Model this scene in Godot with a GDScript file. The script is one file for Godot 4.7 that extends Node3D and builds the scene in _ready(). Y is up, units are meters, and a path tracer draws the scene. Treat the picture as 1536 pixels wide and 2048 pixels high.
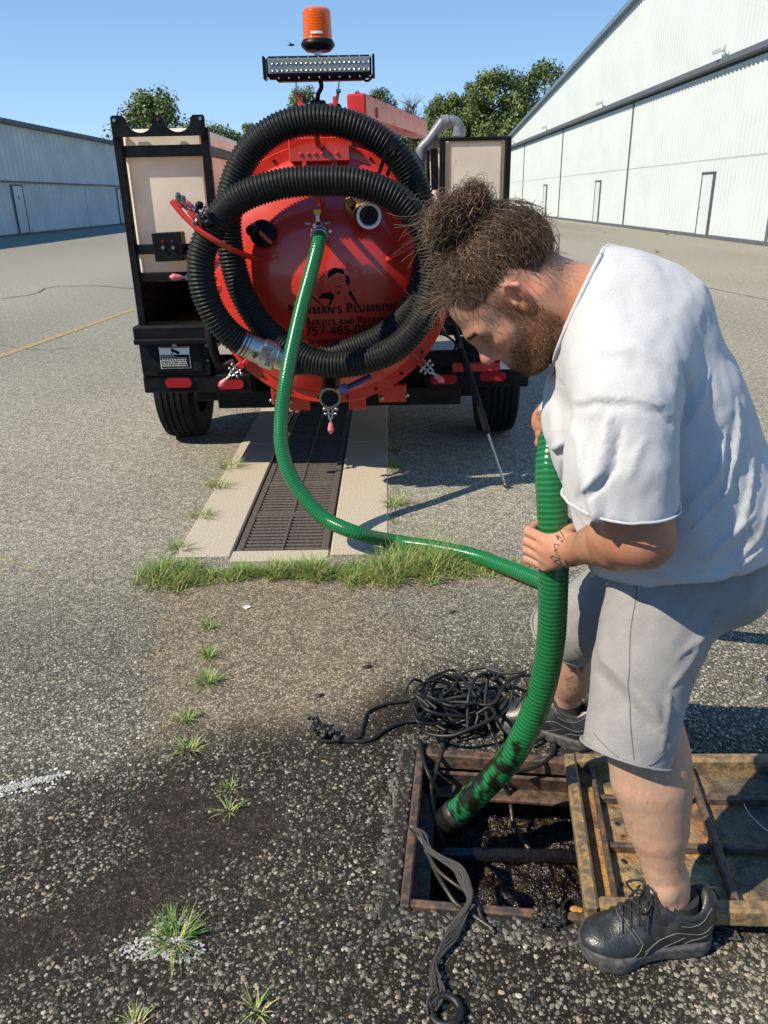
extends Node3D

# ---------------------------------------------------------------- mesh builder
class MB:
	var v := PackedVector3Array()
	var n := PackedVector3Array()
	var c := PackedColorArray()
	var u := PackedVector2Array()
	var i := PackedInt32Array()
	var col := Color.WHITE

	func vert(p: Vector3, nn: Vector3, uv := Vector2.ZERO) -> int:
		v.append(p); n.append(nn); c.append(col); u.append(uv)
		return v.size() - 1

	func tri(a: Vector3, b: Vector3, d: Vector3) -> void:
		var nn := (b - a).cross(d - a).normalized()
		var k := vert(a, nn); vert(b, nn); vert(d, nn)
		i.append_array(PackedInt32Array([k, k + 2, k + 1]))

	func quad(a: Vector3, b: Vector3, d: Vector3, e: Vector3) -> void:
		var nn := (d - a).cross(e - b).normalized()
		var k := vert(a, nn, Vector2(0, 0)); vert(b, nn, Vector2(1, 0)); vert(d, nn, Vector2(1, 1)); vert(e, nn, Vector2(0, 1))
		i.append_array(PackedInt32Array([k, k + 2, k + 1, k, k + 3, k + 2]))

	func quad_out(a: Vector3, b: Vector3, d: Vector3, e: Vector3, ctr: Vector3) -> void:
		if (d - a).cross(e - b).dot((a + b + d + e) * 0.25 - ctr) < 0.0: quad(e, d, b, a)
		else: quad(a, b, d, e)

	func tri_out(a: Vector3, b: Vector3, d: Vector3, ctr: Vector3) -> void:
		if (b - a).cross(d - a).dot((a + b + d) / 3.0 - ctr) < 0.0: tri(d, b, a)
		else: tri(a, b, d)

	func box(ctr: Vector3, size: Vector3, b := Basis(), bev := 0.003) -> void:
		var h := size * 0.5
		bev = minf(bev, minf(h.x, minf(h.y, h.z)) * 0.45)
		var g := func(s: Vector3, axis: int) -> Vector3:
			var q := Vector3(s.x * (h.x - bev), s.y * (h.y - bev), s.z * (h.z - bev))
			q[axis] = s[axis] * h[axis]
			return ctr + b * q
		for a in 3:
			var e := (a + 1) % 3
			var f := (a + 2) % 3
			for s in [-1.0, 1.0]:
				var q := []
				for t in [[-1.0, -1.0], [1.0, -1.0], [1.0, 1.0], [-1.0, 1.0]]:
					var w := Vector3.ZERO
					w[a] = s; w[e] = t[0]; w[f] = t[1]
					q.append(g.call(w, a))
				quad_out(q[0], q[1], q[2], q[3], ctr)
		if bev <= 0.0: return
		for a in 3:
			var e := (a + 1) % 3
			var f := (a + 2) % 3
			for s in [-1.0, 1.0]:
				for t in [-1.0, 1.0]:
					var w0 := Vector3.ZERO
					w0[e] = s; w0[f] = t
					var w1 := w0
					w0[a] = -1.0; w1[a] = 1.0
					quad_out(g.call(w0, e), g.call(w1, e), g.call(w1, f), g.call(w0, f), ctr)
		for x in [-1.0, 1.0]:
			for y in [-1.0, 1.0]:
				for z in [-1.0, 1.0]:
					var w := Vector3(x, y, z)
					tri_out(g.call(w, 0), g.call(w, 1), g.call(w, 2), ctr)

	func bar(a: Vector3, b: Vector3, w: float, h: float, up := Vector3.UP, bev := 0.003) -> void:
		var d := (b - a).normalized()
		if absf(d.dot(up)) > 0.98: up = Vector3.BACK
		var s := d.cross(up).normalized()
		var t := s.cross(d).normalized()
		box((a + b) * 0.5, Vector3(w, h, a.distance_to(b)), Basis(s, t, -d), bev)

	func tube(p: PackedVector3Array, r: PackedFloat32Array, sides := 12, cols := PackedColorArray(), caps := true, flat := 1.0, up0 := Vector3.ZERO) -> void:
		var m := p.size()
		if m < 2: return
		var t0 := (p[1] - p[0]).normalized()
		var nn := up0 if up0 != Vector3.ZERO else (Vector3.UP if absf(t0.y) < 0.9 else Vector3.RIGHT)
		nn = (nn - t0 * nn.dot(t0)).normalized()
		var base := v.size()
		var rl := r.size()
		var cs := PackedFloat32Array(); var sn := PackedFloat32Array()
		for k in sides:
			cs.append(cos(TAU * k / sides)); sn.append(sin(TAU * k / sides))
		var keep := col
		var run := 0.0
		for j in m:
			var a := p[maxi(j - 1, 0)]
			var b := p[mini(j + 1, m - 1)]
			var t := (b - a).normalized()
			nn = (nn - t * nn.dot(t)).normalized()
			var bi := t.cross(nn)
			var rad := r[mini(j, rl - 1)]
			var slope := 0.0
			if rl > 1:
				slope = (r[mini(j + 1, rl - 1)] - r[mini(maxi(j - 1, 0), rl - 1)]) / maxf(a.distance_to(b), 1e-5)
			if cols.size() > 0: col = cols[mini(j, cols.size() - 1)]
			if j > 0: run += p[j].distance_to(p[j - 1])
			for k in sides:
				var dir := nn * cs[k] + bi * (sn[k] * flat)
				var nrm := nn * (cs[k] * flat) + bi * sn[k]
				v.append(p[j] + dir * rad); n.append((nrm.normalized() - t * slope).normalized()); c.append(col); u.append(Vector2(float(k) / sides, run))
		for j in m - 1:
			for k in sides:
				var k2 := (k + 1) % sides
				var a := base + j * sides + k
				var b := base + j * sides + k2
				var d := a + sides
				var e := b + sides
				i.append(a); i.append(d); i.append(b); i.append(b); i.append(d); i.append(e)
		if caps:
			for w in [0, m - 1]:
				var t := (p[mini(w + 1, m - 1)] - p[maxi(w - 1, 0)]).normalized()
				if w == 0: t = -t
				if cols.size() > 0: col = cols[mini(w, cols.size() - 1)]
				var ctr := vert(p[w], t)
				for k in sides:
					vert(v[base + w * sides + k], t)
				for k in sides:
					var a := ctr + 1 + k
					var b := ctr + 1 + (k + 1) % sides
					if w == 0:
						i.append(ctr); i.append(a); i.append(b)
					else:
						i.append(ctr); i.append(b); i.append(a)
		col = keep

	func rod(a: Vector3, b: Vector3, r: float, sides := 12, r2 := -1.0) -> void:
		tube(PackedVector3Array([a, b]), PackedFloat32Array([r, r if r2 < 0 else r2]), sides)

	func lathe(pr: PackedVector2Array, xf: Transform3D, segs := 32, a0 := 0.0, a1 := TAU) -> void:
		# profile of (radius, height) along the local y axis; sharp corners stay sharp
		var m := pr.size()
		for j in m - 1:
			var d := pr[j + 1] - pr[j]
			if d.length() < 1e-6: continue
			var nj := Vector2(d.y, -d.x).normalized()
			var na := nj
			var nb := nj
			if j > 0:
				var e := pr[j] - pr[j - 1]
				var ne := Vector2(e.y, -e.x).normalized()
				if ne.dot(nj) > 0.75: na = (ne + nj).normalized()
			if j < m - 2:
				var e := pr[j + 2] - pr[j + 1]
				var ne := Vector2(e.y, -e.x).normalized()
				if ne.dot(nj) > 0.75: nb = (ne + nj).normalized()
			var base := v.size()
			for k in segs + 1:
				var a := a0 + (a1 - a0) * k / segs
				var dx := cos(a); var dz := sin(a)
				vert(xf * Vector3(pr[j].x * dx, pr[j].y, pr[j].x * dz), (xf.basis * Vector3(na.x * dx, na.y, na.x * dz)).normalized(), Vector2(float(k) / segs, 0))
				vert(xf * Vector3(pr[j + 1].x * dx, pr[j + 1].y, pr[j + 1].x * dz), (xf.basis * Vector3(nb.x * dx, nb.y, nb.x * dz)).normalized(), Vector2(float(k) / segs, 1))
			for k in segs:
				var q := base + k * 2
				i.append_array(PackedInt32Array([q, q + 2, q + 1, q + 1, q + 2, q + 3]))

	func prism(poly: PackedVector2Array, depth: float, xf: Transform3D) -> void:
		# polygon in local xy, thickness from z = 0 to z = depth
		if Geometry2D.is_polygon_clockwise(poly): poly.reverse()
		var tr := Geometry2D.triangulate_polygon(poly)
		var nf := (xf.basis * Vector3(0, 0, 1)).normalized() * signf(depth)
		for side in 2:
			var base := v.size()
			for q in poly:
				vert(xf * Vector3(q.x, q.y, depth * side), nf if side == 1 else -nf, q)
			for k in range(0, tr.size(), 3):
				var A := poly[tr[k]]; var B := poly[tr[k + 1]]; var C := poly[tr[k + 2]]
				var ccw := (B - A).cross(C - A) > 0.0
				if ccw == ((side == 1) == (depth > 0.0)):
					i.append_array(PackedInt32Array([base + tr[k], base + tr[k + 2], base + tr[k + 1]]))
				else:
					i.append_array(PackedInt32Array([base + tr[k], base + tr[k + 1], base + tr[k + 2]]))
		for k in poly.size():
			var p := poly[k]
			var q := poly[(k + 1) % poly.size()]
			if depth > 0.0: quad(xf * Vector3(p.x, p.y, 0), xf * Vector3(q.x, q.y, 0), xf * Vector3(q.x, q.y, depth), xf * Vector3(p.x, p.y, depth))
			else: quad(xf * Vector3(p.x, p.y, depth), xf * Vector3(q.x, q.y, depth), xf * Vector3(q.x, q.y, 0), xf * Vector3(p.x, p.y, 0))

	func ball(ctr: Vector3, r: Vector3, b := Basis(), rows := 8, segs := 14) -> void:
		var base := v.size()
		for j in rows + 1:
			var th := PI * j / rows
			for k in segs + 1:
				var ph := TAU * k / segs
				var d := Vector3(sin(th) * cos(ph), cos(th), sin(th) * sin(ph))
				vert(ctr + b * (d * r), (b * (d / r)).normalized(), Vector2(float(k) / segs, float(j) / rows))
		for j in rows:
			for k in segs:
				var a := base + j * (segs + 1) + k
				var d := a + segs + 1
				i.append_array(PackedInt32Array([a, d, a + 1, d, d + 1, a + 1]))

	func bolt(at: Vector3, dir: Vector3, r: float, h: float) -> void:
		var up := dir.normalized()
		var s := up.cross(Vector3(0.3, 0.9, 0.2)).normalized()
		lathe(PackedVector2Array([Vector2(r, 0), Vector2(r, h * 0.8), Vector2(r * 0.8, h), Vector2(0, h)]), Transform3D(Basis(s, up, s.cross(up)), at), 6)

	func arrays() -> Array:
		var a := []
		a.resize(Mesh.ARRAY_MAX)
		a[Mesh.ARRAY_VERTEX] = v; a[Mesh.ARRAY_NORMAL] = n; a[Mesh.ARRAY_COLOR] = c; a[Mesh.ARRAY_TEX_UV] = u; a[Mesh.ARRAY_INDEX] = i
		return a

	func mesh() -> ArrayMesh:
		var am := ArrayMesh.new()
		am.add_surface_from_arrays(Mesh.PRIMITIVE_TRIANGLES, arrays())
		return am

# ---------------------------------------------------------------- naming, tagging
var used := {}
func numbered(called: String) -> String:
	if not used.has(called):
		used[called] = 0
		return called
	used[called] += 1
	return "%s_%03d" % [called, used[called]]

func part(called: String, mb, m: Material, parent: Node = self) -> MeshInstance3D:
	var o := MeshInstance3D.new()
	o.mesh = mb.mesh() if mb is MB else mb
	o.material_override = m
	if parent == self:
		o.name = numbered(called)
	else:
		var nm := called
		var k := 0
		while parent.has_node(NodePath(nm)):
			k += 1
			nm = "%s_%03d" % [called, k]
		o.name = nm
	parent.add_child(o, true)
	return o

func again(src: MeshInstance3D, called: String, xf: Transform3D, parent: Node) -> MeshInstance3D:
	var o := part(called, src.mesh, src.material_override, parent)
	o.transform = xf
	return o

func tag(o: Node, label: String, category := "", group := "") -> Node:
	o.set_meta("label", label)
	if category: o.set_meta("category", category)
	if group: o.set_meta("group", group)
	return o

func thing(called: String, at: Vector3, label: String, category: String, group := "") -> Node3D:
	var o := Node3D.new()
	o.name = numbered(called)
	add_child(o)
	o.position = at
	tag(o, label, category, group)
	return o

func structure(o: Node) -> Node:
	o.set_meta("kind", "structure")
	return o

func stuff(o: Node) -> Node:
	o.set_meta("kind", "stuff")
	return o

# ---------------------------------------------------------------- curves
func spline(pts: Array, step: float) -> PackedVector3Array:
	var raw := PackedVector3Array()
	var m := pts.size()
	for j in m - 1:
		var p0: Vector3 = pts[maxi(j - 1, 0)]
		var p1: Vector3 = pts[j]
		var p2: Vector3 = pts[j + 1]
		var p3: Vector3 = pts[mini(j + 2, m - 1)]
		if j == 0: p0 = p1 * 2.0 - p2
		if j == m - 2: p3 = p2 * 2.0 - p1
		for k in 24:
			raw.append(p1.cubic_interpolate_in_time(p2, p0, p3, k / 24.0, p1.distance_to(p2), -p0.distance_to(p1), p1.distance_to(p2) + p2.distance_to(p3)))
	raw.append(pts[m - 1])
	var out := PackedVector3Array([raw[0]])
	var need := step
	for j in range(1, raw.size()):
		var a := raw[j - 1]
		var b := raw[j]
		var d := a.distance_to(b)
		var t := 0.0
		while d - t >= need:
			t += need
			out.append(a.lerp(b, t / d))
			need = step
		need -= d - t
	out.append(raw[raw.size() - 1])
	return out

func along(p: PackedVector3Array) -> PackedFloat32Array:
	var out := PackedFloat32Array([0.0])
	for j in range(1, p.size()): out.append(out[j - 1] + p[j].distance_to(p[j - 1]))
	return out

func ss(a: float, b: float, x: float) -> float:
	return smoothstep(a, b, x)

func facing(dir: Vector3, up := Vector3.UP) -> Basis:
	# local z looks along dir
	var z := dir.normalized()
	if absf(z.dot(up)) > 0.99: up = Vector3.FORWARD
	var x := up.cross(z).normalized()
	return Basis(x, z.cross(x), z)

func axis_y(dir: Vector3) -> Basis:
	# local y looks along dir
	var y := dir.normalized()
	var h := Vector3.RIGHT if absf(y.x) < 0.9 else Vector3.BACK
	var z := h.cross(y).normalized()
	return Basis(y.cross(z), y, z)

# ---------------------------------------------------------------- materials
var M := {}
var noise_cache := {}

func fnl(sd: int, freq: float, type := FastNoiseLite.TYPE_SIMPLEX_SMOOTH, oct := 4) -> FastNoiseLite:
	var f := FastNoiseLite.new()
	f.seed = sd; f.frequency = freq; f.noise_type = type
	f.fractal_octaves = oct
	if oct <= 1: f.fractal_type = FastNoiseLite.FRACTAL_NONE
	return f

func grain(sd: int, freq: float, lo: float, hi: float, size := 256, type := FastNoiseLite.TYPE_SIMPLEX_SMOOTH, oct := 4) -> ImageTexture:
	# a grey tile that multiplies a base colour, lo..hi
	var key := "%d %f %f %f %d %d %d" % [sd, freq, lo, hi, size, type, oct]
	if noise_cache.has(key): return noise_cache[key]
	var im := fnl(sd, freq, type, oct).get_seamless_image(size, size)
	im.convert(Image.FORMAT_L8)
	var b := im.get_data()
	for k in b.size(): b[k] = int(clampf((lo + (hi - lo) * b[k] / 255.0), 0.0, 1.0) * 255.0)
	var t := ImageTexture.create_from_image(Image.create_from_data(size, size, false, Image.FORMAT_L8, b))
	noise_cache[key] = t
	return t

func mat(lin: Color, rough := 0.6, metal := 0.0) -> StandardMaterial3D:
	var m := StandardMaterial3D.new()
	m.albedo_color = lin.linear_to_srgb()
	m.roughness = rough
	m.metallic = metal
	m.vertex_color_use_as_albedo = true
	m.texture_filter = BaseMaterial3D.TEXTURE_FILTER_LINEAR_WITH_MIPMAPS_ANISOTROPIC
	return m

func worn(m: StandardMaterial3D, scale: float, lo := 0.75, sd := 3, freq := 0.02, bump := 0.0, rough_tex := true) -> StandardMaterial3D:
	# triplanar grain in colour, gloss and relief; scale = repeats per metre
	m.uv1_triplanar = true
	m.uv1_scale = Vector3(scale, scale, scale)
	m.albedo_texture = grain(sd, freq, lo, 1.0)
	if rough_tex:
		m.roughness_texture = grain(sd + 50, freq * 1.7, 0.6, 1.0)
		m.roughness = minf(1.0, m.roughness * 1.25)
	if bump > 0.0:
		m.heightmap_enabled = true
		m.heightmap_texture = grain(sd + 90, freq * 2.0, 0.0, 1.0)
		m.heightmap_scale = bump
	return m

var env: Environment
var rng := RandomNumberGenerator.new()

func _ready() -> void:
	rng.seed = 4711
	# camera
	var cam := Camera3D.new()
	cam.name = "camera"
	cam.position = Vector3(0, 1.55, 0)
	cam.basis = Basis(Vector3.UP, deg_to_rad(0.6)) * Basis(Vector3.RIGHT, deg_to_rad(-22.38)) * Basis(Vector3.BACK, deg_to_rad(-1.2))
	cam.fov = rad_to_deg(2.0 * atan(1024.0 / 1530.0))
	cam.near = 0.05
	cam.far = 1500.0
	add_child(cam)
	cam.current = true
	# sky
	var sky := ProceduralSkyMaterial.new()
	sky.sky_top_color = Color(0.20, 0.43, 0.67)
	sky.sky_horizon_color = Color(0.66, 0.79, 0.88)
	sky.sky_curve = 0.13
	sky.ground_bottom_color = Color(0.36, 0.35, 0.33)
	sky.ground_horizon_color = Color(0.55, 0.6, 0.64)
	sky.sun_angle_max = 1.0
	var s := Sky.new()
	s.sky_material = sky
	env = Environment.new()
	env.background_mode = Environment.BG_SKY
	env.sky = s
	env.background_energy_multiplier = 0.98
	env.tonemap_mode = Environment.TONE_MAPPER_LINEAR
	env.tonemap_exposure = 1.66
	env.sdfgi_enabled = true
	env.ssao_enabled = true
	env.ssil_enabled = true
	var we := WorldEnvironment.new()
	we.name = "environment"
	we.environment = env
	add_child(we)
	# sun: high on the left, a little behind the photographer
	var sun := DirectionalLight3D.new()
	sun.name = "sun"
	sun.light_color = Color(1.0, 0.948, 0.855)
	sun.light_energy = 1.3
	sun.light_angular_distance = 0.5
	sun.shadow_enabled = true
	sun.basis = facing(-Vector3(0.9, -1.0, -0.42))
	add_child(sun)
	make_materials()
	make_ground()
	make_background()
	make_pit()
	make_truck()
	make_hoses()
	make_person()

# ---------------------------------------------------------------- ground
var gn1: FastNoiseLite
var gn2: FastNoiseLite
var gn3: FastNoiseLite
const PIT_AT := Vector3(0.004, 0.0, -1.313)
const PIT_TURN := -0.11
const PIT_W := 0.62
const PIT_D := 0.56

func seg_dist(x: float, z: float, ax: float, az: float, bx: float, bz: float) -> float:
	var dx := bx - ax
	var dz := bz - az
	var t := clampf(((x - ax) * dx + (z - az) * dz) / (dx * dx + dz * dz), 0.0, 1.0)
	return Vector2(x - ax - dx * t, z - az - dz * t).length()

func wet_at(x: float, z: float) -> float:
	var w := ss(-2.15, -1.72, z + gn1.get_noise_2d(x, z) * 0.35 + ss(0.0, -1.2, x) * -0.1)
	w = maxf(w, ss(0.32, 0.1, seg_dist(x, z, 0.1, -1.95, 0.65, -1.9) + gn2.get_noise_2d(x, z) * 0.08))
	w *= 1.0 - 0.75 * ss(1.0, 1.9, x + gn1.get_noise_2d(x, z) * 0.5) - 0.6 * ss(-1.5, -2.6, x)
	return w * lerpf(1.0, 0.45, ss(0.3, 0.8, x) * ss(-1.35, -1.1, z))

func dirt_at(x: float, z: float) -> float:
	var nz := gn1.get_noise_2d(x * 1.3 + 7.0, z * 1.3) * 0.22 + gn2.get_noise_2d(x, z) * 0.07
	var d := ss(-0.98, -0.8, x + nz) * ss(0.22, -0.12, x + nz + (z + 2.4) * -0.25) * ss(-1.75, -2.15, z + nz) * ss(-3.15, -3.0, z)
	d = maxf(d, 0.75 * ss(0.16, 0.05, seg_dist(x, z, -0.1, -2.95, 0.5, -3.02) + nz * 0.5))
	return d

func smear_at(x: float, z: float) -> float:
	var nz := gn2.get_noise_2d(x * 1.5, z * 1.5) * 0.05
	var d := seg_dist(x, z, -0.38, -1.56, -0.93, -1.18) + nz
	var e := seg_dist(x, z, -0.48, -1.5, -0.62, -1.66) + nz
	return maxf(ss(0.12, 0.05, d), ss(0.13, 0.06, e))

func paint_at(x: float, z: float) -> float:
	# worn white line end on the left and the splash under the big tuft
	var g := gn3.get_noise_2d(x * 3.0, z * 3.0)
	var a := ss(0.042, 0.012, seg_dist(x, z, -1.4, -1.62, -1.0, -1.765) + g * 0.05)
	var b := 0.0
	return clampf(maxf(a, b), 0.0, 1.0)

func ground_col(x: float, z: float) -> Color:
	var big := gn1.get_noise_2d(x * 0.5, z * 0.5)
	var c := Color(0.47, 0.445, 0.395)
	c = c.lerp(Color(0.58, 0.55, 0.485), clampf(0.4 + big * 0.8, 0.0, 1.0) * 0.7)
	# long tyre-worn streaks and darker patches that run along the apron
	c = c * (1.0 + gn1.get_noise_2d(x * 0.22 + 3.0, z * 0.035) * 0.3 + gn2.get_noise_2d(x * 0.5, z * 0.12) * 0.07)
	var far := ss(-3.6, -2.2, z)
	c = c.lerp(Color(0.20, 0.19, 0.17), far)
	c = c.lerp(Color(0.37, 0.305, 0.235), dirt_at(x, z) * 0.9)
	c = c.lerp(Color(0.040, 0.034, 0.029), wet_at(x, z) * 0.93)
	c = c.lerp(Color(0.062, 0.050, 0.042), smear_at(x, z))
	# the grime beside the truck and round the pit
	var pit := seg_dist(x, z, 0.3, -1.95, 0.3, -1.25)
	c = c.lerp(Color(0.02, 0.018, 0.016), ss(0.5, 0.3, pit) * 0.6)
	return c

func in_pit(x: float, z: float, grow := 0.0) -> bool:
	var d := Vector2(x - PIT_AT.x, z - PIT_AT.z)
	var cs := cos(PIT_TURN)
	var sn := sin(PIT_TURN)
	var lx := d.x * cs - d.y * sn
	var lz := -(d.x * sn + d.y * cs)
	return lx > -grow and lx < PIT_W + grow and lz > -grow and lz < PIT_D + grow

func asphalt_tile() -> ImageTexture:
	var n1 := fnl(5, 0.115, FastNoiseLite.TYPE_CELLULAR, 1)
	n1.cellular_return_type = FastNoiseLite.RETURN_CELL_VALUE
	n1.cellular_jitter = 1.0
	var im := n1.get_seamless_image(768, 768)
	im.convert(Image.FORMAT_L8)
	var n2 := fnl(5, 0.115, FastNoiseLite.TYPE_CELLULAR, 1)
	n2.cellular_return_type = FastNoiseLite.RETURN_DISTANCE2_SUB
	n2.cellular_jitter = 1.0
	var im2 := n2.get_seamless_image(768, 768)
	im2.convert(Image.FORMAT_L8)
	var im3 := fnl(8, 0.012).get_seamless_image(768, 768)
	im3.convert(Image.FORMAT_L8)
	var a := im.get_data()
	var b := im2.get_data()
	var d := im3.get_data()
	for k in a.size():
		var stone := 0.5 + 0.5 * a[k] / 255.0
		var edge := clampf((b[k] - 16) / 52.0, 0.0, 1.0)
		a[k] = int(255.0 * clampf(lerpf(0.46, stone, edge) * (0.82 + 0.22 * d[k] / 255.0), 0.0, 1.0))
	return ImageTexture.create_from_image(Image.create_from_data(768, 768, false, Image.FORMAT_L8, a))

func make_ground() -> void:
	gn1 = fnl(21, 0.9, FastNoiseLite.TYPE_SIMPLEX_SMOOTH, 4)
	gn2 = fnl(22, 3.2, FastNoiseLite.TYPE_SIMPLEX_SMOOTH, 3)
	gn3 = fnl(23, 9.0, FastNoiseLite.TYPE_SIMPLEX_SMOOTH, 3)
	var tile := asphalt_tile()
	var asphalt := mat(Color(1, 1, 1), 0.9)
	asphalt.albedo_color = Color(1, 1, 1)
	asphalt.uv1_triplanar = true
	asphalt.uv1_world_triplanar = true
	asphalt.uv1_scale = Vector3.ONE * 1.45
	asphalt.albedo_texture = tile
	asphalt.heightmap_enabled = true
	asphalt.heightmap_texture = tile
	asphalt.heightmap_scale = 0.22
	asphalt.roughness = 0.9
	asphalt.metallic_specular = 0.35
	# one sheet: fine cells close by, coarse far off, with openings for pit and drain
	var g := MB.new()
	var xs := PackedFloat32Array()
	var zs := PackedFloat32Array()
	for k in [-420.0, -200.0, -100.0, -60.0, -40.0, -28.0, -20.0, -14.0, -10.0, -7.0, -5.0, -4.2, -3.6, -3.1]: xs.append(k)
	var q := -2.7
	while q < 2.4:
		xs.append(q); q += 0.03
	for k in [2.6, 3.0, 3.6, 4.4, 5.5, 7.0, 9.0, 11.2, 14.0, 20.0, 40.0, 100.0, 200.0, 420.0]: xs.append(k)
	for k in [60.0, 20.0, 8.0, 3.0, 1.0, 0.2, -0.3]: zs.append(k)
	q = -0.6
	while q > -6.3:
		zs.append(q); q -= 0.03
	for k in [-6.6, -7.0, -7.6, -8.4, -9.5, -11.0, -13.0, -16.0, -20.0, -25.0, -32.0, -42.0, -55.0, -75.0, -100.0, -140.0, -200.0, -420.0]: zs.append(k)
	var nx := xs.size()
	for z in zs:
		for x in xs:
			var cc := ground_col(x, z) * Color(1.55, 1.55, 1.55)
			g.col = cc * Color(1.02, 1.01, 0.91)
			g.vert(Vector3(x, 0.0, z), Vector3.UP)
	for b in zs.size() - 1:
		for a in nx - 1:
			var mx := (xs[a] + xs[a + 1]) * 0.5
			var mz := (zs[b] + zs[b + 1]) * 0.5
			if in_pit(mx, mz, 0.006): continue
			if mx > -1.02 and mx < -0.02 and mz < -3.23 and mz > -14.0: continue
			var k := b * nx + a
			g.i.append_array(PackedInt32Array([k, k + nx, k + 1, k + 1, k + nx, k + nx + 1]))
	structure(part("ground", g, asphalt))
	tag(get_node("ground"), "worn grey asphalt apron, wet and dark near the open pit", "asphalt")
	# exposed stones of the surface, one copy each
	var stone := MB.new()
	var ico := pebble_mesh(3)
	var mm := MultiMesh.new()
	mm.transform_format = MultiMesh.TRANSFORM_3D
	mm.use_colors = true
	mm.mesh = ico
	var tf: Array[Transform3D] = []
	var cl := PackedColorArray()
	var r := RandomNumberGenerator.new()
	r.seed = 99
	for k in 190000:
		var z := -0.55 - pow(r.randf(), 1.1) * 3.5
		var half := 1.15 + (-z) * 0.66
		var x := r.randf_range(-half, half)
		if r.randf() < ss(0.62, 1.0, absf(x) / half): continue
		var roll := r.randf()
		var tone := r.randf()
		if in_pit(x, z, 0.025): continue
		if x > -1.04 and x < 0.0 and z < -3.22: continue
		if roll < ss(-2.6, -4.0, z) * 0.7: continue
		var dirt := dirt_at(x, z)
		if r.randf() < dirt * 0.92: continue
		var smear := smear_at(x, z)
		if r.randf() < smear * 0.93: continue
		var wet := wet_at(x, z)
		var rad := lerpf(0.0024, 0.0074, pow(r.randf(), 1.9)) * lerpf(1.0, 0.62, ss(-1.5, -3.0, z))
		var y := -rad * r.randf_range(0.12, 0.4)
		var b := Basis.from_euler(Vector3(r.randf_range(-0.25, 0.25), r.randf_range(0, TAU), r.randf_range(-0.25, 0.25)))
		b = b.scaled_local(Vector3(rad * r.randf_range(0.85, 1.5), rad * r.randf_range(0.35, 0.6), rad))
		tf.append(Transform3D(b, Vector3(x, y, z)))
		var c := Color(0.27, 0.255, 0.225).lerp(Color(0.50, 0.47, 0.41), tone * tone)
		if tone < 0.25: c = Color(0.15, 0.145, 0.135)
		if tone > 0.94: c = Color(0.45, 0.34, 0.24)
		if tone > 0.975: c = Color(0.62, 0.59, 0.53)
		c = c.lerp(Color(0.36, 0.295, 0.225), dirt * 0.9)
		var film := wet * pow(r.randf(), 0.33)
		c = c.lerp(c * Color(0.15, 0.135, 0.115), film * (1.0 if tone < 0.9 else 0.6))
		var pt := paint_at(x, z)
		if pt > 0.2 + r.randf() * 0.5: c = Color(0.78, 0.78, 0.75)
		cl.append(c * Color(1.0, 0.99, 0.88))
	mm.instance_count = tf.size()
	for k in tf.size():
		mm.set_instance_transform(k, tf[k])
		mm.set_instance_color(k, cl[k])
	var mi := MultiMeshInstance3D.new()
	mi.multimesh = mm
	var pm := mat(Color(1, 1, 1), 0.62)
	pm.albedo_color = Color(1, 1, 1)
	mi.material_override = pm
	mi.name = "aggregate_stones"
	add_child(mi)
	stuff(mi)
	tag(mi, "exposed aggregate stones bedded in the asphalt in the foreground", "stones")
	make_drain()
	make_markings()
	make_grass()
	make_litter()

func pebble_mesh(sd: int) -> ArrayMesh:
	var r := RandomNumberGenerator.new()
	r.seed = sd
	var t := (1.0 + sqrt(5.0)) / 2.0
	var p := [Vector3(-1, t, 0), Vector3(1, t, 0), Vector3(-1, -t, 0), Vector3(1, -t, 0), Vector3(0, -1, t), Vector3(0, 1, t), Vector3(0, -1, -t), Vector3(0, 1, -t), Vector3(t, 0, -1), Vector3(t, 0, 1), Vector3(-t, 0, -1), Vector3(-t, 0, 1)]
	for k in 12: p[k] = p[k].normalized() * r.randf_range(0.72, 1.2)
	var f := [0, 11, 5, 0, 5, 1, 0, 1, 7, 0, 7, 10, 0, 10, 11, 1, 5, 9, 5, 11, 4, 11, 10, 2, 10, 7, 6, 7, 1, 8, 3, 9, 4, 3, 4, 2, 3, 2, 6, 3, 6, 8, 3, 8, 9, 4, 9, 5, 2, 4, 11, 6, 2, 10, 8, 6, 7, 9, 8, 1]
	var m := MB.new()
	for k in range(0, 60, 3): m.tri_out(p[f[k]], p[f[k + 1]], p[f[k + 2]], Vector3.ZERO)
	return m.mesh()

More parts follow.
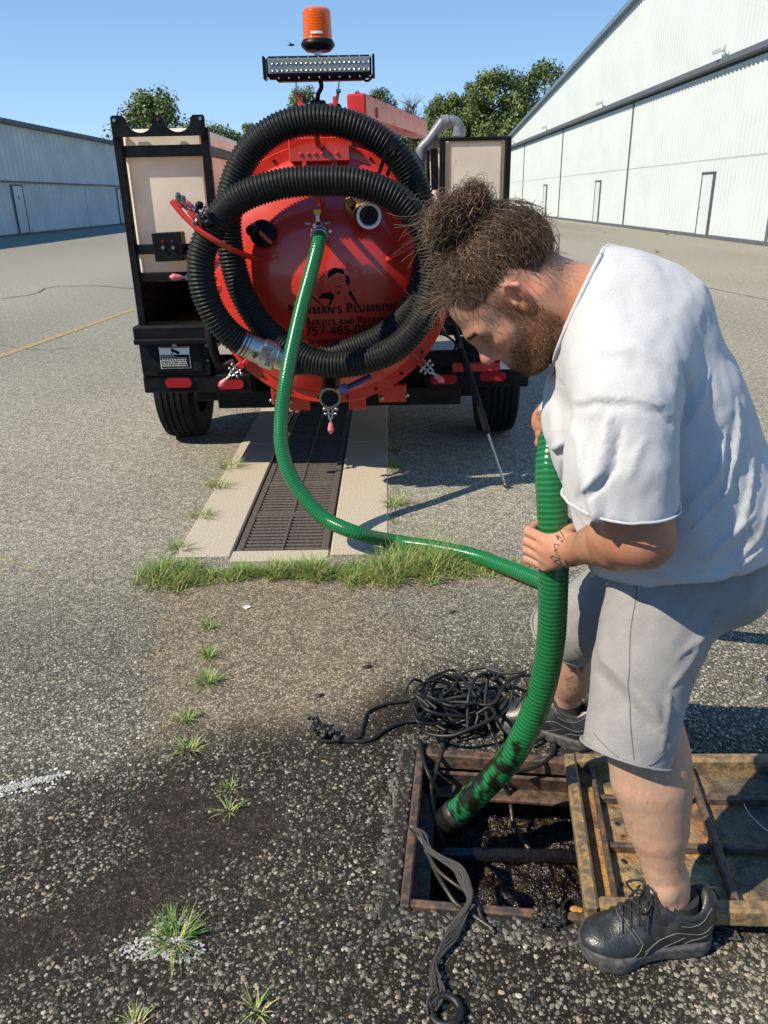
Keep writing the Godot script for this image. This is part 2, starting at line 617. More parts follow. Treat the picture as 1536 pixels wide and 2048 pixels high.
func make_drain() -> void:
	var con: StandardMaterial3D = M.concrete
	var root := thing("concrete_drain_surround", Vector3(0, 0, 0), "tan concrete slab border framing the drain grates under the truck", "pavement")
	structure(root)
	# slabs on both sides with open joints, and the end piece
	var rows := [[-3.25, -5.02], [-5.03, -6.8], [-6.81, -9.0], [-9.01, -14.0]]
	for rw in rows:
		for sd in [[-1.025, -0.762], [-0.292, -0.018]]:
			var m := MB.new()
			m.box(Vector3((sd[0] + sd[1]) * 0.5, -0.06, (rw[0] + rw[1]) * 0.5), Vector3(sd[1] - sd[0], 0.13, rw[0] - rw[1]), Basis(), 0.006)
			part("slab", m, con, root)
	var e := MB.new()
	e.box(Vector3(-0.527, -0.0605, -3.245), Vector3(0.462, 0.13, 0.11), Basis(), 0.006)
	part("end_slab", e, con, root)
	var bed := MB.new()
	bed.box(Vector3(-0.52, -0.32, -8.6), Vector3(1.1, 0.1, 10.9), Basis(), 0.0)
	part("channel_bed", bed, M.black_mud, root)
	# cast grates, one after the other
	for gi in 7:
		var z0 := -3.305 - gi * 0.47
		var gt := thing("drain_grate", Vector3(-0.527, -0.004, z0), ["rusty brown slotted drain grate at the near end, dark stain on its slots", "second slotted drain grate from the near end of the channel", "third slotted drain grate, half in the shade of the truck", "shaded slotted drain grate under the hanging pink clamp handle", "slotted drain grate in the dark below the truck bumper", "slotted drain grate deep in the shade below the tank", "farthest slotted drain grate below the truck"][gi], "drain grate", "drain grates in the concrete channel")
		var fr := MB.new()
		for x in [-0.205, 0.205]: fr.box(Vector3(x, -0.015, -0.23), Vector3(0.035, 0.03, 0.455), Basis(), 0.004)
		for z in [-0.012, -0.448]: fr.box(Vector3(0, -0.016, z), Vector3(0.44, 0.028, 0.02), Basis(), 0.004)
		fr.box(Vector3(0, -0.0145, -0.23), Vector3(0.014, 0.03, 0.42), Basis(), 0.003)
		part("frame", fr, M.rust_iron, gt)
		for k in 10:
			var b := MB.new()
			b.box(Vector3(0, -0.0175, -0.048 - k * 0.0405), Vector3(0.385, 0.026, 0.019), Basis(), 0.004)
			part("slot_bar", b, M.rust_iron, gt)

func make_markings() -> void:
	# thin worn yellow lines on the apron
	var ym := mat(Color(0.62, 0.49, 0.2), 0.85)
	worn(ym, 2.0, 0.45, 31, 0.05)
	var root := thing("painted_lines", Vector3.ZERO, "faded yellow and white guide lines painted across the apron", "road marking")
	structure(root)
	for ln in [[Vector3(-4.35, 0.004, -7.9), Vector3(-3.85, 0.004, -13.6), 0.12], [Vector3(-2.4, 0.004, -3.62), Vector3(-1.55, 0.004, -3.08), 0.007]]:
		var a: Vector3 = ln[0]
		var b: Vector3 = ln[1]
		var s := (b - a).cross(Vector3.UP).normalized() * float(ln[2]) * 0.5
		var m := MB.new()
		for k in 24:
			var p := a.lerp(b, k / 24.0)
			var q2 := a.lerp(b, (k + 1) / 24.0)
			m.quad_out(p + s, q2 + s, q2 - s, p - s, p - Vector3.UP)
		part("yellow_line", m, ym, root)
	# old cracks that wander over the apron
	var cm := mat(Color(0.07, 0.064, 0.056), 0.95)
	var cr := RandomNumberGenerator.new()
	cr.seed = 14
	for cp in [[Vector3(-6.914, 0.000, -14.043), Vector3(-6.615, 0.000, -14.595), Vector3(-6.703, 0.000, -15.969), Vector3(-6.017, 0.000, -16.030), Vector3(-4.896, 0.000, -15.286), 0.05], [Vector3(3.622, 0.000, -20.378), Vector3(4.942, 0.000, -16.621), Vector3(5.736, 0.000, -11.906), 0.03], [Vector3(-4.652, 0.000, -9.220), Vector3(-3.947, 0.000, -8.824), Vector3(-3.404, 0.0, -9.087), 0.016]]:
		var w: float = cp[cp.size() - 1]
		var line := spline(cp.slice(0, cp.size() - 1), 0.12)
		var m := MB.new()
		for k in line.size() - 1:
			line[k + 1] += Vector3(0, 0, cr.randfn(0, 0.012))
			var sd := (line[k + 1] - line[k]).cross(Vector3.UP).normalized() * w * cr.randf_range(0.2, 0.7)
			m.quad_out(line[k] + sd + Vector3(0, 0.004, 0), line[k + 1] + sd + Vector3(0, 0.004, 0), line[k + 1] - sd + Vector3(0, 0.004, 0), line[k] - sd + Vector3(0, 0.004, 0), line[k] - Vector3.UP)
		part("crack", m, cm, root)
	# white paint crust left on the stones
	var wm := mat(Color(0.62, 0.61, 0.57), 0.9)
	worn(wm, 5.0, 0.6, 32, 0.06)
	var r := RandomNumberGenerator.new()
	r.seed = 12
	var w := MB.new()
	for k in 900:
		var t := r.randf()
		var p := Vector3(-1.45, 0.003, -1.6).lerp(Vector3(-0.98, 0.003, -1.772), t)
		p += Vector3(r.randfn(0, 0.012), r.randf_range(0.0005, 0.003), r.randfn(0, 0.022) * (1.15 - t))
		flake(w, p, r.randf_range(0.002, 0.006), r)
	part("white_paint_crust", w, wm, root)
	var w2 := MB.new()
	for k in 620:
		var an := r.randf() * TAU
		var rr := sqrt(r.randf()) * (0.034 + 0.05 * absf(sin(an * 1.5 + 0.6)))
		var p := Vector3(-0.525 + cos(an) * rr * 1.25, r.randf_range(0.001, 0.004), -1.225 + sin(an) * rr * 0.75)
		flake(w2, p, r.randf_range(0.0015, 0.005), r)
	part("white_paint_splash", w2, wm, root)

func flake(m: MB, p: Vector3, s: float, r: RandomNumberGenerator) -> void:
	var a := r.randf() * TAU
	var pts := []
	for k in 4:
		var q := a + k * TAU / 4.0 + r.randf_range(-0.4, 0.4)
		pts.append(p + Vector3(cos(q) * s, r.randf_range(-0.001, 0.001), -sin(q) * s))
	m.quad_out(pts[0], pts[1], pts[2], pts[3], p - Vector3.UP)

func blade(m: MB, p: Vector3, dir: Vector3, len: float, w: float, c: Color, droop: float) -> void:
	m.col = c
	var side := dir.cross(Vector3.UP).normalized() * w
	var pts := []
	var steps := 3
	var up := (Vector3.UP * (1.0 - droop * 0.55) + dir * (0.25 + droop * 0.6)).normalized()
	var q := p
	for k in steps + 1:
		pts.append(q)
		q += up * len / steps
		up = (up + dir * droop * 0.35 - Vector3.UP * droop * 0.3).normalized()
	var nn := side.cross(up).normalized()
	if nn.y < 0.0: nn = -nn
	for k in steps:
		var f0 := 1.0 - float(k) / steps
		var f1 := 1.0 - float(k + 1) / steps
		if k == steps - 1: m.tri(pts[k] - side * f0, pts[k] + side * f0, pts[k + 1])
		else: m.quad(pts[k] - side * f0, pts[k] + side * f0, pts[k + 1] + side * f1, pts[k + 1] - side * f1)

func grass_col(r: RandomNumberGenerator, dry: float) -> Color:
	var c := Color(0.085, 0.17, 0.03).lerp(Color(0.22, 0.33, 0.065), r.randf())
	if r.randf() < dry: c = Color(0.48, 0.40, 0.17).lerp(Color(0.34, 0.34, 0.11), r.randf())
	return c

func make_grass() -> void:
	var r := RandomNumberGenerator.new()
	r.seed = 77
	# the thick fringe along the end of the concrete
	var m := MB.new()
	for k in 15000:
		var t := r.randf()
		var x := lerpf(-1.13, 0.62, t)
		var mid := -3.05 - 0.06 * ss(-0.1, 0.5, x) - 0.02 * sin(x * 9.0)
		var wide := 0.07 + 0.035 * sin(x * 5.0 + 1.0)
		var tall := 0.085 + 0.025 * sin(x * 11.0) + 0.075 * ss(0.28, 0.0, absf(x - 0.07)) - 0.035 * ss(0.3, 0.56, x)
		var lump := gn2.get_noise_2d(x * 2.2, 40.0)
		if r.randf() > 0.72 + lump * 0.9: continue
		tall *= 0.58 + 0.62 * maxf(0.0, gn3.get_noise_2d(x * 1.2, 9.0) + 0.35) + lump * 0.4
		wide *= 1.0 + lump * 0.9
		var z := mid + clampf(r.randfn(0, 0.6), -1.3, 1.3) * wide + gn2.get_noise_2d(x * 1.4, 70.0) * 0.03
		var a := r.randf() * TAU
		var dry := 0.08 + 0.35 * ss(-0.02, 0.05, z - mid) + 0.3 * ss(0.3, 0.5, x)
		blade(m, Vector3(x, 0, z), Vector3(cos(a), 0, sin(a) + 0.25).normalized(), tall * r.randf_range(0.5, 1.25), r.randf_range(0.0013, 0.0026), grass_col(r, dry), r.randf_range(0.3, 1.0))
	var gs := part("grass_fringe", m, M.grass)
	stuff(gs)
	tag(gs, "thick green grass fringe along the near end of the concrete border", "grass")
	# separate tufts in cracks
	var tufts := [[Vector3(-0.720, 0.000, -2.603), 0.055, 60, 0.15, "small green tuft nearest the grass fringe in the row of tufts"], [Vector3(-0.680, 0.000, -2.401), 0.06, 70, 0.15, "low round green tuft second from the grass fringe"], [Vector3(-0.650, 0.000, -2.234), 0.075, 90, 0.2, "widest green tuft in the row on the brown dirt"], [Vector3(-0.678, 0.000, -2.028), 0.06, 60, 0.2, "green tuft left of the dirt, just below the wide tuft"], [Vector3(-0.635, 0.000, -1.882), 0.07, 50, 0.3, "thin yellowish tuft at the dark edge of the dirt"], [Vector3(-0.470, 0.000, -1.712), 0.04, 16, 0.5, "sparse dry sprig on the dark wet asphalt"], [Vector3(-0.462, 0.000, -1.628), 0.055, 26, 0.4, "small yellow-green sprig below the dry sprig on dark asphalt"], [Vector3(-0.298, 0.000, -1.070), 0.05, 30, 0.5, "pale dry tuft at the bottom edge of the photo"], [Vector3(-0.541, 0.000, -1.046), 0.04, 30, 0.6, "faint dry sprigs at the bottom left edge"], [Vector3(-1.019, 0.000, -3.328), 0.10, 80, 0.25, "grass tuft at the near left corner of the concrete slab"], [Vector3(-1.000, 0.000, -3.730), 0.11, 80, 0.4, "yellow-green tuft left of the concrete slab, second from its near corner"], [Vector3(-1.007, 0.000, -4.183), 0.12, 90, 0.45, "yellowish grass tuft by the left slab edge near the truck shadow"], [Vector3(-0.995, 0.000, -4.539), 0.14, 80, 0.35, "grass tuft farthest along the left slab edge beside the tyre shadow"], [Vector3(0.015, 0.000, -3.862), 0.11, 100, 0.2, "sunlit green tuft on the right edge of the concrete slab"], [Vector3(0.018, 0.000, -3.620), 0.05, 24, 0.4, "small sprig below the sunlit tuft at the right slab edge"], [Vector3(0.036, 0.000, -4.484), 0.11, 90, 0.2, "shaded grass tuft right of the slab in the truck shadow"], [Vector3(0.031, 0.000, -4.839), 0.09, 50, 0.2, "dark grass sprigs behind the shaded tuft"], [Vector3(1.467, 0.000, -2.775), 0.05, 60, 0.3, "low weeds in a crack at the right edge behind the man"]]
	for tf in tufts:
		tuft(tf[0], tf[1], tf[2], tf[3], tf[4], r, 1.0)
	tuft(Vector3(-0.505, 0.000, -1.234), 0.076, 170, 0.2, "big spiky grass tuft growing out of a splash of white paint", r, 1.0)
	for tf in [[Vector3(10.696, 0.000, -30.996), 0.18, "dry weeds sprouting at the base of the white hangar wall"], [Vector3(9.105, 0.000, -33.967), 0.12, "small weed patch on the apron by the white hangar"], [Vector3(7.397, 0.000, -22.070), 0.12, "yellow weed in an apron crack right behind the man's back"]]:
		tuft(tf[0], tf[1], 60, 0.8, tf[2], r, 3.0)

func tuft(at: Vector3, size: float, count: int, dry: float, label: String, r: RandomNumberGenerator, fat: float) -> void:
	var m := MB.new()
	for k in count:
		var a := r.randf() * TAU
		var rr := sqrt(r.randf()) * size * 0.42
		blade(m, Vector3(cos(a) * rr, 0, sin(a) * rr * 0.8), Vector3(cos(a + r.randfn(0, 0.5)), 0, sin(a + r.randfn(0, 0.5))), size * r.randf_range(0.5, 1.2), r.randf_range(0.0011, 0.0023) * fat, grass_col(r, dry), r.randf_range(0.25, 1.25))
	var o := part("grass_tuft", m, M.grass)
	o.position = at
	tag(o, label, "grass tuft", "grass tufts in the asphalt")

func make_litter() -> void:
	var r := RandomNumberGenerator.new()
	r.seed = 5
	var m := MB.new()
	for k in 7:
		flake(m, Vector3(r.randfn(0, 0.012), 0.006, r.randfn(0, 0.006)), r.randf_range(0.004, 0.01), r)
	var o := part("paper_scrap", m, mat(Color(0.75, 0.75, 0.72), 0.8))
	o.position = Vector3(-0.608, 0.000, -2.754)
	tag(o, "tiny white paper scrap on the brown dirt", "litter")
	for sp in [[Vector3(-0.095, 0.000, -2.311), 0.02, "small black mud crumb above the cable on the grey asphalt"], [Vector3(0.239, 0.000, -2.691), 0.016, "black crumb on the pale asphalt near the hose"], [Vector3(-0.251, 0.000, -2.146), 0.016, "flat black mud scrap above the muddy plug"]]:
		var c := MB.new()
		c.ball(Vector3(0, 0.002, 0), Vector3(sp[1], 0.006, sp[1] * 0.5), Basis.from_euler(Vector3(0, 0.4, 0)), 6, 9)
		var d := part("mud_crumb", c, M.black_mud)
		d.position = sp[0]
		tag(d, sp[2], "mud", "mud crumbs")

# ---------------------------------------------------------------- materials
func make_materials() -> void:
	M.concrete = worn(mat(Color(0.82, 0.73, 0.57), 0.9), 3.0, 0.5, 11, 0.16, 0.15)
	M.black_mud = worn(mat(Color(0.03, 0.026, 0.022), 0.5), 6.0, 0.4, 12, 0.03, 0.5)
	M.rust_iron = worn(mat(Color(0.155, 0.128, 0.113), 0.7), 7.0, 0.5, 13, 0.03, 0.08)
	M.grass = mat(Color(1, 1, 1), 0.6)
	M.grass.albedo_color = Color(1, 1, 1)
	M.grass.backlight_enabled = true
	M.grass.backlight = Color(0.2, 0.25, 0.08)
	M.white_metal = worn(mat(Color(0.57, 0.63, 0.635), 0.6), 0.12, 0.95, 14, 0.012)
	M.pale_metal = worn(mat(Color(0.60, 0.65, 0.65), 0.6), 0.1, 0.88, 15, 0.012)
	M.grey_trim = worn(mat(Color(0.12, 0.14, 0.155), 0.6), 1.0, 0.8, 16)
	M.blue_trim = worn(mat(Color(0.16, 0.235, 0.3), 0.5), 1.0, 0.8, 17)
	M.dark = mat(Color(0.012, 0.012, 0.013), 0.8)
	M.leaf = mat(Color(1, 1, 1), 0.6)
	M.leaf.albedo_color = Color(1, 1, 1)
	M.leaf.backlight_enabled = true
	M.leaf.backlight = Color(0.3, 0.36, 0.12)
	M.bark = worn(mat(Color(0.13, 0.1, 0.075), 0.9), 0.8, 0.5, 18)
	M.red = worn(mat(Color(0.58, 0.026, 0.011), 0.2), 1.5, 0.93, 19, 0.01)
	M.red.clearcoat_enabled = true
	M.red.clearcoat = 0.6
	M.red.clearcoat_roughness = 0.08
	M.red.roughness = 0.42
	M.black_paint = worn(mat(Color(0.012, 0.013, 0.016), 0.42), 2.0, 0.6, 20, 0.02)
	M.rubber = worn(mat(Color(0.014, 0.014, 0.0145), 0.55), 6.0, 0.55, 24, 0.03)
	M.tyre = worn(mat(Color(0.02, 0.02, 0.02), 0.75), 5.0, 0.6, 25, 0.03)
	M.steel = worn(mat(Color(0.55, 0.55, 0.54), 0.28, 1.0), 6.0, 0.7, 26, 0.02)
	M.alu = worn(mat(Color(0.68, 0.68, 0.67), 0.35, 1.0), 5.0, 0.75, 27, 0.02)
	M.brass = worn(mat(Color(0.2, 0.125, 0.06), 0.45, 0.85), 8.0, 0.6, 28)
	M.poly = worn(mat(Color(0.97, 0.91, 0.80), 0.45), 1.2, 0.9, 29, 0.01)
	M.poly.backlight_enabled = true
	M.poly.backlight = Color(0.88, 0.82, 0.70)
	M.pink = mat(Color(0.62, 0.17, 0.18), 0.35)
	M.print = mat(Color(0.012, 0.01, 0.012), 0.5)
	M.grey_pvc = worn(mat(Color(0.2, 0.22, 0.25), 0.4), 3.0, 0.8, 30)
	M.white = mat(Color(0.78, 0.78, 0.76), 0.5)
	M.lens_red = mat(Color(0.33, 0.012, 0.02), 0.12)
	M.amber = mat(Color(0.9, 0.15, 0.002), 0.08)
	M.amber.transparency = BaseMaterial3D.TRANSPARENCY_ALPHA
	M.amber.albedo_color.a = 0.74
	M.amber_core = mat(Color(0.75, 0.09, 0.004), 0.25)
	M.plate = mat(Color(1, 1, 1), 0.6)
	M.plate.albedo_color = Color(1, 1, 1)
	M.plate.uv1_triplanar = true
	M.plate.uv1_scale = Vector3.ONE * 7.0
	M.plate.heightmap_enabled = true
	M.plate.heightmap_texture = grain(160, 0.05, 0.0, 1.0)
	M.plate.heightmap_scale = 0.25
	M.plate.albedo_texture = grain(161, 0.09, 0.7, 1.0)
	M.led_warm = mat(Color(0.5, 0.5, 0.38), 0.3, 0.8)
	M.red_gloss = worn(mat(Color(0.55, 0.03, 0.025), 0.35), 1.5, 0.85, 21, 0.01)
	M.rubber_hose = worn(mat(Color(0.034, 0.034, 0.033), 0.42), 5.0, 0.6, 33, 0.03)
	M.hose_green = mat(Color(1, 1, 1), 0.2)
	M.hose_green.albedo_color = Color(1, 1, 1)
	M.hose_green.subsurf_scatter_enabled = true
	M.hose_green.subsurf_scatter_strength = 0.08
	M.steel_dirty = worn(mat(Color(0.2, 0.19, 0.17), 0.45, 0.8), 9.0, 0.4, 34, 0.03)
	M.rust_brown = rusty(Color(0.115, 0.075, 0.056), Color(0.05, 0.038, 0.032), 41, 4.0, 0.6)
	M.rust_orange = rusty(Color(0.30, 0.185, 0.07), Color(0.10, 0.075, 0.05), 42, 2.6, 0.55)
	M.rust_yellow = rusty(Color(0.25, 0.175, 0.085), Color(0.13, 0.095, 0.06), 43, 5.0, 0.6)
	M.asphalt_edge = worn(mat(Color(1, 1, 1), 0.8), 12.0, 0.4, 44, 0.05, 0.4)
	M.wet_black = worn(mat(Color(0.012, 0.010, 0.009), 0.3), 5.0, 0.4, 57, 0.03, 0.15)
	M.stone = mat(Color(1, 1, 1), 0.6)
	M.sludge = mat(Color(1, 1, 1), 0.2)
	M.sludge.heightmap_enabled = true
	M.sludge.uv1_triplanar = true
	M.sludge.uv1_scale = Vector3.ONE * 9.0
	M.sludge.heightmap_texture = grain(45, 0.03, 0.0, 1.0)
	M.sludge.heightmap_scale = 1.2
	M.pipe_black = worn(mat(Color(0.05, 0.048, 0.045), 0.4), 8.0, 0.5, 46, 0.03)
	M.cable = worn(mat(Color(0.02, 0.019, 0.018), 0.5), 14.0, 0.4, 47, 0.04, 0.05)
	M.cable_muddy = worn(mat(Color(0.075, 0.062, 0.045), 0.4), 16.0, 0.15, 48, 0.04, 0.05)
	M.strap = worn(mat(Color(0.105, 0.1, 0.095), 0.8), 20.0, 0.4, 49, 0.04)
	M.wire_pale = worn(mat(Color(0.42, 0.34, 0.22), 0.6), 12.0, 0.5, 50, 0.04)
	M.skin = mat(Color(1, 1, 1), 0.5)
	M.skin.albedo_color = Color(1, 1, 1)
	M.skin.uv1_triplanar = true
	M.skin.uv1_scale = Vector3.ONE * 14.0
	M.skin.heightmap_enabled = true
	M.skin.heightmap_texture = grain(151, 0.09, 0.0, 1.0)
	M.skin.heightmap_scale = 0.035
	M.skin.metallic_specular = 0.4
	M.skin.subsurf_scatter_enabled = true
	M.skin.subsurf_scatter_strength = 0.12
	M.hair = mat(Color(1, 1, 1), 0.42)
	M.hair.albedo_color = Color(1, 1, 1)
	M.hair_dark = mat(Color(0.012, 0.009, 0.008), 0.5)
	M.ink = mat(Color(0.06, 0.052, 0.045), 0.6)
	M.cloth_white = cloth(52, 0.05)
	M.cloth_grey = cloth(54, 0.06)
	M.leather = mat(Color(1, 1, 1), 0.36)
	M.leather.albedo_color = Color(1, 1, 1)
	M.leather.uv1_triplanar = true
	M.leather.uv1_scale = Vector3.ONE * 12.0
	M.leather.heightmap_enabled = true
	M.leather.heightmap_texture = grain(153, 0.05, 0.0, 1.0)
	M.leather.heightmap_scale = 0.08
	M.sole = mat(Color(1, 1, 1), 0.7)
	M.sole.albedo_color = Color(1, 1, 1)
	M.thread = mat(Color(1, 1, 1), 0.8)
	M.thread.albedo_color = Color(1, 1, 1)
	M.lace = mat(Color(1, 1, 1), 0.85)
	M.lace.albedo_color = Color(1, 1, 1)
	for q in [M.black_paint, M.rubber, M.rubber_hose, M.tyre, M.print]: q.metallic_specular = 0.28
	M.print.metallic_specular = 0.1
	M.blue = mat(Color(0.015, 0.03, 0.13), 0.4)
	M.yellow = mat(Color(0.7, 0.5, 0.02), 0.4)

func cloth(sd: int, bump: float) -> StandardMaterial3D:
	var m := mat(Color(1, 1, 1), 0.95)
	m.albedo_color = Color(1, 1, 1)
	m.uv1_triplanar = true
	m.uv1_scale = Vector3.ONE * 9.0
	m.albedo_texture = grain(sd, 0.11, 0.87, 1.0)
	m.heightmap_enabled = true
	m.heightmap_texture = grain(sd + 1, 0.16, 0.0, 1.0)
	m.heightmap_scale = bump
	m.metallic_specular = 0.2
	m.rim_enabled = true
	m.rim = 0.25
	return m

func rusty(a: Color, b: Color, sd: int, scale: float, rough: float) -> StandardMaterial3D:
	# scaling rust: two tones in patches with fine pitting
	var m := StandardMaterial3D.new()
	var n1 := fnl(sd, 0.018, FastNoiseLite.TYPE_SIMPLEX_SMOOTH, 5).get_seamless_image(320, 320)
	n1.convert(Image.FORMAT_L8)
	var n2 := fnl(sd + 1, 0.05, FastNoiseLite.TYPE_SIMPLEX_SMOOTH, 3).get_seamless_image(320, 320)
	n2.convert(Image.FORMAT_L8)
	var d1 := n1.get_data()
	var d2 := n2.get_data()
	var out := PackedByteArray()
	out.resize(320 * 320 * 3)
	var sa := a.linear_to_srgb()
	var sb := b.linear_to_srgb()
	var hot := Color(minf(1.0, a.r * 1.5), a.g * 1.05, a.b * 0.55).linear_to_srgb()
	for k in 320 * 320:
		var c := sa.lerp(sb, smoothstep(95.0, 175.0, d1[k] + (d2[k] - 128) * 0.35))
		c = c.lerp(hot, smoothstep(150.0, 200.0, 255 - d1[k] + (d2[k] - 128) * 0.6) * 0.55)
		var g := 0.82 + 0.3 * d2[k] / 255.0
		out[k * 3] = int(minf(255.0, c.r * g * 255.0))
		out[k * 3 + 1] = int(minf(255.0, c.g * g * 255.0))
		out[k * 3 + 2] = int(minf(255.0, c.b * g * 255.0))
	m.albedo_texture = ImageTexture.create_from_image(Image.create_from_data(320, 320, false, Image.FORMAT_RGB8, out))
	m.uv1_triplanar = true
	m.uv1_scale = Vector3.ONE * scale
	m.roughness = rough
	m.heightmap_enabled = true
	m.heightmap_texture = grain(sd + 90, 0.04, 0.0, 1.0)
	m.heightmap_scale = 0.15
	return m

# ---------------------------------------------------------------- hangars, trees, bird
func corrugated(m: MB, a: Vector3, along_dir: Vector3, out: Vector3, len: float, h0: float, top: Callable, pitch: float, depth: float) -> void:
	# ribbed sheet standing on the line a + along_dir * t, from h0 up to top(t)
	var count := int(len / pitch)
	var prof := [[0.0, 0.0], [0.58, 0.0], [0.66, 1.0], [0.92, 1.0]]
	var pts := []
	for k in count + 1:
		for pr in prof:
			var t: float = (k + pr[0]) * pitch
			if t > len: break
			pts.append([t, pr[1] * depth])
	pts.append([len, 0.0])
	for k in pts.size() - 1:
		var t0: float = pts[k][0]
		var t1: float = pts[k + 1][0]
		var p0: Vector3 = a + along_dir * t0 + out * float(pts[k][1])
		var p1: Vector3 = a + along_dir * t1 + out * float(pts[k + 1][1])
		var y0: float = top.call(t0)
		var y1: float = top.call(t1)
		m.quad_out(p0 + Vector3.UP * h0, p1 + Vector3.UP * h0, p1 + Vector3.UP * y1, p0 + Vector3.UP * y0, p0 - out * 50.0)

func make_background() -> void:
	# ---- right hangar, white gable end with big sliding doors
	var R := thing("white_hangar", Vector3(11.2, 0, -75.5), "big white corrugated hangar with rolling door leaves on the right", "hangar")
	var Z := Vector3(0, 0, 1)
	var W := Vector3(-1, 0, 0)
	var zj := [-75.5, -67.9, -53.45, -38.7, -23.95, -9.2, 5.5]
	for k in zj.size() - 1:
		var m := MB.new()
		var z0: float = zj[k] + 0.06
		var z1: float = zj[k + 1] - 0.06
		corrugated(m, Vector3(0, 0, z0 + 75.5), Z, W, z1 - z0, 0.12, func(_t): return 2.5, 0.3, 0.035)
		corrugated(m, Vector3(0, 0, z0 + 75.5), Z, W, z1 - z0, 2.53, func(_t): return 5.22, 0.3, 0.035)
		part("door_leaf", m, M.white_metal, R)
		var j := MB.new()
		j.box(Vector3(-0.02, 2.65, zj[k + 1] + 75.5), Vector3(0.06, 5.1, 0.11), Basis(), 0.01)
		part("leaf_joint", j, M.grey_trim, R)
	var seam := MB.new()
	seam.box(Vector3(0.0, 2.515, 40.0), Vector3(0.03, 0.022, 81), Basis(), 0.0)
	part("sheet_seam", seam, M.pale_metal, R)
	var up := MB.new()
	corrugated(up, Vector3(-0.12, 0, 0), Z, W, 81.0, 5.5, func(t): return minf(6.13 + t * 0.0855, 6.13 + (84.0 - t) * 0.0855 + 2.0), 0.3, 0.035)
	part("gable_wall", up, M.white_metal, R)
	var hd := MB.new()
	hd.box(Vector3(-0.12, 5.4, 40.5), Vector3(0.32, 0.2, 81.2), Basis(), 0.02)
	part("door_header", hd, M.grey_trim, R)
	var base := MB.new()
	base.box(Vector3(-0.03, 0.06, 40.5), Vector3(0.1, 0.12, 81.2), Basis(), 0.01)
	part("base_rail", base, M.grey_trim, R)
	var rt := MB.new()
	rt.bar(Vector3(-0.25, 6.2, -0.2), Vector3(-0.25, 6.2 + 0.0855 * 53.0, 53.0), 0.24, 0.22)
	part("roof_trim", rt, M.blue_trim, R)
	var rf := MB.new()
	rf.quad_out(Vector3(-0.3, 6.26, -0.2), Vector3(-0.3, 6.26 + 0.0855 * 53.0, 53.0), Vector3(30, 6.26 + 0.0855 * 53.0, 53.0), Vector3(30, 6.26, -0.2), Vector3(10, 0, 20))
	rf.quad_out(Vector3(-0.05, 0, 0.0), Vector3(30, 0, 0.0), Vector3(30, 6.2, 0.0), Vector3(-0.05, 6.2, 0.0), Vector3(10, 3, 30))
	part("roof", rf, M.pale_metal, R)
	var dm: Mesh
	for k in 5:
		var z: float = [-58.6, -44.2, -29.35, -14.6, 0.2][k] + 75.5
		var d := MB.new()
		d.box(Vector3(-0.052, 1.08, z + 0.48), Vector3(0.05, 1.95, 0.92), Basis(), 0.008)
		var dl := part("door", d, M.white_metal, R)
		var fr := MB.new()
		for s in [-0.02, 0.98]: fr.box(Vector3(-0.055, 1.09, z + s), Vector3(0.075, 1.99, 0.05), Basis(), 0.005)
		fr.box(Vector3(-0.06, 2.105, z + 0.48), Vector3(0.1, 0.06, 1.05), Basis(), 0.005)
		part("frame", fr, M.grey_trim, dl)
		var hn := MB.new()
		hn.ball(Vector3(-0.11, 1.02, z + 0.09), Vector3(0.03, 0.03, 0.03))
		part("handle", hn, M.steel, dl)
	for k in 4:
		var z: float = [-72.35, -57.95, -43.39, -28.39][k] + 75.5
		var f := MB.new()
		f.bar(Vector3(-0.2, 5.52, z), Vector3(-0.28, 5.72, z), 0.05, 0.05)
		f.bar(Vector3(-0.28, 5.70, z + 0.12), Vector3(-0.28, 5.70, z - 0.3), 0.04, 0.04)
		f.box(Vector3(-0.4, 5.72, z - 0.28), Vector3(0.22, 0.16, 0.2), Basis.from_euler(Vector3(0, 0, 0.4)), 0.02)
		f.box(Vector3(-0.33, 5.75, z + 0.12), Vector3(0.1, 0.18, 0.06), Basis.from_euler(Vector3(0, 0, -0.3)), 0.01)
		part("floodlight", f, M.white_metal, R)
	# ---- left hangar
	var L := thing("grey_hangar", Vector3(-20, 0, -100), "long low corrugated hangar on the left with its wall in shade", "hangar")
	var lw := MB.new()
	corrugated(lw, Vector3(0.06, 0, 0), Z, Vector3(1, 0, 0), 90.0, 2.72, func(_t): return 5.45, 0.6, 0.05)
	part("upper_wall", lw, M.pale_metal, L)
	for k in 6:
		var lo := MB.new()
		corrugated(lo, Vector3(0, 0, k * 15.0), Z, Vector3(1, 0, 0), 14.96, 0.1, func(_t): return 2.66, 0.6, 0.05)
		part("door_leaf", lo, M.pale_metal, L)
	var fl := MB.new()
	fl.box(Vector3(0.08, 2.69, 45), Vector3(0.16, 0.07, 90), Basis(), 0.01)
	fl.box(Vector3(0.04, 0.05, 45), Vector3(0.08, 0.1, 90), Basis(), 0.01)
	part("girt_flashing", fl, M.grey_trim, L)
	var lt := MB.new()
	lt.box(Vector3(0.15, 5.58, 45), Vector3(0.4, 0.24, 90.4), Basis(), 0.02)
	part("roof_trim", lt, M.grey_trim, L)
	var lr := MB.new()
	for k in 150:
		lr.box(Vector3(-2.0, 5.75, k * 0.6 + 0.3), Vector3(4.6, 0.09, 0.09), Basis.from_euler(Vector3(0, 0, -0.03)), 0.0)
	lr.quad_out(Vector3(0.3, 5.7, -0.2), Vector3(-20, 6.3, -0.2), Vector3(-20, 6.3, 90.2), Vector3(0.3, 5.7, 90.2), Vector3(-10, 0, 40))
	lr.quad_out(Vector3(0.0, 0, 0), Vector3(-20, 0, 0), Vector3(-20, 6.2, 0), Vector3(0, 5.6, 0), Vector3(-10, 3, 40))
	part("roof", lr, M.grey_trim, L)
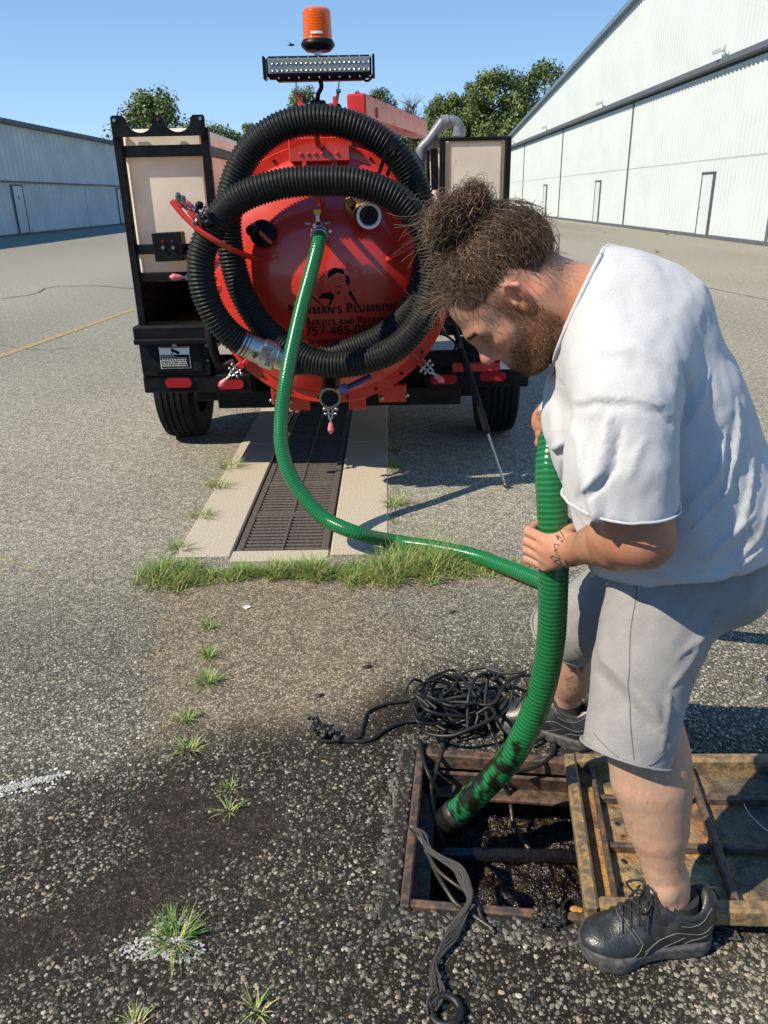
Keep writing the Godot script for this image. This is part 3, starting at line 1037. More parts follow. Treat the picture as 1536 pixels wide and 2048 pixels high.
	for k in 5:
		var z: float = [37.5, 54.6, 69.4, 84.0, 22.0][k]
		var d := MB.new()
		d.box(Vector3(0.075, 1.3, z + 0.62), Vector3(0.06, 2.35, 1.15), Basis(), 0.01)
		var dl := part("door", d, M.pale_metal, L)
		var fr := MB.new()
		for s in [0.0, 1.24]: fr.box(Vector3(0.085, 1.3, z + s), Vector3(0.08, 2.4, 0.05), Basis(), 0.005)
		fr.box(Vector3(0.085, 2.52, z + 0.62), Vector3(0.09, 0.05, 1.3), Basis(), 0.005)
		part("frame", fr, M.grey_trim, dl)
		var nt := TextMesh.new()
		nt.text = "B"
		nt.font_size = 16
		nt.pixel_size = 0.016
		nt.depth = 0.01
		var ns := MeshInstance3D.new()
		ns.mesh = nt
		ns.material_override = M.print
		ns.name = "door_number"
		ns.position = Vector3(0.112, 1.9, z + 0.62)
		ns.rotation.y = PI / 2
		dl.add_child(ns, true)
	# ---- far hangar between
	var F := thing("far_hangar", Vector3(3, 0, -97), "small pale blue hangar far off between the pipe and the hoses", "hangar")
	var fw := MB.new()
	corrugated(fw, Vector3(-9, 0, 0), Vector3(1, 0, 0), Vector3(0, 0, 1), 22.0, 0.0, func(_t): return 5.3, 0.6, 0.05)
	part("wall", fw, M.pale_metal, F)
	var fr2 := MB.new()
	fr2.quad_out(Vector3(-9.3, 5.3, 0.3), Vector3(13.3, 5.3, 0.3), Vector3(13.3, 6.6, -8), Vector3(-9.3, 6.6, -8), Vector3(0, 0, -6))
	fr2.box(Vector3(2, 5.3, 0.2), Vector3(22.6, 0.15, 0.2), Basis(), 0.02)
	part("roof", fr2, M.blue_trim, F)
	make_trees()
	# ---- a bird high up
	var b := MB.new()
	b.ball(Vector3.ZERO, Vector3(0.16, 0.05, 0.06), Basis(), 6, 10)
	b.tri(Vector3(0.03, 0.02, 0), Vector3(-0.06, 0.02, 0), Vector3(-0.09, 0.13, 0.3))
	b.tri(Vector3(0.03, 0.02, 0), Vector3(-0.06, 0.02, 0), Vector3(-0.12, 0.15, -0.28))
	b.tri(Vector3(-0.12, 0, 0), Vector3(-0.26, 0.02, 0.05), Vector3(-0.26, 0.02, -0.05))
	var bd := part("bird", b, M.dark)
	bd.position = Vector3(-4.365, 8.301, -42.000)
	tag(bd, "small dark bird flying in the sky left of the beacon", "bird")

func make_trees() -> void:
	var r := RandomNumberGenerator.new()
	r.seed = 31
	# x px, top px, half width px, depth, kind (0 broadleaf, 1 pine, 2 bare), label
	var list := [
		[Vector3(-27.971, 13.523, -106.000), 5.6, 0, "round broadleaf tree behind the left tank bracket"],
		[Vector3(-18.909, 9.060, -95.000), 3.4, 0, "low green tree between the left tank and the hose"],
		[Vector3(-14.484, 9.374, -92.000), 1.6, 0, "slim light green tree left of the hose top"],
		[Vector3(-17.624, 8.726, -100.000), 3.4, 0, "low hazy tree just left of the hoses"],
		[Vector3(-8.299, 12.327, -90.000), 2.4, 0, "pale green tree behind the light bar stem"],
		[Vector3(-11.820, 8.643, -96.000), 3.0, 0, "low tree behind the top of the black hose"],
		[Vector3(-2.678, 12.990, -100.000), 1.3, 1, "thin pine tip behind the red boom end"],
		[Vector3(-0.196, 12.813, -98.000), 3.0, 1, "dark pine above the red boom"],
		[Vector3(1.622, 7.949, -92.000), 3.0, 0, "low bright tree under the red boom"],
		[Vector3(3.284, 11.340, -96.000), 1.7, 2, "bare grey tree left of the grey pipe"],
		[Vector3(5.055, 10.856, -98.000), 1.5, 2, "second bare thin tree above the pipe"],
		[Vector3(6.312, 11.089, -88.000), 3.0, 0, "light green tree right behind the grey pipe"],
		[Vector3(8.909, 12.550, -92.000), 2.0, 1, "narrow dark pine left of the tall tree"],
		[Vector3(10.909, 12.731, -86.000), 3.7, 0, "tall sunlit tree with a visible pale trunk"],
		[Vector3(14.313, 12.789, -90.000), 3.8, 1, "dark bushy pine between the tall trees"],
		[Vector3(15.409, 13.046, -84.000), 4.1, 0, "largest dark tree beside the hangar gable"],
		[Vector3(20.513, 13.771, -96.000), 3.0, 1, "dark tree half behind the hangar roof edge"],
		[Vector3(14.589, 10.085, -100.000), 5.0, 0, "dark understorey tree behind the right tank"],
		[Vector3(5.333, 11.087, -93.000), 2.6, 0, "leafy tree behind the bend of the grey pipe"],
		[Vector3(7.451, 10.735, -90.000), 2.8, 0, "light tree between the pipe and the narrow pine"],
		[Vector3(9.734, 10.257, -88.000), 3.4, 0, "bushy tree filling the gap left of the tall trunk"],
		[Vector3(4.110, 7.932, -100.000), 3.4, 0, "low far tree behind the grey pipe"],
		[Vector3(9.567, 9.029, -102.000), 4.6, 0, "shaded low tree behind the right tank top"],
	]
	for t in list:
		tree(t[0], t[1], t[2], t[3], r)

func tree(top: Vector3, half: float, kind: int, label: String, r: RandomNumberGenerator) -> void:
	var h := top.y
	var T := thing(["broadleaf_tree", "pine_tree", "bare_tree"][kind], Vector3(top.x, 0, top.z), label, "tree", "trees beyond the apron")
	var tk := MB.new()
	var lean := Vector3(r.randf_range(-0.3, 0.3), 0, r.randf_range(-0.3, 0.3))
	tk.tube(PackedVector3Array([Vector3.ZERO, lean * 0.3 + Vector3(0, h * 0.4, 0), lean + Vector3(0, h * 0.93, 0)]), PackedFloat32Array([0.028 * h, 0.018 * h, 0.004 * h]), 8)
	var lv := MB.new()
	var clumps := []
	var n := 60 if kind == 0 else 54
	if kind == 2: n = 30
	for k in n:
		var f := r.randf()
		var y := h * lerpf(0.22 if kind == 0 else 0.42, 0.97, f)
		var wd := half * (sqrt(maxf(0.05, 1.0 - pow(absf(f - 0.38) / 0.64, 2.0))) if kind == 0 else (1.05 - f * 0.75))
		var a := r.randf() * TAU
		var rr := wd * sqrt(r.randf_range(0.12, 1.0))
		var p := Vector3(cos(a) * rr, y, sin(a) * rr) + lean * f
		clumps.append(p)
		var s := Vector3(lean.x * f, y - rr * (0.55 if kind != 1 else 0.2), lean.z * f)
		tk.tube(PackedVector3Array([s, s.lerp(p, 0.5) + Vector3(0, -0.1, 0), p]), PackedFloat32Array([0.007 * h, 0.0045 * h, 0.002 * h]), 5)
		if kind == 2:
			for w in 14:
				var e := p + Vector3(r.randfn(0, 0.6), r.randf_range(0.1, 1.4), r.randfn(0, 0.6))
				tk.tube(PackedVector3Array([s.lerp(p, r.randf()), e]), PackedFloat32Array([0.03, 0.012]), 4)
	part("trunk", tk, M.bark, T)
	var base := Color(0.078, 0.115, 0.032) if kind == 0 else Color(0.05, 0.08, 0.032)
	if kind == 2: base = Color(0.16, 0.16, 0.09)
	var tint := r.randf()
	base = base.lerp(Color(0.18, 0.22, 0.05), tint * 0.55 if kind == 0 else tint * 0.15)
	for p in clumps:
		var cr := half * r.randf_range(0.2, 0.36)
		var cn := int(210 if kind != 2 else 10)
		var tone := r.randf_range(0.75, 1.25)
		for k in cn:
			var d := Vector3(r.randfn(), r.randfn() * 0.75, r.randfn()).normalized() * pow(r.randf(), 0.45) * cr
			var q: Vector3 = p + d
			var s := r.randf_range(0.09, 0.2) * (0.8 if kind == 1 else 1.0) * clampf(half / 3.8, 0.8, 1.5)
			var nn := (d.normalized() + Vector3(r.randfn(), r.randfn() + 0.4, r.randfn()) * 0.7).normalized()
			var x := nn.cross(Vector3(r.randfn(), r.randfn(), r.randfn())).normalized()
			var y := nn.cross(x)
			lv.col = base * (tone * r.randf_range(0.75, 1.3))
			lv.quad(q - x * s, q - y * s * 0.6, q + x * s, q + y * s * 0.6)
	part("crown", lv, M.leaf, T)

# ---------------------------------------------------------------- the vacuum truck
var truck: Node3D
const TX := -0.32
const TY := 1.14
const RING := 0.665

func wp(called: String, m: MB, mt: Material, parent: Node3D) -> MeshInstance3D:
	# a part whose mesh was laid out in world metres
	var off := Vector3.ZERO
	var q: Node = parent
	while q is Node3D and q != self:
		off += (q as Node3D).position
		q = q.get_parent()
	for k in m.v.size(): m.v[k] -= off
	return part(called, m, mt, parent)

func dome_z(x: float, y: float) -> float:
	var r := Vector2(x - TX, y - TY).length() / 0.6
	return -4.235 + 0.16 * maxf(0.0, 1.0 - r * r)

func lettering(called: String, txt: String, size: float, at: Vector2, tilt: float, mt: Material, parent: Node3D, surf: Callable, serif := false) -> void:
	var sf := SystemFont.new()
	sf.font_names = PackedStringArray(["Droid Serif" if serif else "Droid Sans"])
	sf.font_weight = 700
	var f := sf
	var t := TextMesh.new()
	t.font = f
	t.text = txt
	t.font_size = 64
	t.pixel_size = size / 64.0
	t.depth = 0.0
	t.curve_step = 1.0
	t.horizontal_alignment = HORIZONTAL_ALIGNMENT_LEFT
	t.vertical_alignment = VERTICAL_ALIGNMENT_BOTTOM
	var a := t.surface_get_arrays(0)
	var src: PackedVector3Array = a[Mesh.ARRAY_VERTEX]
	var idx = a[Mesh.ARRAY_INDEX]
	var m := MB.new()
	var cs := cos(tilt)
	var sn := sin(tilt)
	for p in src:
		var x := at.x + p.x * cs - p.y * sn
		var y := at.y + p.x * sn + p.y * cs
		m.vert(surf.call(x, y), Vector3.BACK)
	if idx != null and idx.size() > 0:
		for k in range(0, idx.size(), 3):
			if absf((m.v[idx[k + 1]] - m.v[idx[k]]).cross(m.v[idx[k + 2]] - m.v[idx[k]]).z) > 1e-9: m.i.append_array(PackedInt32Array([idx[k], idx[k + 1], idx[k + 2]]))
	else:
		for k in src.size(): m.i.append(k)
	wp(called, m, mt, parent)

func text_width(txt: String, size: float) -> float:
	var f := SystemFont.new()
	f.font_names = PackedStringArray(["Droid Sans"])
	f.font_weight = 700
	return f.get_string_size(txt, HORIZONTAL_ALIGNMENT_LEFT, -1, 64).x * size / 64.0

func small_caps(txt: String, size: float, at: Vector2, tilt: float, mt: Material, parent: Node3D, surf: Callable) -> void:
	var x := 0.0
	for word in txt.split(" "):
		var first := word.substr(0, 1)
		var rest := word.substr(1)
		if word == "and":
			first = ""
			rest = word
		if first:
			lettering("letters", first, size, at + Vector2(cos(tilt), sin(tilt)) * x, tilt, mt, parent, surf)
			x += text_width(first, size)
		lettering("letters", rest.to_upper(), size * 0.78, at + Vector2(cos(tilt), sin(tilt)) * x, tilt, mt, parent, surf)
		x += text_width(rest.to_upper(), size * 0.78) + size * 0.24

func rect_tube(m: MB, a: Vector3, b: Vector3, w: float, h: float) -> void:
	m.bar(a, b, w, h, Vector3.UP, 0.004)

func make_truck() -> void:
	truck = thing("vacuum_truck", Vector3(TX, 0, -4.9), "red vacuum tank truck backed up over the drain, hoses hung on its rear door", "truck")
	var T := truck
	var zb := -4.4
	# ---- tank
	var m := MB.new()
	var back := Transform3D(axis_y(Vector3.BACK), Vector3(TX, TY, 0))
	m.lathe(PackedVector2Array([Vector2(0.0, -8.4), Vector2(0.3, -8.36), Vector2(0.55, -8.2), Vector2(0.61, -8.0), Vector2(0.61, -4.33), Vector2(0.61, -4.3)]), back, 72)
	wp("tank_shell", m, M.red, T)
	m = MB.new()
	m.lathe(PackedVector2Array([Vector2(0.6, -4.36), Vector2(RING, -4.36), Vector2(RING + 0.004, -4.355), Vector2(RING + 0.004, -4.305), Vector2(RING - 0.002, -4.3), Vector2(0.6, -4.3)]), back, 96)
	var ring := wp("tank_flange", m, M.red, T)
	m = MB.new()
	m.lathe(PackedVector2Array([Vector2(0.645, -4.301), Vector2(0.652, -4.296), Vector2(0.652, -4.288), Vector2(0.64, -4.285)]), back, 96)
	wp("gasket", m, M.rubber, ring)
	# ---- rear door: flat rim, then a dished head
	m = MB.new()
	var pr := PackedVector2Array([Vector2(RING, -4.283), Vector2(RING + 0.003, -4.28), Vector2(RING + 0.003, -4.263), Vector2(RING, -4.26), Vector2(0.612, -4.258), Vector2(0.604, -4.25)])
	for k in 15:
		var rr := 0.6 * cos(PI * 0.5 * k / 14.0)
		pr.append(Vector2(rr, -4.235 + 0.16 * (1.0 - rr * rr / 0.36)))
	m.lathe(pr, back, 96)
	var door := wp("rear_door", m, M.red, T)
	for k in 24:
		var a := TAU * (k + 0.5) / 24.0
		m = MB.new()
		m.bolt(Vector3(TX + cos(a) * 0.638, TY + sin(a) * 0.638, -4.258), Vector3.BACK, 0.0085, 0.008)
		wp("bolt", m, M.black_paint, door)
	# rack blocks and upright ribs on the door top
	for sx in [-0.075, 0.075]:
		m = MB.new()
		m.bar(Vector3(TX + sx - 0.01, 1.50, -4.175), Vector3(TX + sx - 0.01, 1.86, -4.262), 0.022, 0.05, Vector3.BACK, 0.004)
		m.bar(Vector3(TX + sx - 0.01, 1.74, -4.24), Vector3(TX + sx - 0.01, 1.98, -4.24), 0.034, 0.05, Vector3.BACK, 0.004)
		wp("rack_upright", m, M.red, T)
	m = MB.new()
	m.box(Vector3(TX - 0.01, 1.775, -4.22), Vector3(0.3, 0.11, 0.035), Basis(), 0.005)
	for k in 6: m.bolt(Vector3(TX - 0.1 + k * 0.036, 1.755, -4.2025), Vector3.BACK, 0.009, 0.007)
	wp("rack_plate", m, M.red, T)
	m = MB.new()
	m.lathe(PackedVector2Array([Vector2(0.60, -4.33), Vector2(0.715, -4.33), Vector2(0.715, -4.31), Vector2(0.60, -4.31)]), back, 30, -2.05, -1.1)
	wp("guard_plate", m, M.red, T)
	# hanging fingers that carry the hose loops
	for hk in [[Vector3(TX, 1.79, -4.2), Vector3(TX, 1.80, -4.02), Vector3(TX, 1.93, -3.95)], [Vector3(TX, 1.54, -4.14), Vector3(TX, 1.545, -3.92), Vector3(TX, 1.64, -3.84)]]:
		m = MB.new()
		m.tube(spline(hk, 0.02), PackedFloat32Array([0.014]), 10)
		wp("hose_hook", m, M.red, T)
	m = MB.new()
	for s in [-0.022, 0.022]:
		m.bar(Vector3(-0.015, 1.641, -3.920) + Vector3(s, 0, 0), Vector3(0.040, 1.769, -3.880) + Vector3(s, 0, 0), 0.018, 0.008, Vector3.BACK, 0.002)
	m.rod(Vector3(0.040, 1.772, -3.890), Vector3(0.040, 1.770, -3.860), 0.026, 14)
	wp("hose_strap", m, M.black_paint, T)
	# swing arms with knobs
	var arm_l := [Vector3(-0.983, 1.552, -3.780), Vector3(-0.931, 1.487, -3.770), Vector3(-0.858, 1.419, -3.760), Vector3(-0.757, 1.352, -3.780), Vector3(-0.692, 1.302, -3.920), Vector3(-0.654, 1.258, -4.130)]
	m = MB.new()
	m.tube(spline(arm_l, 0.02), PackedFloat32Array([0.014]), 8, PackedColorArray(), true, 0.45)
	m.bar(Vector3(-0.964, 1.555, -3.790), Vector3(-0.847, 1.454, -3.790), 0.02, 0.012)
	for p in [Vector3(-0.952, 1.542, -3.790), Vector3(-0.895, 1.494, -3.790), Vector3(-0.874, 1.455, -3.790)]: m.box(p, Vector3(0.03, 0.045, 0.035), Basis.from_euler(Vector3(0, 0, 0.6)), 0.004)
	var arm := wp("door_arm", m, M.red, T)
	for kp in [Vector3(-0.950, 1.557, -3.770), Vector3(-0.929, 1.544, -3.770), Vector3(-0.868, 1.473, -3.770), Vector3(-0.887, 1.443, -3.770)]:
		m = MB.new()
		m.bolt(kp, Vector3(0.3, 1, 0.5), 0.013, 0.03)
		wp("bolt", m, M.steel, arm)
	m = MB.new()
	m.rod(Vector3(-0.876, 1.503, -3.780), Vector3(-0.855, 1.528, -3.760), 0.008, 10)
	m.ball(Vector3(-0.852, 1.532, -3.760), Vector3(0.02, 0.017, 0.02))
	m.rod(Vector3(-0.841, 1.442, -3.780), Vector3(-0.820, 1.468, -3.760), 0.008, 10)
	m.ball(Vector3(-0.819, 1.455, -3.760), Vector3(0.022, 0.02, 0.02))
	wp("knob", m, M.black_paint, arm)
	m = MB.new()
	m.tube(spline([Vector3(-0.006, 1.250, -4.130), Vector3(0.103, 1.309, -4.050), Vector3(0.236, 1.377, -3.980), Vector3(0.376, 1.463, -3.930)], 0.02), PackedFloat32Array([0.014]), 8, PackedColorArray(), true, 0.45)
	wp("door_arm", m, M.red, T)
	# side lugs and hinge pads on the left of the flange
	for lg in [[0.12, 0.05], [-0.02, 0.05]]:
		m = MB.new()
		m.box(Vector3(TX - 0.63, TY + lg[0], -4.24), Vector3(0.14, 0.03, 0.05), Basis(), 0.004)
		wp("side_lug", m, M.red, T)
	# ---- toggle clamps round the flange
	var ci := 0
	for a in [2.62, 3.09, 3.86, -1.59, -0.72, 0.42]:
		clamp_at(a, T, ci)
		ci += 1
	# ---- fittings on the door
	# sight port with red handle
	m = MB.new()
	var pa := Vector3(-0.623, 1.388, -4.130)
	m.lathe(PackedVector2Array([Vector2(0.068, 0.0), Vector2(0.066, 0.03), Vector2(0.06, 0.035), Vector2(0.0, 0.035)]), Transform3D(axis_y(Vector3(-0.25, 0.15, 1)), pa), 28)
	m.ball(pa + Vector3(-0.045, 0.02, 0.07), Vector3(0.035, 0.03, 0.03))
	var port := wp("sight_port", m, M.black_paint, T)
	m = MB.new()
	m.bar(pa + Vector3(-0.055, 0.05, 0.06), pa + Vector3(0.045, -0.045, 0.05), 0.02, 0.02)
	wp("handle", m, M.red, port)
	# inlet with clamp and valve where the green hose starts
	m = MB.new()
	var f0 := Vector3(-0.333, 1.415, -4.075)
	m.rod(f0 + Vector3(0, 0, -0.02), f0 + Vector3(0, -0.01, 0.1), 0.034, 20)
	m.tube(PackedVector3Array([f0 + Vector3(0, 0.0, 0.06), f0 + Vector3(0, -0.02, 0.12), f0 + Vector3(-0.005, -0.06, 0.15)]), PackedFloat32Array([0.035, 0.04, 0.042]), 20)
	m.rod(f0 + Vector3(0, 0.03, 0.1), f0 + Vector3(0, 0.065, 0.1), 0.015, 12)
	m.bolt(f0 + Vector3(0.035, 0.02, 0.11), Vector3(1, 0.2, 0.3), 0.009, 0.03)
	m.bolt(f0 + Vector3(-0.035, 0.02, 0.11), Vector3(-1, 0.2, 0.3), 0.009, 0.03)
	var inl := wp("hose_inlet", m, M.steel, T)
	m = MB.new()
	m.box(f0 + Vector3(0, 0.075, 0.1), Vector3(0.035, 0.022, 0.03), Basis(), 0.005)
	wp("yellow_cap", m, M.yellow, inl)
	# valve outlets, top right and bottom
	for vv in [[Vector3(-0.165, 1.516, -4.090), Vector3(-0.083, 1.467, -3.920), 0.06, true], [Vector3(-0.313, 0.680, -4.100), Vector3(-0.309, 0.587, -3.900), 0.057, false]]:
		var a: Vector3 = vv[0]
		var b: Vector3 = vv[1]
		var rr: float = vv[2]
		var d := Vector3(0.03, -0.06, 1).normalized()
		m = MB.new()
		m.tube(spline([a, a.lerp(b, 0.5) + Vector3(0, 0, -0.02), b - d * 0.06], 0.01), PackedFloat32Array([rr * 0.86]), 24)
		m.lathe(PackedVector2Array([Vector2(rr * 0.98, -0.11), Vector2(rr * 1.08, -0.1), Vector2(rr * 1.08, -0.055), Vector2(rr * 0.98, -0.05)]), Transform3D(axis_y(d), b), 8)
		var val := wp("valve", m, M.brass, T)
		m = MB.new()
		m.lathe(PackedVector2Array([Vector2(rr * 0.92, -0.055), Vector2(rr * 0.96, -0.04), Vector2(rr * 0.9, -0.035), Vector2(rr * 0.9, -0.02), Vector2(rr, -0.012), Vector2(rr, -0.003), Vector2(rr * 0.97, 0.0), Vector2(rr * 0.8, 0.0), Vector2(rr * 0.77, -0.004), Vector2(rr * 0.74, -0.06)]), Transform3D(axis_y(d), b), 36)
		wp("collar", m, M.white if vv[3] else M.steel, val)
		m = MB.new()
		m.lathe(PackedVector2Array([Vector2(rr * 0.76, -0.045), Vector2(0.0, -0.06)]), Transform3D(axis_y(d), b), 24)
		wp("bore", m, M.dark, val)
		if vv[3]:
			m = MB.new()
			m.box(Vector3(-0.175, 1.530, -4.000), Vector3(0.035, 0.05, 0.05), Basis.from_euler(Vector3(0, 0, 0.4)), 0.008)
			wp("cam_lever", m, M.brass, val)
		else:
			m = MB.new()
			m.bar(Vector3(-0.234, 0.636, -3.900), Vector3(-0.094, 0.690, -3.950), 0.035, 0.02)
			m.rod(Vector3(-0.235, 0.639, -3.910), Vector3(-0.232, 0.645, -3.870), 0.024, 16)
			wp("handle", m, M.blue, val)
	# ---- lettering and picture on the door
	var surf := func(x: float, y: float) -> Vector3: return Vector3(x, y, dome_z(x, y) + 0.0025)
	var lg := thing_part("door_lettering", T)
	small_caps("Newman's Plumbing", 0.066, Vector2(-0.525, 0.977), 0.012, M.print, lg, surf)
	small_caps("Service and Repair", 0.05, Vector2(-0.43, 0.922), 0.012, M.print, lg, surf)
	lettering("letters", "757-465-0883", 0.066, Vector2(-0.44, 0.862), 0.012, M.print, lg, surf)
	lettering("letters", "24 HOUR EMERGENCY SERVICE", 0.027, Vector2(-0.425, 0.826), 0.012, M.print, lg, surf)
	var pic := thing_part("door_emblem", T)
	emblem(pic, surf)
	# ---- light bar and beacon above
	m = MB.new()
	m.bar(Vector3(-0.576, 2.147, -4.320), Vector3(-0.061, 2.145, -4.320), 0.06, 0.098, Vector3.UP, 0.012)
	for s in [-0.268, 0.268]: m.box(Vector3(-0.319, 2.145, -4.315) + Vector3(s, 0.0, 0), Vector3(0.012, 0.1, 0.068), Basis.from_euler(Vector3(0, 0, 0.0)), 0.006)
	m.box(Vector3(-0.319, 2.101, -4.340), Vector3(0.43, 0.024, 0.06), Basis(), 0.006)
	m.tube(spline([Vector3(-0.119, 2.107, -4.330), Vector3(-0.082, 2.083, -4.320), Vector3(-0.054, 2.107, -4.310), Vector3(-0.051, 2.154, -4.310)], 0.01), PackedFloat32Array([0.006]), 8)
	var lb := wp("light_bar", m, M.black_paint, T)
	m = MB.new()
	m.box(Vector3(-0.317, 2.152, -4.288), Vector3(0.50, 0.064, 0.006), Basis(), 0.002)
	wp("lens_panel", m, mat(Color(0.26, 0.29, 0.33), 0.25, 0.3), lb)
	var led := MB.new()
	led.lathe(PackedVector2Array([Vector2(0.0108, 0.0), Vector2(0.0095, 0.004), Vector2(0.006, 0.0015), Vector2(0.004, 0.004), Vector2(0.0, 0.004)]), Transform3D(axis_y(Vector3.BACK), Vector3.ZERO), 12)
	var ledm := led.mesh()
	var lc: Vector3 = Vector3(-0.316, 2.152, -4.284)
	for k in 21:
		for j in 2:
			var o := part("led", ledm, M.alu if (k < 3 or k > 17) else M.led_warm, lb)
			o.position = lc - T.position - lb.position + Vector3(-0.235 + k * 0.0235, -0.015 + j * 0.03, 0)
	for k in 11:
		for j in 2:
			m = MB.new()
			m.bolt(Vector3(-0.317, 2.142, -4.289) + Vector3(-0.25 + k * 0.05, -0.043 + j * 0.086, 0), Vector3.BACK, 0.0045, 0.004)
			wp("screw", m, M.steel, lb)
	m = MB.new()
	m.tube(spline([Vector3(-0.318, 2.093, -4.330), Vector3(-0.312, 2.067, -4.330), Vector3(-0.333, 2.030, -4.350), Vector3(-0.337, 1.983, -4.370)], 0.01), PackedFloat32Array([0.011]), 10)
	wp("cable", m, M.rubber, lb)
	m = MB.new()
	for x in [[590, 596], [679, 672]]:
		pass
	m.rod(Vector3(-0.441, 2.097, -4.340), Vector3(-0.435, 2.040, -4.340), 0.004, 8)
	m.rod(Vector3(-0.222, 2.092, -4.340), Vector3(-0.232, 2.036, -4.340), 0.004, 8)
	wp("stay_rod", m, M.steel, lb)
	m = MB.new()
	for p in [[Vector3(-0.437, 2.048, -4.340), Vector3(-0.424, 1.964, -4.340)], [Vector3(-0.229, 2.044, -4.340), Vector3(-0.248, 1.960, -4.340)]]:
		m.bar(p[0], p[1], 0.014, 0.014)
		m.box(p[1] + Vector3(0, 0.03, 0), Vector3(0.022, 0.06, 0.03), Basis(), 0.003)
	wp("stay", m, M.red, lb)
	m = MB.new()
	m.box(Vector3(-0.334, 1.975, -4.360), Vector3(0.225, 0.028, 0.06), Basis(), 0.005)
	m.box(Vector3(-0.336, 1.991, -4.360), Vector3(0.08, 0.03, 0.05), Basis(), 0.008)
	wp("mount", m, M.black_paint, lb)
	for p in [Vector3(-0.436, 2.041, -4.310), Vector3(-0.227, 2.041, -4.310)]:
		m = MB.new()
		m.bolt(p - Vector3(0.012, 0, 0), Vector3(1, 0, 0), 0.01, 0.024)
		wp("wing_nut", m, M.steel, lb)
	# beacon
	var bx := Transform3D(Basis.from_euler(Vector3(0, 0, -0.005)), Vector3(-0.323, 2.233, -4.360))
	m = MB.new()
	m.lathe(PackedVector2Array([Vector2(0.0, -0.012), Vector2(0.06, -0.012), Vector2(0.078, 0.004), Vector2(0.083, 0.012), Vector2(0.083, 0.02), Vector2(0.076, 0.03), Vector2(0.073, 0.036), Vector2(0.0, 0.036)]), bx, 40)
	var bc := wp("beacon", m, M.black_paint, T)
	m = MB.new()
	var bp := PackedVector2Array([Vector2(0.0725, 0.036)])
	for k in 19:
		var yy := 0.04 + k * 0.0062
		var taper := 0.072 - 0.003 * k / 18.0
		bp.append(Vector2(taper, yy))
		bp.append(Vector2(taper - 0.0016, yy + 0.0031))
	bp.append_array(PackedVector2Array([Vector2(0.068, 0.158), Vector2(0.06, 0.166), Vector2(0.0, 0.168)]))
	m.lathe(bp, bx, 40)
	wp("dome_lens", m, M.amber, bc)
	m = MB.new()
	var cp := PackedVector2Array([Vector2(0.05, 0.036)])
	for k in 12:
		cp.append(Vector2(0.05, 0.045 + k * 0.009))
		cp.append(Vector2(0.044, 0.0495 + k * 0.009))
	cp.append(Vector2(0.0, 0.153))
	m.lathe(cp, bx, 28)
	wp("reflector", m, M.amber_core, bc)
	m = MB.new()
	m.lathe(PackedVector2Array([Vector2(0.02, -0.05), Vector2(0.02, -0.012)]), bx, 14)
	wp("stem", m, M.alu, bc)
	m = MB.new()
	for k in 8:
		var a0 := 1.15 + k * 0.1
		var p0 := bx * Vector3(cos(a0) * 0.0742, 0.052, sin(a0) * 0.0742)
		var p1 := bx * Vector3(cos(a0 + 0.1) * 0.0742, 0.052, sin(a0 + 0.1) * 0.0742)
		m.quad_out(p0, p1, p1 + Vector3(0, 0.011, 0), p0 + Vector3(0, 0.011, 0), bx.origin)
	wp("maker_sticker", m, M.white, bc)
	# ---- boom on the tank top
	m = MB.new()
	m.bar(Vector3(-0.165, 2.041, -5.000), Vector3(0.280, 2.041, -6.800), 0.115, 0.13, Vector3.UP, 0.01)
	var bm := wp("boom", m, M.red_gloss, T)
	m = MB.new()
	m.rod(Vector3(-0.070, 1.960, -5.250) , Vector3(-0.067, 2.082, -5.250), 0.02, 12)
	m.box(Vector3(-0.065, 2.025, -5.250), Vector3(0.06, 0.06, 0.06), Basis(), 0.01)
	m.rod(Vector3(-0.080, 1.823, -5.300), Vector3(-0.085, 1.992, -5.300), 0.045, 16)
	wp("boom_post", m, M.red, bm)
	m = MB.new()
	m.rod(Vector3(-0.067, 2.067, -5.230), Vector3(-0.066, 2.115, -5.230), 0.017, 12)
	wp("pin", m, M.black_paint, bm)
	# ---- grey vent pipe
	m = MB.new()
	m.tube(spline([Vector3(0.217, 1.527, -5.300), Vector3(0.221, 1.732, -5.300), Vector3(0.227, 1.817, -5.300), Vector3(0.274, 1.867, -5.300), Vector3(0.336, 1.942, -5.300), Vector3(0.360, 1.969, -5.300), Vector3(0.394, 1.974, -5.300), Vector3(0.435, 1.970, -5.300), Vector3(0.453, 1.953, -5.300), Vector3(0.461, 1.881, -5.300)], 0.01), PackedFloat32Array([0.034]), 18)
	m.rod(Vector3(0.457, 1.945, -5.300), Vector3(0.458, 1.892, -5.300), 0.042, 18)
	m.rod(Vector3(0.221, 1.755, -5.300), Vector3(0.224, 1.809, -5.300), 0.042, 18)
	m.rod(Vector3(0.351, 1.969, -5.300) , Vector3(0.394, 1.974, -5.300), 0.041, 18)
	wp("vent_pipe", m, M.grey_pvc, T)
	m = MB.new()
	m.bar(Vector3(0.272, 1.585, -5.250), Vector3(0.265, 1.814, -5.250), 0.018, 0.03)
	m.bar(Vector3(0.307, 1.584, -5.200), Vector3(0.300, 1.819, -5.200), 0.045, 0.05)
	wp("pipe_bracket", m, M.black_paint, T)
	# ---- water tanks in their frames
	m = MB.new()
	m.box(Vector3(-1.165, 1.52, -5.75), Vector3(0.45, 0.77, 2.6), Basis(), 0.035)
	var wl := wp("water_tank", m, M.poly, T)
	tag(wl, "left translucent white water tank in a black frame")
	m = MB.new()
	m.box(Vector3(0.545, 1.63, -6.2), Vector3(0.365, 0.48, 2.2), Basis(), 0.03)
	tag(wp("water_tank", m, M.poly, T), "right translucent white water tank, shorter than the left one")
	m = MB.new()
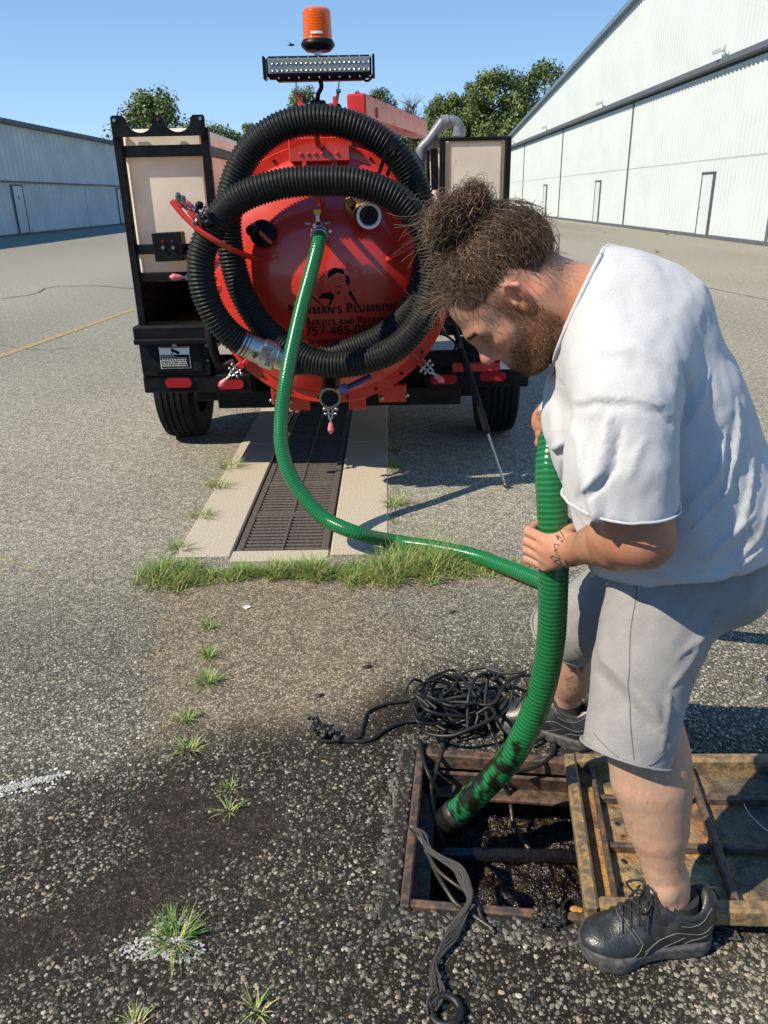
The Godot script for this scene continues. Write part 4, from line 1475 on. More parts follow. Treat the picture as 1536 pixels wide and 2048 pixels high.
	for x in [-1.39, -0.935]:
		m.bar(Vector3(x, 0.86, -4.42), Vector3(x, 1.9, -4.42), 0.042, 0.045, Vector3.BACK, 0.004)
	for x in [-1.39, -0.935]:
		m.bar(Vector3(x, 0.86, -7.1), Vector3(x, 1.9, -7.1), 0.042, 0.045, Vector3.BACK, 0.004)
	for y in [1.795, 1.31, 1.165]:
		m.bar(Vector3(-1.37, y, -4.425), Vector3(-0.955, y, -4.425), 0.036, [0.055, 0.05, 0.045][[1.795, 1.31, 1.165].find(y)], Vector3.UP, 0.003)
		m.bar(Vector3(-0.937, y, -4.44), Vector3(-0.937, y, -7.08), 0.02, 0.05, Vector3.UP, 0.003)
		m.bar(Vector3(-1.39, y, -4.44), Vector3(-1.39, y, -7.08), 0.02, 0.05, Vector3.UP, 0.003)
	var fl := wp("tank_frame", m, M.black_paint, T)
	# scalloped plate on the top
	m = MB.new()
	var poly := PackedVector2Array([Vector2(-1.405, 1.862), Vector2(-0.925, 1.862), Vector2(-0.925, 1.95), Vector2(-0.932, 1.958), Vector2(-0.985, 1.958)])
	for c in [-1.065, -1.26]:
		poly.append(Vector2(c + 0.078, 1.952))
		for k in 13:
			var a := -PI * k / 12.0
			poly.append(Vector2(c + cos(a) * 0.068, 1.94 + sin(a) * 0.06))
		poly.append(Vector2(c - 0.078, 1.952))
		if c == -1.065:
			poly.append(Vector2(-1.15, 1.96)); poly.append(Vector2(-1.178, 1.96))
	poly.append_array(PackedVector2Array([Vector2(-1.35, 1.962), Vector2(-1.398, 1.962), Vector2(-1.407, 1.952)]))
	m.prism(poly, 0.012, Transform3D(Basis(), Vector3(0, 0, -4.4)))
	var sc := wp("scalloped_plate", m, M.black_paint, fl)
	for x in [-1.387, -1.163, -0.945]:
		m = MB.new()
		m.rod(Vector3(x, 1.94, -4.39), Vector3(x, 1.94, -4.384), 0.009, 12)
		wp("bolt_hole", m, M.steel if x != -1.163 else M.brass, sc)
	m = MB.new()
	for x in [0.345, 0.74]:
		m.bar(Vector3(x, 0.9, -5.1), Vector3(x, 1.87, -5.1), 0.035, 0.04, Vector3.BACK, 0.004)
		m.bar(Vector3(x, 1.86, -5.12), Vector3(x, 1.86, -7.3), 0.03, 0.03, Vector3.UP, 0.003)
	m.bar(Vector3(0.365, 1.862, -5.1), Vector3(0.72, 1.862, -5.1), 0.03, 0.02, Vector3.UP, 0.003)
	m.bar(Vector3(0.365, 1.36, -5.11), Vector3(0.72, 1.36, -5.11), 0.03, 0.06, Vector3.UP, 0.003)
	m.bar(Vector3(0.365, 1.0, -5.11), Vector3(0.72, 1.0, -5.11), 0.03, 0.06, Vector3.UP, 0.003)
	wp("tank_frame", m, M.black_paint, T)
	# ---- control box
	m = MB.new()
	m.box(Vector3(-1.170, 1.325, -4.360), Vector3(0.155, 0.145, 0.1), Basis.from_euler(Vector3(0, 0, 0.03)), 0.004)
	var cb := wp("control_box", m, M.black_paint, T)
	for p in [[Vector3(-1.190, 1.356, -4.308), 0.0065, M.lens_red], [Vector3(-1.140, 1.355, -4.308), 0.0065, M.blue], [Vector3(-1.192, 1.323, -4.308), 0.009, M.steel], [Vector3(-1.138, 1.322, -4.308), 0.009, M.steel]]:
		m = MB.new()
		m.rod(p[0], p[0] + Vector3(0, 0, 0.012), p[1], 12)
		wp("button", m, p[2], cb)
	# ---- deck, chassis and rear bodywork
	m = MB.new()
	m.box(Vector3(-1.17, 0.82, -6.1), Vector3(0.5, 0.06, 3.3), Basis(), 0.006)
	m.box(Vector3(0.55, 0.82, -6.2), Vector3(0.5, 0.06, 3.3), Basis(), 0.006)
	m.box(Vector3(-1.40, 1.0, -5.9), Vector3(0.02, 0.32, 2.8), Basis(), 0.004)
	m.box(Vector3(-1.17, 1.0, -6.0), Vector3(0.46, 0.3, 0.02), Basis(), 0.004)
	m.box(Vector3(0.55, 1.15, -6.0), Vector3(0.46, 0.6, 0.02), Basis(), 0.004)
	wp("deck", m, M.black_paint, T)
	m = MB.new()
	for x in [TX - 0.42, TX + 0.42]: m.box(Vector3(x, 0.62, -6.6), Vector3(0.08, 0.2, 4.1), Basis(), 0.006)
	m.box(Vector3(TX, 0.56, -4.58), Vector3(1.7, 0.27, 0.06), Basis(), 0.006)
	m.box(Vector3(TX + 0.02, 0.45, -4.5), Vector3(1.45, 0.11, 0.05), Basis(), 0.006)
	m.rod(Vector3(-1.4, 0.4, -5.3), Vector3(0.75, 0.4, -5.3), 0.06, 14)
	m.ball(Vector3(TX, 0.4, -5.3), Vector3(0.18, 0.16, 0.18))
	wp("chassis", m, M.black_paint, T)
	# unseen side bodywork by the left wheel, added to shade the drain slab
	m = MB.new()
	m.box(Vector3(-1.405, 0.67, -4.69), Vector3(0.03, 0.34, 0.44), Basis(), 0.006)
	m.box(Vector3(-1.405, 0.8, -5.3), Vector3(0.03, 0.06, 0.9), Basis(), 0.006)
	m.box(Vector3(-1.405, 0.62, -6.3), Vector3(0.03, 0.36, 1.0), Basis(), 0.006)
	wp("added_shade_skirt", m, M.black_paint, T)
	# left locker with folding lid
	m = MB.new()
	m.box(Vector3(-1.225, 0.715, -4.45), Vector3(0.4, 0.2, 0.12), Basis(), 0.006)
	m.box(Vector3(-1.21, 0.72, -4.388), Vector3(0.28, 0.16, 0.012), Basis(), 0.004)
	var lk := wp("locker", m, M.black_paint, T)
	m = MB.new()
	m.box(Vector3(-1.22, 0.86, -4.46), Vector3(0.44, 0.09, 0.2), Basis(), 0.012)
	m.box(Vector3(-1.22, 0.82, -4.35), Vector3(0.43, 0.03, 0.03), Basis(), 0.006)
	wp("lid", m, M.black_paint, lk)
	m = MB.new()
	m.box(Vector3(-1.215, 0.803, -4.374), Vector3(0.03, 0.035, 0.02), Basis(), 0.006)
	m.bolt(Vector3(-1.215, 0.803, -4.365), Vector3.BACK, 0.007, 0.01)
	wp("latch", m, M.steel, lk)
	sticker(lk)
	# lamp plates
	m = MB.new()
	m.box(Vector3(-1.115, 0.565, -4.43), Vector3(0.63, 0.1, 0.06), Basis(), 0.006)
	m.box(Vector3(-0.9, 0.6, -4.44), Vector3(0.24, 0.2, 0.05), Basis(), 0.006)
	tag(wp("bumper", m, M.black_paint, T), "left half of the black bumper")
	m = MB.new()
	m.box(Vector3(0.515, 0.565, -4.43), Vector3(0.59, 0.105, 0.06), Basis(), 0.006)
	m.box(Vector3(0.35, 0.62, -4.46), Vector3(0.3, 0.2, 0.05), Basis(), 0.006)
	tag(wp("bumper", m, M.black_paint, T), "right half of the black bumper")
	for p in [Vector3(-1.223, 0.575, -4.400), Vector3(-0.921, 0.560, -4.400), Vector3(0.318, 0.566, -4.400), Vector3(0.599, 0.579, -4.400)]:
		stop_lamp(p, T)
	# reflective tape on the right
	m = MB.new()
	m.box(Vector3(0.499, 0.636, -4.400), Vector3(0.27, 0.047, 0.06), Basis(), 0.003)
	wp("red_tape", m, mat(Color(0.42, 0.02, 0.02), 0.4), T)
	m = MB.new()
	m.box(Vector3(0.720, 0.646, -4.400), Vector3(0.17, 0.047, 0.06), Basis(), 0.003)
	wp("white_tape", m, mat(Color(0.5, 0.52, 0.54), 0.35), T)
	m = MB.new()
	m.box(Vector3(0.6, 0.72, -4.5), Vector3(0.4, 0.14, 0.05), Basis(), 0.006)
	m.tube(spline([Vector3(0.207, 0.768, -4.380), Vector3(0.290, 0.831, -4.360), Vector3(0.381, 0.768, -4.360), Vector3(0.321, 0.695, -4.380), Vector3(0.231, 0.721, -4.400)], 0.01), PackedFloat32Array([0.007]), 8)
	m.tube(spline([Vector3(0.400, 0.738, -4.370), Vector3(0.524, 0.695, -4.360), Vector3(0.521, 0.904, -4.360)], 0.01), PackedFloat32Array([0.006]), 8)
	wp("wiring", m, M.rubber, T)
	# red saddles under the tank
	for p in [[Vector3(-0.638, 0.495, -4.380), 0.09], [Vector3(0.018, 0.497, -4.380), 0.16], [Vector3(-0.526, 0.452, -4.400), 0.12], [Vector3(-0.188, 0.452, -4.400), 0.1]]:
		m = MB.new()
		m.box(p[0] + Vector3(0, 0.0, 0), Vector3(p[1], 0.1, 0.06), Basis(), 0.004)
		wp("tank_saddle", m, M.red, T)
	for p in [Vector3(-0.689, 0.476, -4.340), Vector3(0.096, 0.491, -4.340), Vector3(-0.049, 0.476, -4.340), Vector3(-0.585, 0.460, -4.360)]:
		m = MB.new()
		m.bolt(p, Vector3(0.6, 0, 1), 0.012, 0.02)
		wp("bolt", m, M.steel, T)
	for p in [Vector3(-1.040, 0.788, -4.400), Vector3(-1.040, 0.702, -4.400), Vector3(0.438, 0.680, -4.400), Vector3(0.639, 0.665, -4.400)]:
		m = MB.new()
		m.bolt(p, Vector3.BACK, 0.008, 0.012)
		wp("bolt", m, M.steel, T)
	# wheels
	for x in [-1.43, 0.735]:
		wheel(Vector3(x, 0.39, -5.3), T)
	# marker lamps under the tank and loose strap
	m = MB.new()
	m.tube(spline([Vector3(-0.990, 0.942, -4.300), Vector3(-0.981, 0.808, -4.280), Vector3(-0.938, 0.692, -4.300), Vector3(-0.866, 0.705, -4.300)], 0.01), PackedFloat32Array([0.028]), 12)
	wp("drain_hose", m, M.rubber, T)

func thing_part(called: String, parent: Node3D) -> Node3D:
	var o := Node3D.new()
	o.name = called
	parent.add_child(o, true)
	return o

func wheel(c: Vector3, T: Node3D) -> void:
	var m := MB.new()
	var pr := PackedVector2Array([Vector2(0.22, -0.11), Vector2(0.3, -0.128), Vector2(0.36, -0.122), Vector2(0.383, -0.108)])
	for g in [-0.062, -0.021, 0.021, 0.062]:
		pr.append_array(PackedVector2Array([Vector2(0.39, g - 0.0065), Vector2(0.378, g - 0.005), Vector2(0.378, g + 0.005), Vector2(0.39, g + 0.0065)]))
	pr.append_array(PackedVector2Array([Vector2(0.383, 0.108), Vector2(0.36, 0.122), Vector2(0.3, 0.128), Vector2(0.22, 0.11)]))
	m.lathe(pr, Transform3D(axis_y(Vector3.RIGHT), c), 56)
	var w := wp("wheel", m, M.tyre, T)
	m = MB.new()
	m.lathe(PackedVector2Array([Vector2(0.0, -0.03), Vector2(0.2, -0.04), Vector2(0.222, -0.11), Vector2(0.222, 0.11), Vector2(0.2, 0.05), Vector2(0.0, 0.06)]), Transform3D(axis_y(Vector3.RIGHT), c), 32)
	wp("rim", m, M.steel, w)

func stop_lamp(p: Vector3, T: Node3D) -> void:
	var o := func(rx: float, ry: float) -> PackedVector2Array:
		var q := PackedVector2Array()
		for k in 28:
			var a := TAU * k / 28.0
			q.append(Vector2(signf(cos(a)) * (rx - ry) * (1.0 if absf(cos(a)) > 0.02 else 0.0) + cos(a) * ry, sin(a) * ry))
		return q
	var m := MB.new()
	m.prism(o.call(0.086, 0.036), 0.012, Transform3D(Basis(), p + Vector3(0, 0, -0.002)))
	var b := wp("stop_lamp", m, M.rubber, T)
	m = MB.new()
	m.prism(o.call(0.076, 0.027), 0.014, Transform3D(Basis(), p))
	wp("lens", m, M.lens_red, b)
	for k in 10:
		for j in 2:
			m = MB.new()
			m.rod(p + Vector3(-0.058 + k * 0.0128, -0.011 + j * 0.022, 0.0135), p + Vector3(-0.058 + k * 0.0128, -0.011 + j * 0.022, 0.0155), 0.0048, 8)
			wp("diode", m, M.lens_red, b)

func sticker(lk: Node3D) -> void:
	var c: Vector3 = Vector3(-1.222, 0.724, -4.378)
	var m := MB.new()
	m.box(c, Vector3(0.172, 0.124, 0.002), Basis(), 0.0)
	var s := wp("warning_sticker", m, M.white, lk)
	m = MB.new()
	m.box(c + Vector3(0, -0.021, 0.002), Vector3(0.164, 0.074, 0.0015), Basis(), 0.0)
	m.box(c + Vector3(0.005, 0.035, 0.002), Vector3(0.05, 0.016, 0.0015), Basis.from_euler(Vector3(0, 0, -0.45)), 0.0)
	m.box(c + Vector3(-0.012, 0.025, 0.002), Vector3(0.016, 0.005, 0.0015), Basis.from_euler(Vector3(0, 0, 0.9)), 0.0)
	wp("black_print", m, M.print, s)
	m = MB.new()
	m.box(c + Vector3(0, 0.058, 0.002), Vector3(0.16, 0.006, 0.0015), Basis(), 0.0)
	wp("red_print", m, M.lens_red, s)
	m = MB.new()
	var r := RandomNumberGenerator.new()
	r.seed = 8
	for k in 6:
		var x := -0.076
		while x < 0.066:
			var w := r.randf_range(0.006, 0.02)
			m.box(c + Vector3(x + w * 0.5, 0.009 - k * 0.011, 0.0035), Vector3(w, 0.0035, 0.001), Basis(), 0.0)
			x += w + 0.004
			if k == 0 and x > 0.0: break
	stuff(wp("fine_print", m, M.white, s))

func clamp_at(a: float, T: Node3D, idx: int) -> void:
	var u := Vector3(cos(a), sin(a), 0)
	var s := Vector3(-sin(a), cos(a), 0)
	var c := Vector3(TX, TY, -4.262) + u * 0.66
	var m := MB.new()
	m.bar(c - u * 0.14 + Vector3(0, 0, 0.015), c + u * 0.03 + Vector3(0, 0, 0.03), 0.014, 0.03, Vector3.BACK, 0.003)
	m.box(c + u * 0.015 + Vector3(0, 0, 0.02), Vector3(0.05, 0.04, 0.05), Basis(u, s, Vector3.BACK), 0.005)
	var k := wp("toggle_clamp", m, M.red, T)
	m = MB.new()
	for q in [-0.016, 0.016]:
		m.rod(c + u * 0.02 + s * q + Vector3(0, 0, 0.055), c + u * 0.085 + s * q * 0.5 + Vector3(0, 0, 0.065), 0.0055, 8)
	m.rod(c + u * 0.03 - s * 0.032 + Vector3(0, 0, 0.055), c + u * 0.03 + s * 0.032 + Vector3(0, 0, 0.055), 0.008, 8)
	m.rod(c + u * 0.055 - s * 0.028 + Vector3(0, 0, 0.06), c + u * 0.055 + s * 0.028 + Vector3(0, 0, 0.06), 0.007, 8)
	for q in [-0.034, 0.034]:
		m.ball(c + u * 0.03 + s * q + Vector3(0, 0, 0.055), Vector3(0.012, 0.012, 0.012), Basis(), 6, 8)
		m.ball(c + u * 0.056 + s * q * 0.85 + Vector3(0, 0, 0.06), Vector3(0.01, 0.01, 0.01), Basis(), 6, 8)
	m.rod(c + u * 0.075 + Vector3(0, 0, 0.065), c + u * 0.11 + Vector3(0, 0, 0.07), 0.007, 8)
	wp("linkage", m, M.steel, k)
	m = MB.new()
	m.tube(spline([c + u * 0.105 + Vector3(0, 0, 0.07), c + u * 0.125 + Vector3(0, 0, 0.072), c + u * 0.15 + Vector3(0, 0, 0.074), c + u * 0.166 + Vector3(0, 0, 0.075)], 0.007), PackedFloat32Array([0.010, 0.0125, 0.014, 0.015, 0.0165, 0.018, 0.018, 0.015, 0.008]), 12)
	wp("handle", m, M.pink, k)

func emblem(T: Node3D, surf: Callable) -> void:
	# a plain cut-out figure: cap, hair, arm with a tool, a rod
	var c := Vector2(-0.255, 1.115)
	var shapes := [
		[Vector2(-0.052, 0.055), Vector2(-0.045, 0.092), Vector2(-0.015, 0.108), Vector2(0.03, 0.098), Vector2(0.036, 0.074), Vector2(0.0, 0.082), Vector2(-0.03, 0.066), Vector2(-0.062, 0.048)],
		[Vector2(0.036, 0.074), Vector2(0.058, 0.062), Vector2(0.064, 0.03), Vector2(0.05, 0.012), Vector2(0.046, 0.03), Vector2(0.036, 0.036), Vector2(0.045, 0.052)],
		[Vector2(-0.02, 0.018), Vector2(0.0, 0.008), Vector2(0.026, 0.02), Vector2(0.002, 0.014)],
		[Vector2(-0.026, 0.05), Vector2(-0.016, 0.054), Vector2(-0.016, 0.048)],
		[Vector2(0.004, 0.05), Vector2(0.016, 0.056), Vector2(0.016, 0.049)],
		[Vector2(-0.105, -0.045), Vector2(-0.085, -0.02), Vector2(-0.04, -0.012), Vector2(-0.018, -0.03), Vector2(-0.04, -0.075), Vector2(-0.055, -0.085), Vector2(-0.042, -0.05), Vector2(-0.075, -0.042)],
		[Vector2(-0.145, -0.03), Vector2(-0.14, -0.024), Vector2(-0.075, -0.088), Vector2(-0.082, -0.09)],
		[Vector2(0.05, -0.02), Vector2(0.062, -0.004), Vector2(0.122, -0.118), Vector2(0.118, -0.122)],
		[Vector2(-0.02, -0.005), Vector2(0.006, -0.028), Vector2(0.012, -0.01), Vector2(0.0, -0.014)],
		[Vector2(-0.07, -0.078), Vector2(-0.05, -0.092), Vector2(-0.036, -0.1), Vector2(-0.056, -0.104)],
	]
	for sh in shapes:
		var poly := PackedVector2Array(sh)
		if Geometry2D.is_polygon_clockwise(poly): poly.reverse()
		var tr := Geometry2D.triangulate_polygon(poly)
		var m := MB.new()
		for p in poly: m.vert(surf.call(c.x + p.x, c.y + p.y), Vector3.BACK)
		for k in range(0, tr.size(), 3): m.i.append_array(PackedInt32Array([tr[k], tr[k + 2], tr[k + 1]]))
		wp("emblem_shape", m, M.print, T)

# ---------------------------------------------------------------- hoses and wand
func ribbed(m: MB, path: PackedVector3Array, r0: float, amp: float, pitch: float, sides: int, tint: Callable, sharp := 1.0) -> void:
	var d := along(path)
	var rad := PackedFloat32Array()
	var cols := PackedColorArray()
	for k in path.size():
		var ph := fposmod(d[k] / pitch, 1.0)
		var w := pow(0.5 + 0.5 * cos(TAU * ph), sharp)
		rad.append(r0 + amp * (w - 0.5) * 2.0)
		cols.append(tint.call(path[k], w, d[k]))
	m.tube(path, rad, sides, cols)

func make_hoses() -> void:
	# ---- black corrugated suction hose, two loops on the hooks, ends joined by a steel coupling
	var loop := [Vector3(-0.700, 0.865, -3.890), Vector3(-0.768, 0.912, -3.870), Vector3(-0.840, 1.004, -3.850), Vector3(-0.891, 1.149, -3.840), Vector3(-0.890, 1.288, -3.840), Vector3(-0.831, 1.417, -3.840), Vector3(-0.710, 1.540, -3.850), Vector3(-0.525, 1.607, -3.850), Vector3(-0.304, 1.624, -3.850), Vector3(-0.097, 1.603, -3.850), Vector3(0.065, 1.531, -3.850), Vector3(0.182, 1.390, -3.860), Vector3(0.226, 1.207, -3.870), Vector3(0.185, 1.025, -3.870), Vector3(0.057, 0.861, -3.870), Vector3(-0.121, 0.782, -3.880), Vector3(-0.326, 0.767, -3.900), Vector3(-0.494, 0.827, -3.950), Vector3(-0.641, 0.939, -4.010), Vector3(-0.742, 1.114, -4.030), Vector3(-0.779, 1.296, -4.030), Vector3(-0.780, 1.460, -4.030), Vector3(-0.737, 1.613, -4.010), Vector3(-0.639, 1.763, -3.990), Vector3(-0.489, 1.859, -3.980), Vector3(-0.301, 1.886, -3.980), Vector3(-0.116, 1.845, -3.980), Vector3(0.034, 1.750, -3.990), Vector3(0.128, 1.623, -4.010), Vector3(0.190, 1.441, -4.030), Vector3(0.193, 1.228, -4.050), Vector3(0.127, 1.031, -4.060), Vector3(-0.018, 0.886, -4.060), Vector3(-0.230, 0.800, -4.040), Vector3(-0.397, 0.768, -3.980), Vector3(-0.519, 0.779, -3.910)]
	var H := thing("black_suction_hose", Vector3(-0.304, 1.624, -3.850), "black corrugated suction hose coiled in two loops on the tank door", "hose")
	var p := spline(loop, 0.0036)
	var m := MB.new()
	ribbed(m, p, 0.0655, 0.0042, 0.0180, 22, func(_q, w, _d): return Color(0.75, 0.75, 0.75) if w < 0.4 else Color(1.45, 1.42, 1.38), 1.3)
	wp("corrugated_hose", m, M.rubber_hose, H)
	m = MB.new()
	var c0: Vector3 = Vector3(-0.742, 0.890, -3.880)
	var c1: Vector3 = Vector3(-0.652, 0.840, -3.895)
	var c2: Vector3 = Vector3(-0.495, 0.769, -3.920)
	m.tube(spline([c0, c1, c1.lerp(c2, 0.35)], 0.01), PackedFloat32Array([0.066]), 30)
	m.tube(PackedVector3Array([c1.lerp(c2, 0.05), c1.lerp(c2, 0.1), c1.lerp(c2, 0.45), c1.lerp(c2, 0.5)]), PackedFloat32Array([0.069, 0.074, 0.074, 0.069]), 30)
	m.tube(PackedVector3Array([c1.lerp(c2, 0.45), c2]), PackedFloat32Array([0.059, 0.057]), 30)
	var cp := wp("coupling", m, M.alu, H)
	m = MB.new()
	var cd := (c2 - c1).normalized()
	m.box(c1.lerp(c2, 0.27) + Vector3(0.0, 0.025, 0.07), Vector3(0.055, 0.05, 0.02), Basis.from_euler(Vector3(0, 0, -0.4)), 0.005)
	m.box(c1.lerp(c2, 0.3) + Vector3(0.0, -0.02, 0.075), Vector3(0.03, 0.05, 0.014), Basis.from_euler(Vector3(0, 0, -0.4)), 0.004)
	wp("cam_lever", m, M.steel, cp)
	m = MB.new()
	m.bolt(c1.lerp(c2, -0.1) + Vector3(0, -0.012, 0.066), Vector3(0, -0.2, 1), 0.012, 0.02)
	wp("clamp_bolt", m, M.brass, cp)
	# ---- green suction hose from the tank to the pit
	var G := thing("green_suction_hose", Vector3(-0.057, 0.030, -3.340), "ribbed green hose running from the tank door over the drain into the pit", "hose")
	var gp := [Vector3(-0.322, 1.395, -3.930), Vector3(-0.329, 1.344, -3.870), Vector3(-0.363, 1.224, -3.800), Vector3(-0.407, 1.080, -3.720), Vector3(-0.445, 0.935, -3.640), Vector3(-0.479, 0.787, -3.560), Vector3(-0.508, 0.614, -3.490), Vector3(-0.509, 0.486, -3.430), Vector3(-0.480, 0.379, -3.380), Vector3(-0.413, 0.272, -3.330), Vector3(-0.309, 0.176, -3.270), Vector3(-0.169, 0.129, -3.210), Vector3(0.015, 0.036, -3.306), Vector3(0.200, 0.036, -3.232), Vector3(0.375, 0.040, -3.126), Vector3(0.493, 0.045, -3.005), Vector3(0.615, 0.050, -2.864), Vector3(0.80, 0.06, -2.64), Vector3(1.02, 0.20, -2.42), Vector3(1.1, 0.5, -2.22), Vector3(1.0, 0.82, -2.05), Vector3(0.78, 1.02, -1.86), Vector3(0.52, 1.09, -1.74), Vector3(0.376, 1.071, -1.655), Vector3(0.355, 1.005, -1.610), Vector3(0.356, 0.911, -1.575), Vector3(0.364, 0.821, -1.560), Vector3(0.369, 0.706, -1.560), Vector3(0.375, 0.580, -1.570), Vector3(0.369, 0.443, -1.585), Vector3(0.346, 0.312, -1.600), Vector3(0.300, 0.185, -1.610), Vector3(0.226, 0.065, -1.620), Vector3(0.154, -0.030, -1.630)]
	p = spline(gp, 0.0024)
	var nz := fnl(61, 14.0, FastNoiseLite.TYPE_SIMPLEX_SMOOTH, 4)
	var total := along(p)[p.size() - 1]
	var end_at: float = total
	m = MB.new()
	# colours per ring vertex: black sludge smeared over the lower half
	var d := along(p)
	var rad := PackedFloat32Array()
	for k in p.size():
		var ph := fposmod(d[k] / 0.0118, 1.0)
		rad.append(0.0338 + 0.0007 * pow(0.5 + 0.5 * cos(TAU * ph), 2.5) + 0.0008 * ss(end_at - 0.5, end_at, d[k]))
	m.tube(p, rad, 20)
	for k in p.size() * 20:
		var ring := k / 20
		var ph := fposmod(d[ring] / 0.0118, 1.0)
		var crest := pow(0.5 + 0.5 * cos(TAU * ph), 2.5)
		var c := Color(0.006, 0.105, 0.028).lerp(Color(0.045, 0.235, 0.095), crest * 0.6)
		var left := end_at - d[ring]
		var grime := ss(0.55, 0.05, left) * 0.42
		var q := m.v[k]
		var nn := nz.get_noise_3d(q.x * 1.6, q.y * 0.8, q.z * 1.6)
		if left < 0.62: c = c.lerp(Color(0.008, 0.008, 0.007), ss(0.25 - grime, 0.42 - grime, nn))
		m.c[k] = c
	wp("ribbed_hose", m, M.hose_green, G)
	# the cut-off end with a clamp
	var e1 := p[p.size() - 1]
	var e0 := p[p.size() - 16]
	var ed := (e1 - e0).normalized()
	m = MB.new()
	m.tube(PackedVector3Array([e1 - ed * 0.022, e1 - ed * 0.02, e1 - ed * 0.004, e1 - ed * 0.002]), PackedFloat32Array([0.0355, 0.0385, 0.0385, 0.0355]), 24)
	wp("end_clamp", m, M.steel_dirty, G)
	m = MB.new()
	m.tube(PackedVector3Array([e1 - ed * 0.003, e1 + ed * 0.03, e1 + ed * 0.03, e1]), PackedFloat32Array([0.037, 0.0365, 0.029, 0.028]), 24, PackedColorArray(), false)
	m.tube(PackedVector3Array([e1 + ed * 0.008, e1 + ed * 0.016]), PackedFloat32Array([0.0385, 0.0385]), 24)
	wp("end_cuff", m, M.rubber, G)
	# clamp ring at the tank
	m = MB.new()
	var h0 := p[2]
	var hd := (p[12] - p[2]).normalized()
	m.tube(PackedVector3Array([h0 - hd * 0.012, h0 - hd * 0.01, h0 + hd * 0.012, h0 + hd * 0.014]), PackedFloat32Array([0.036, 0.041, 0.041, 0.036]), 24)
	m.bolt(h0 + Vector3(0.04, 0.005, 0), Vector3(0.4, 0.2, 1), 0.009, 0.035)
	wp("hose_clamp", m, M.alu, G)
	# ---- pressure wand leaning on the bumper
	var wt: Vector3 = Vector3(0.646, 0.010, -4.099)
	var w0: Vector3 = Vector3(0.366, 0.879, -4.330)
	var wm: Vector3 = w0.lerp(wt, 0.665)
	var Wd := thing("pressure_wand", wt, "thin pressure washer wand leaning against the truck bumper, tip on the asphalt", "wand")
	m = MB.new()
	m.rod(wm, wt + Vector3(0, 0.02, 0), 0.0075, 12)
	wp("lance", m, M.steel, Wd)
	m = MB.new()
	m.tube(PackedVector3Array([w0, w0.lerp(wm, 0.3), w0.lerp(wm, 0.34), wm, wm.lerp(wt, 0.01)]), PackedFloat32Array([0.017, 0.018, 0.021, 0.019, 0.012]), 16)
	wp("grip_sleeve", m, M.rubber, Wd)
	m = MB.new()
	m.rod(wt.lerp(wm, 0.08), wt + Vector3(0, 0.012, 0), 0.012, 10)
	wp("nozzle", m, M.brass, Wd)
	m = MB.new()
	m.tube(PackedVector3Array([wt + Vector3(0, 0.012, 0), wt + Vector3(0.012, 0.005, 0.008), wt + Vector3(0.03, 0.004, 0.01)]), PackedFloat32Array([0.012, 0.017, 0.014]), 12)
	wp("nozzle_guard", m, M.steel_dirty, Wd)

# ---------------------------------------------------------------- the open pit, its cover, cables and rags
func lp(x: float, y: float, d: float) -> Vector3:
	# a point given in the pit's own axes (right, up, away from the photographer)
	return PIT_AT + Basis(Vector3.UP, PIT_TURN) * Vector3(x, y, -d)

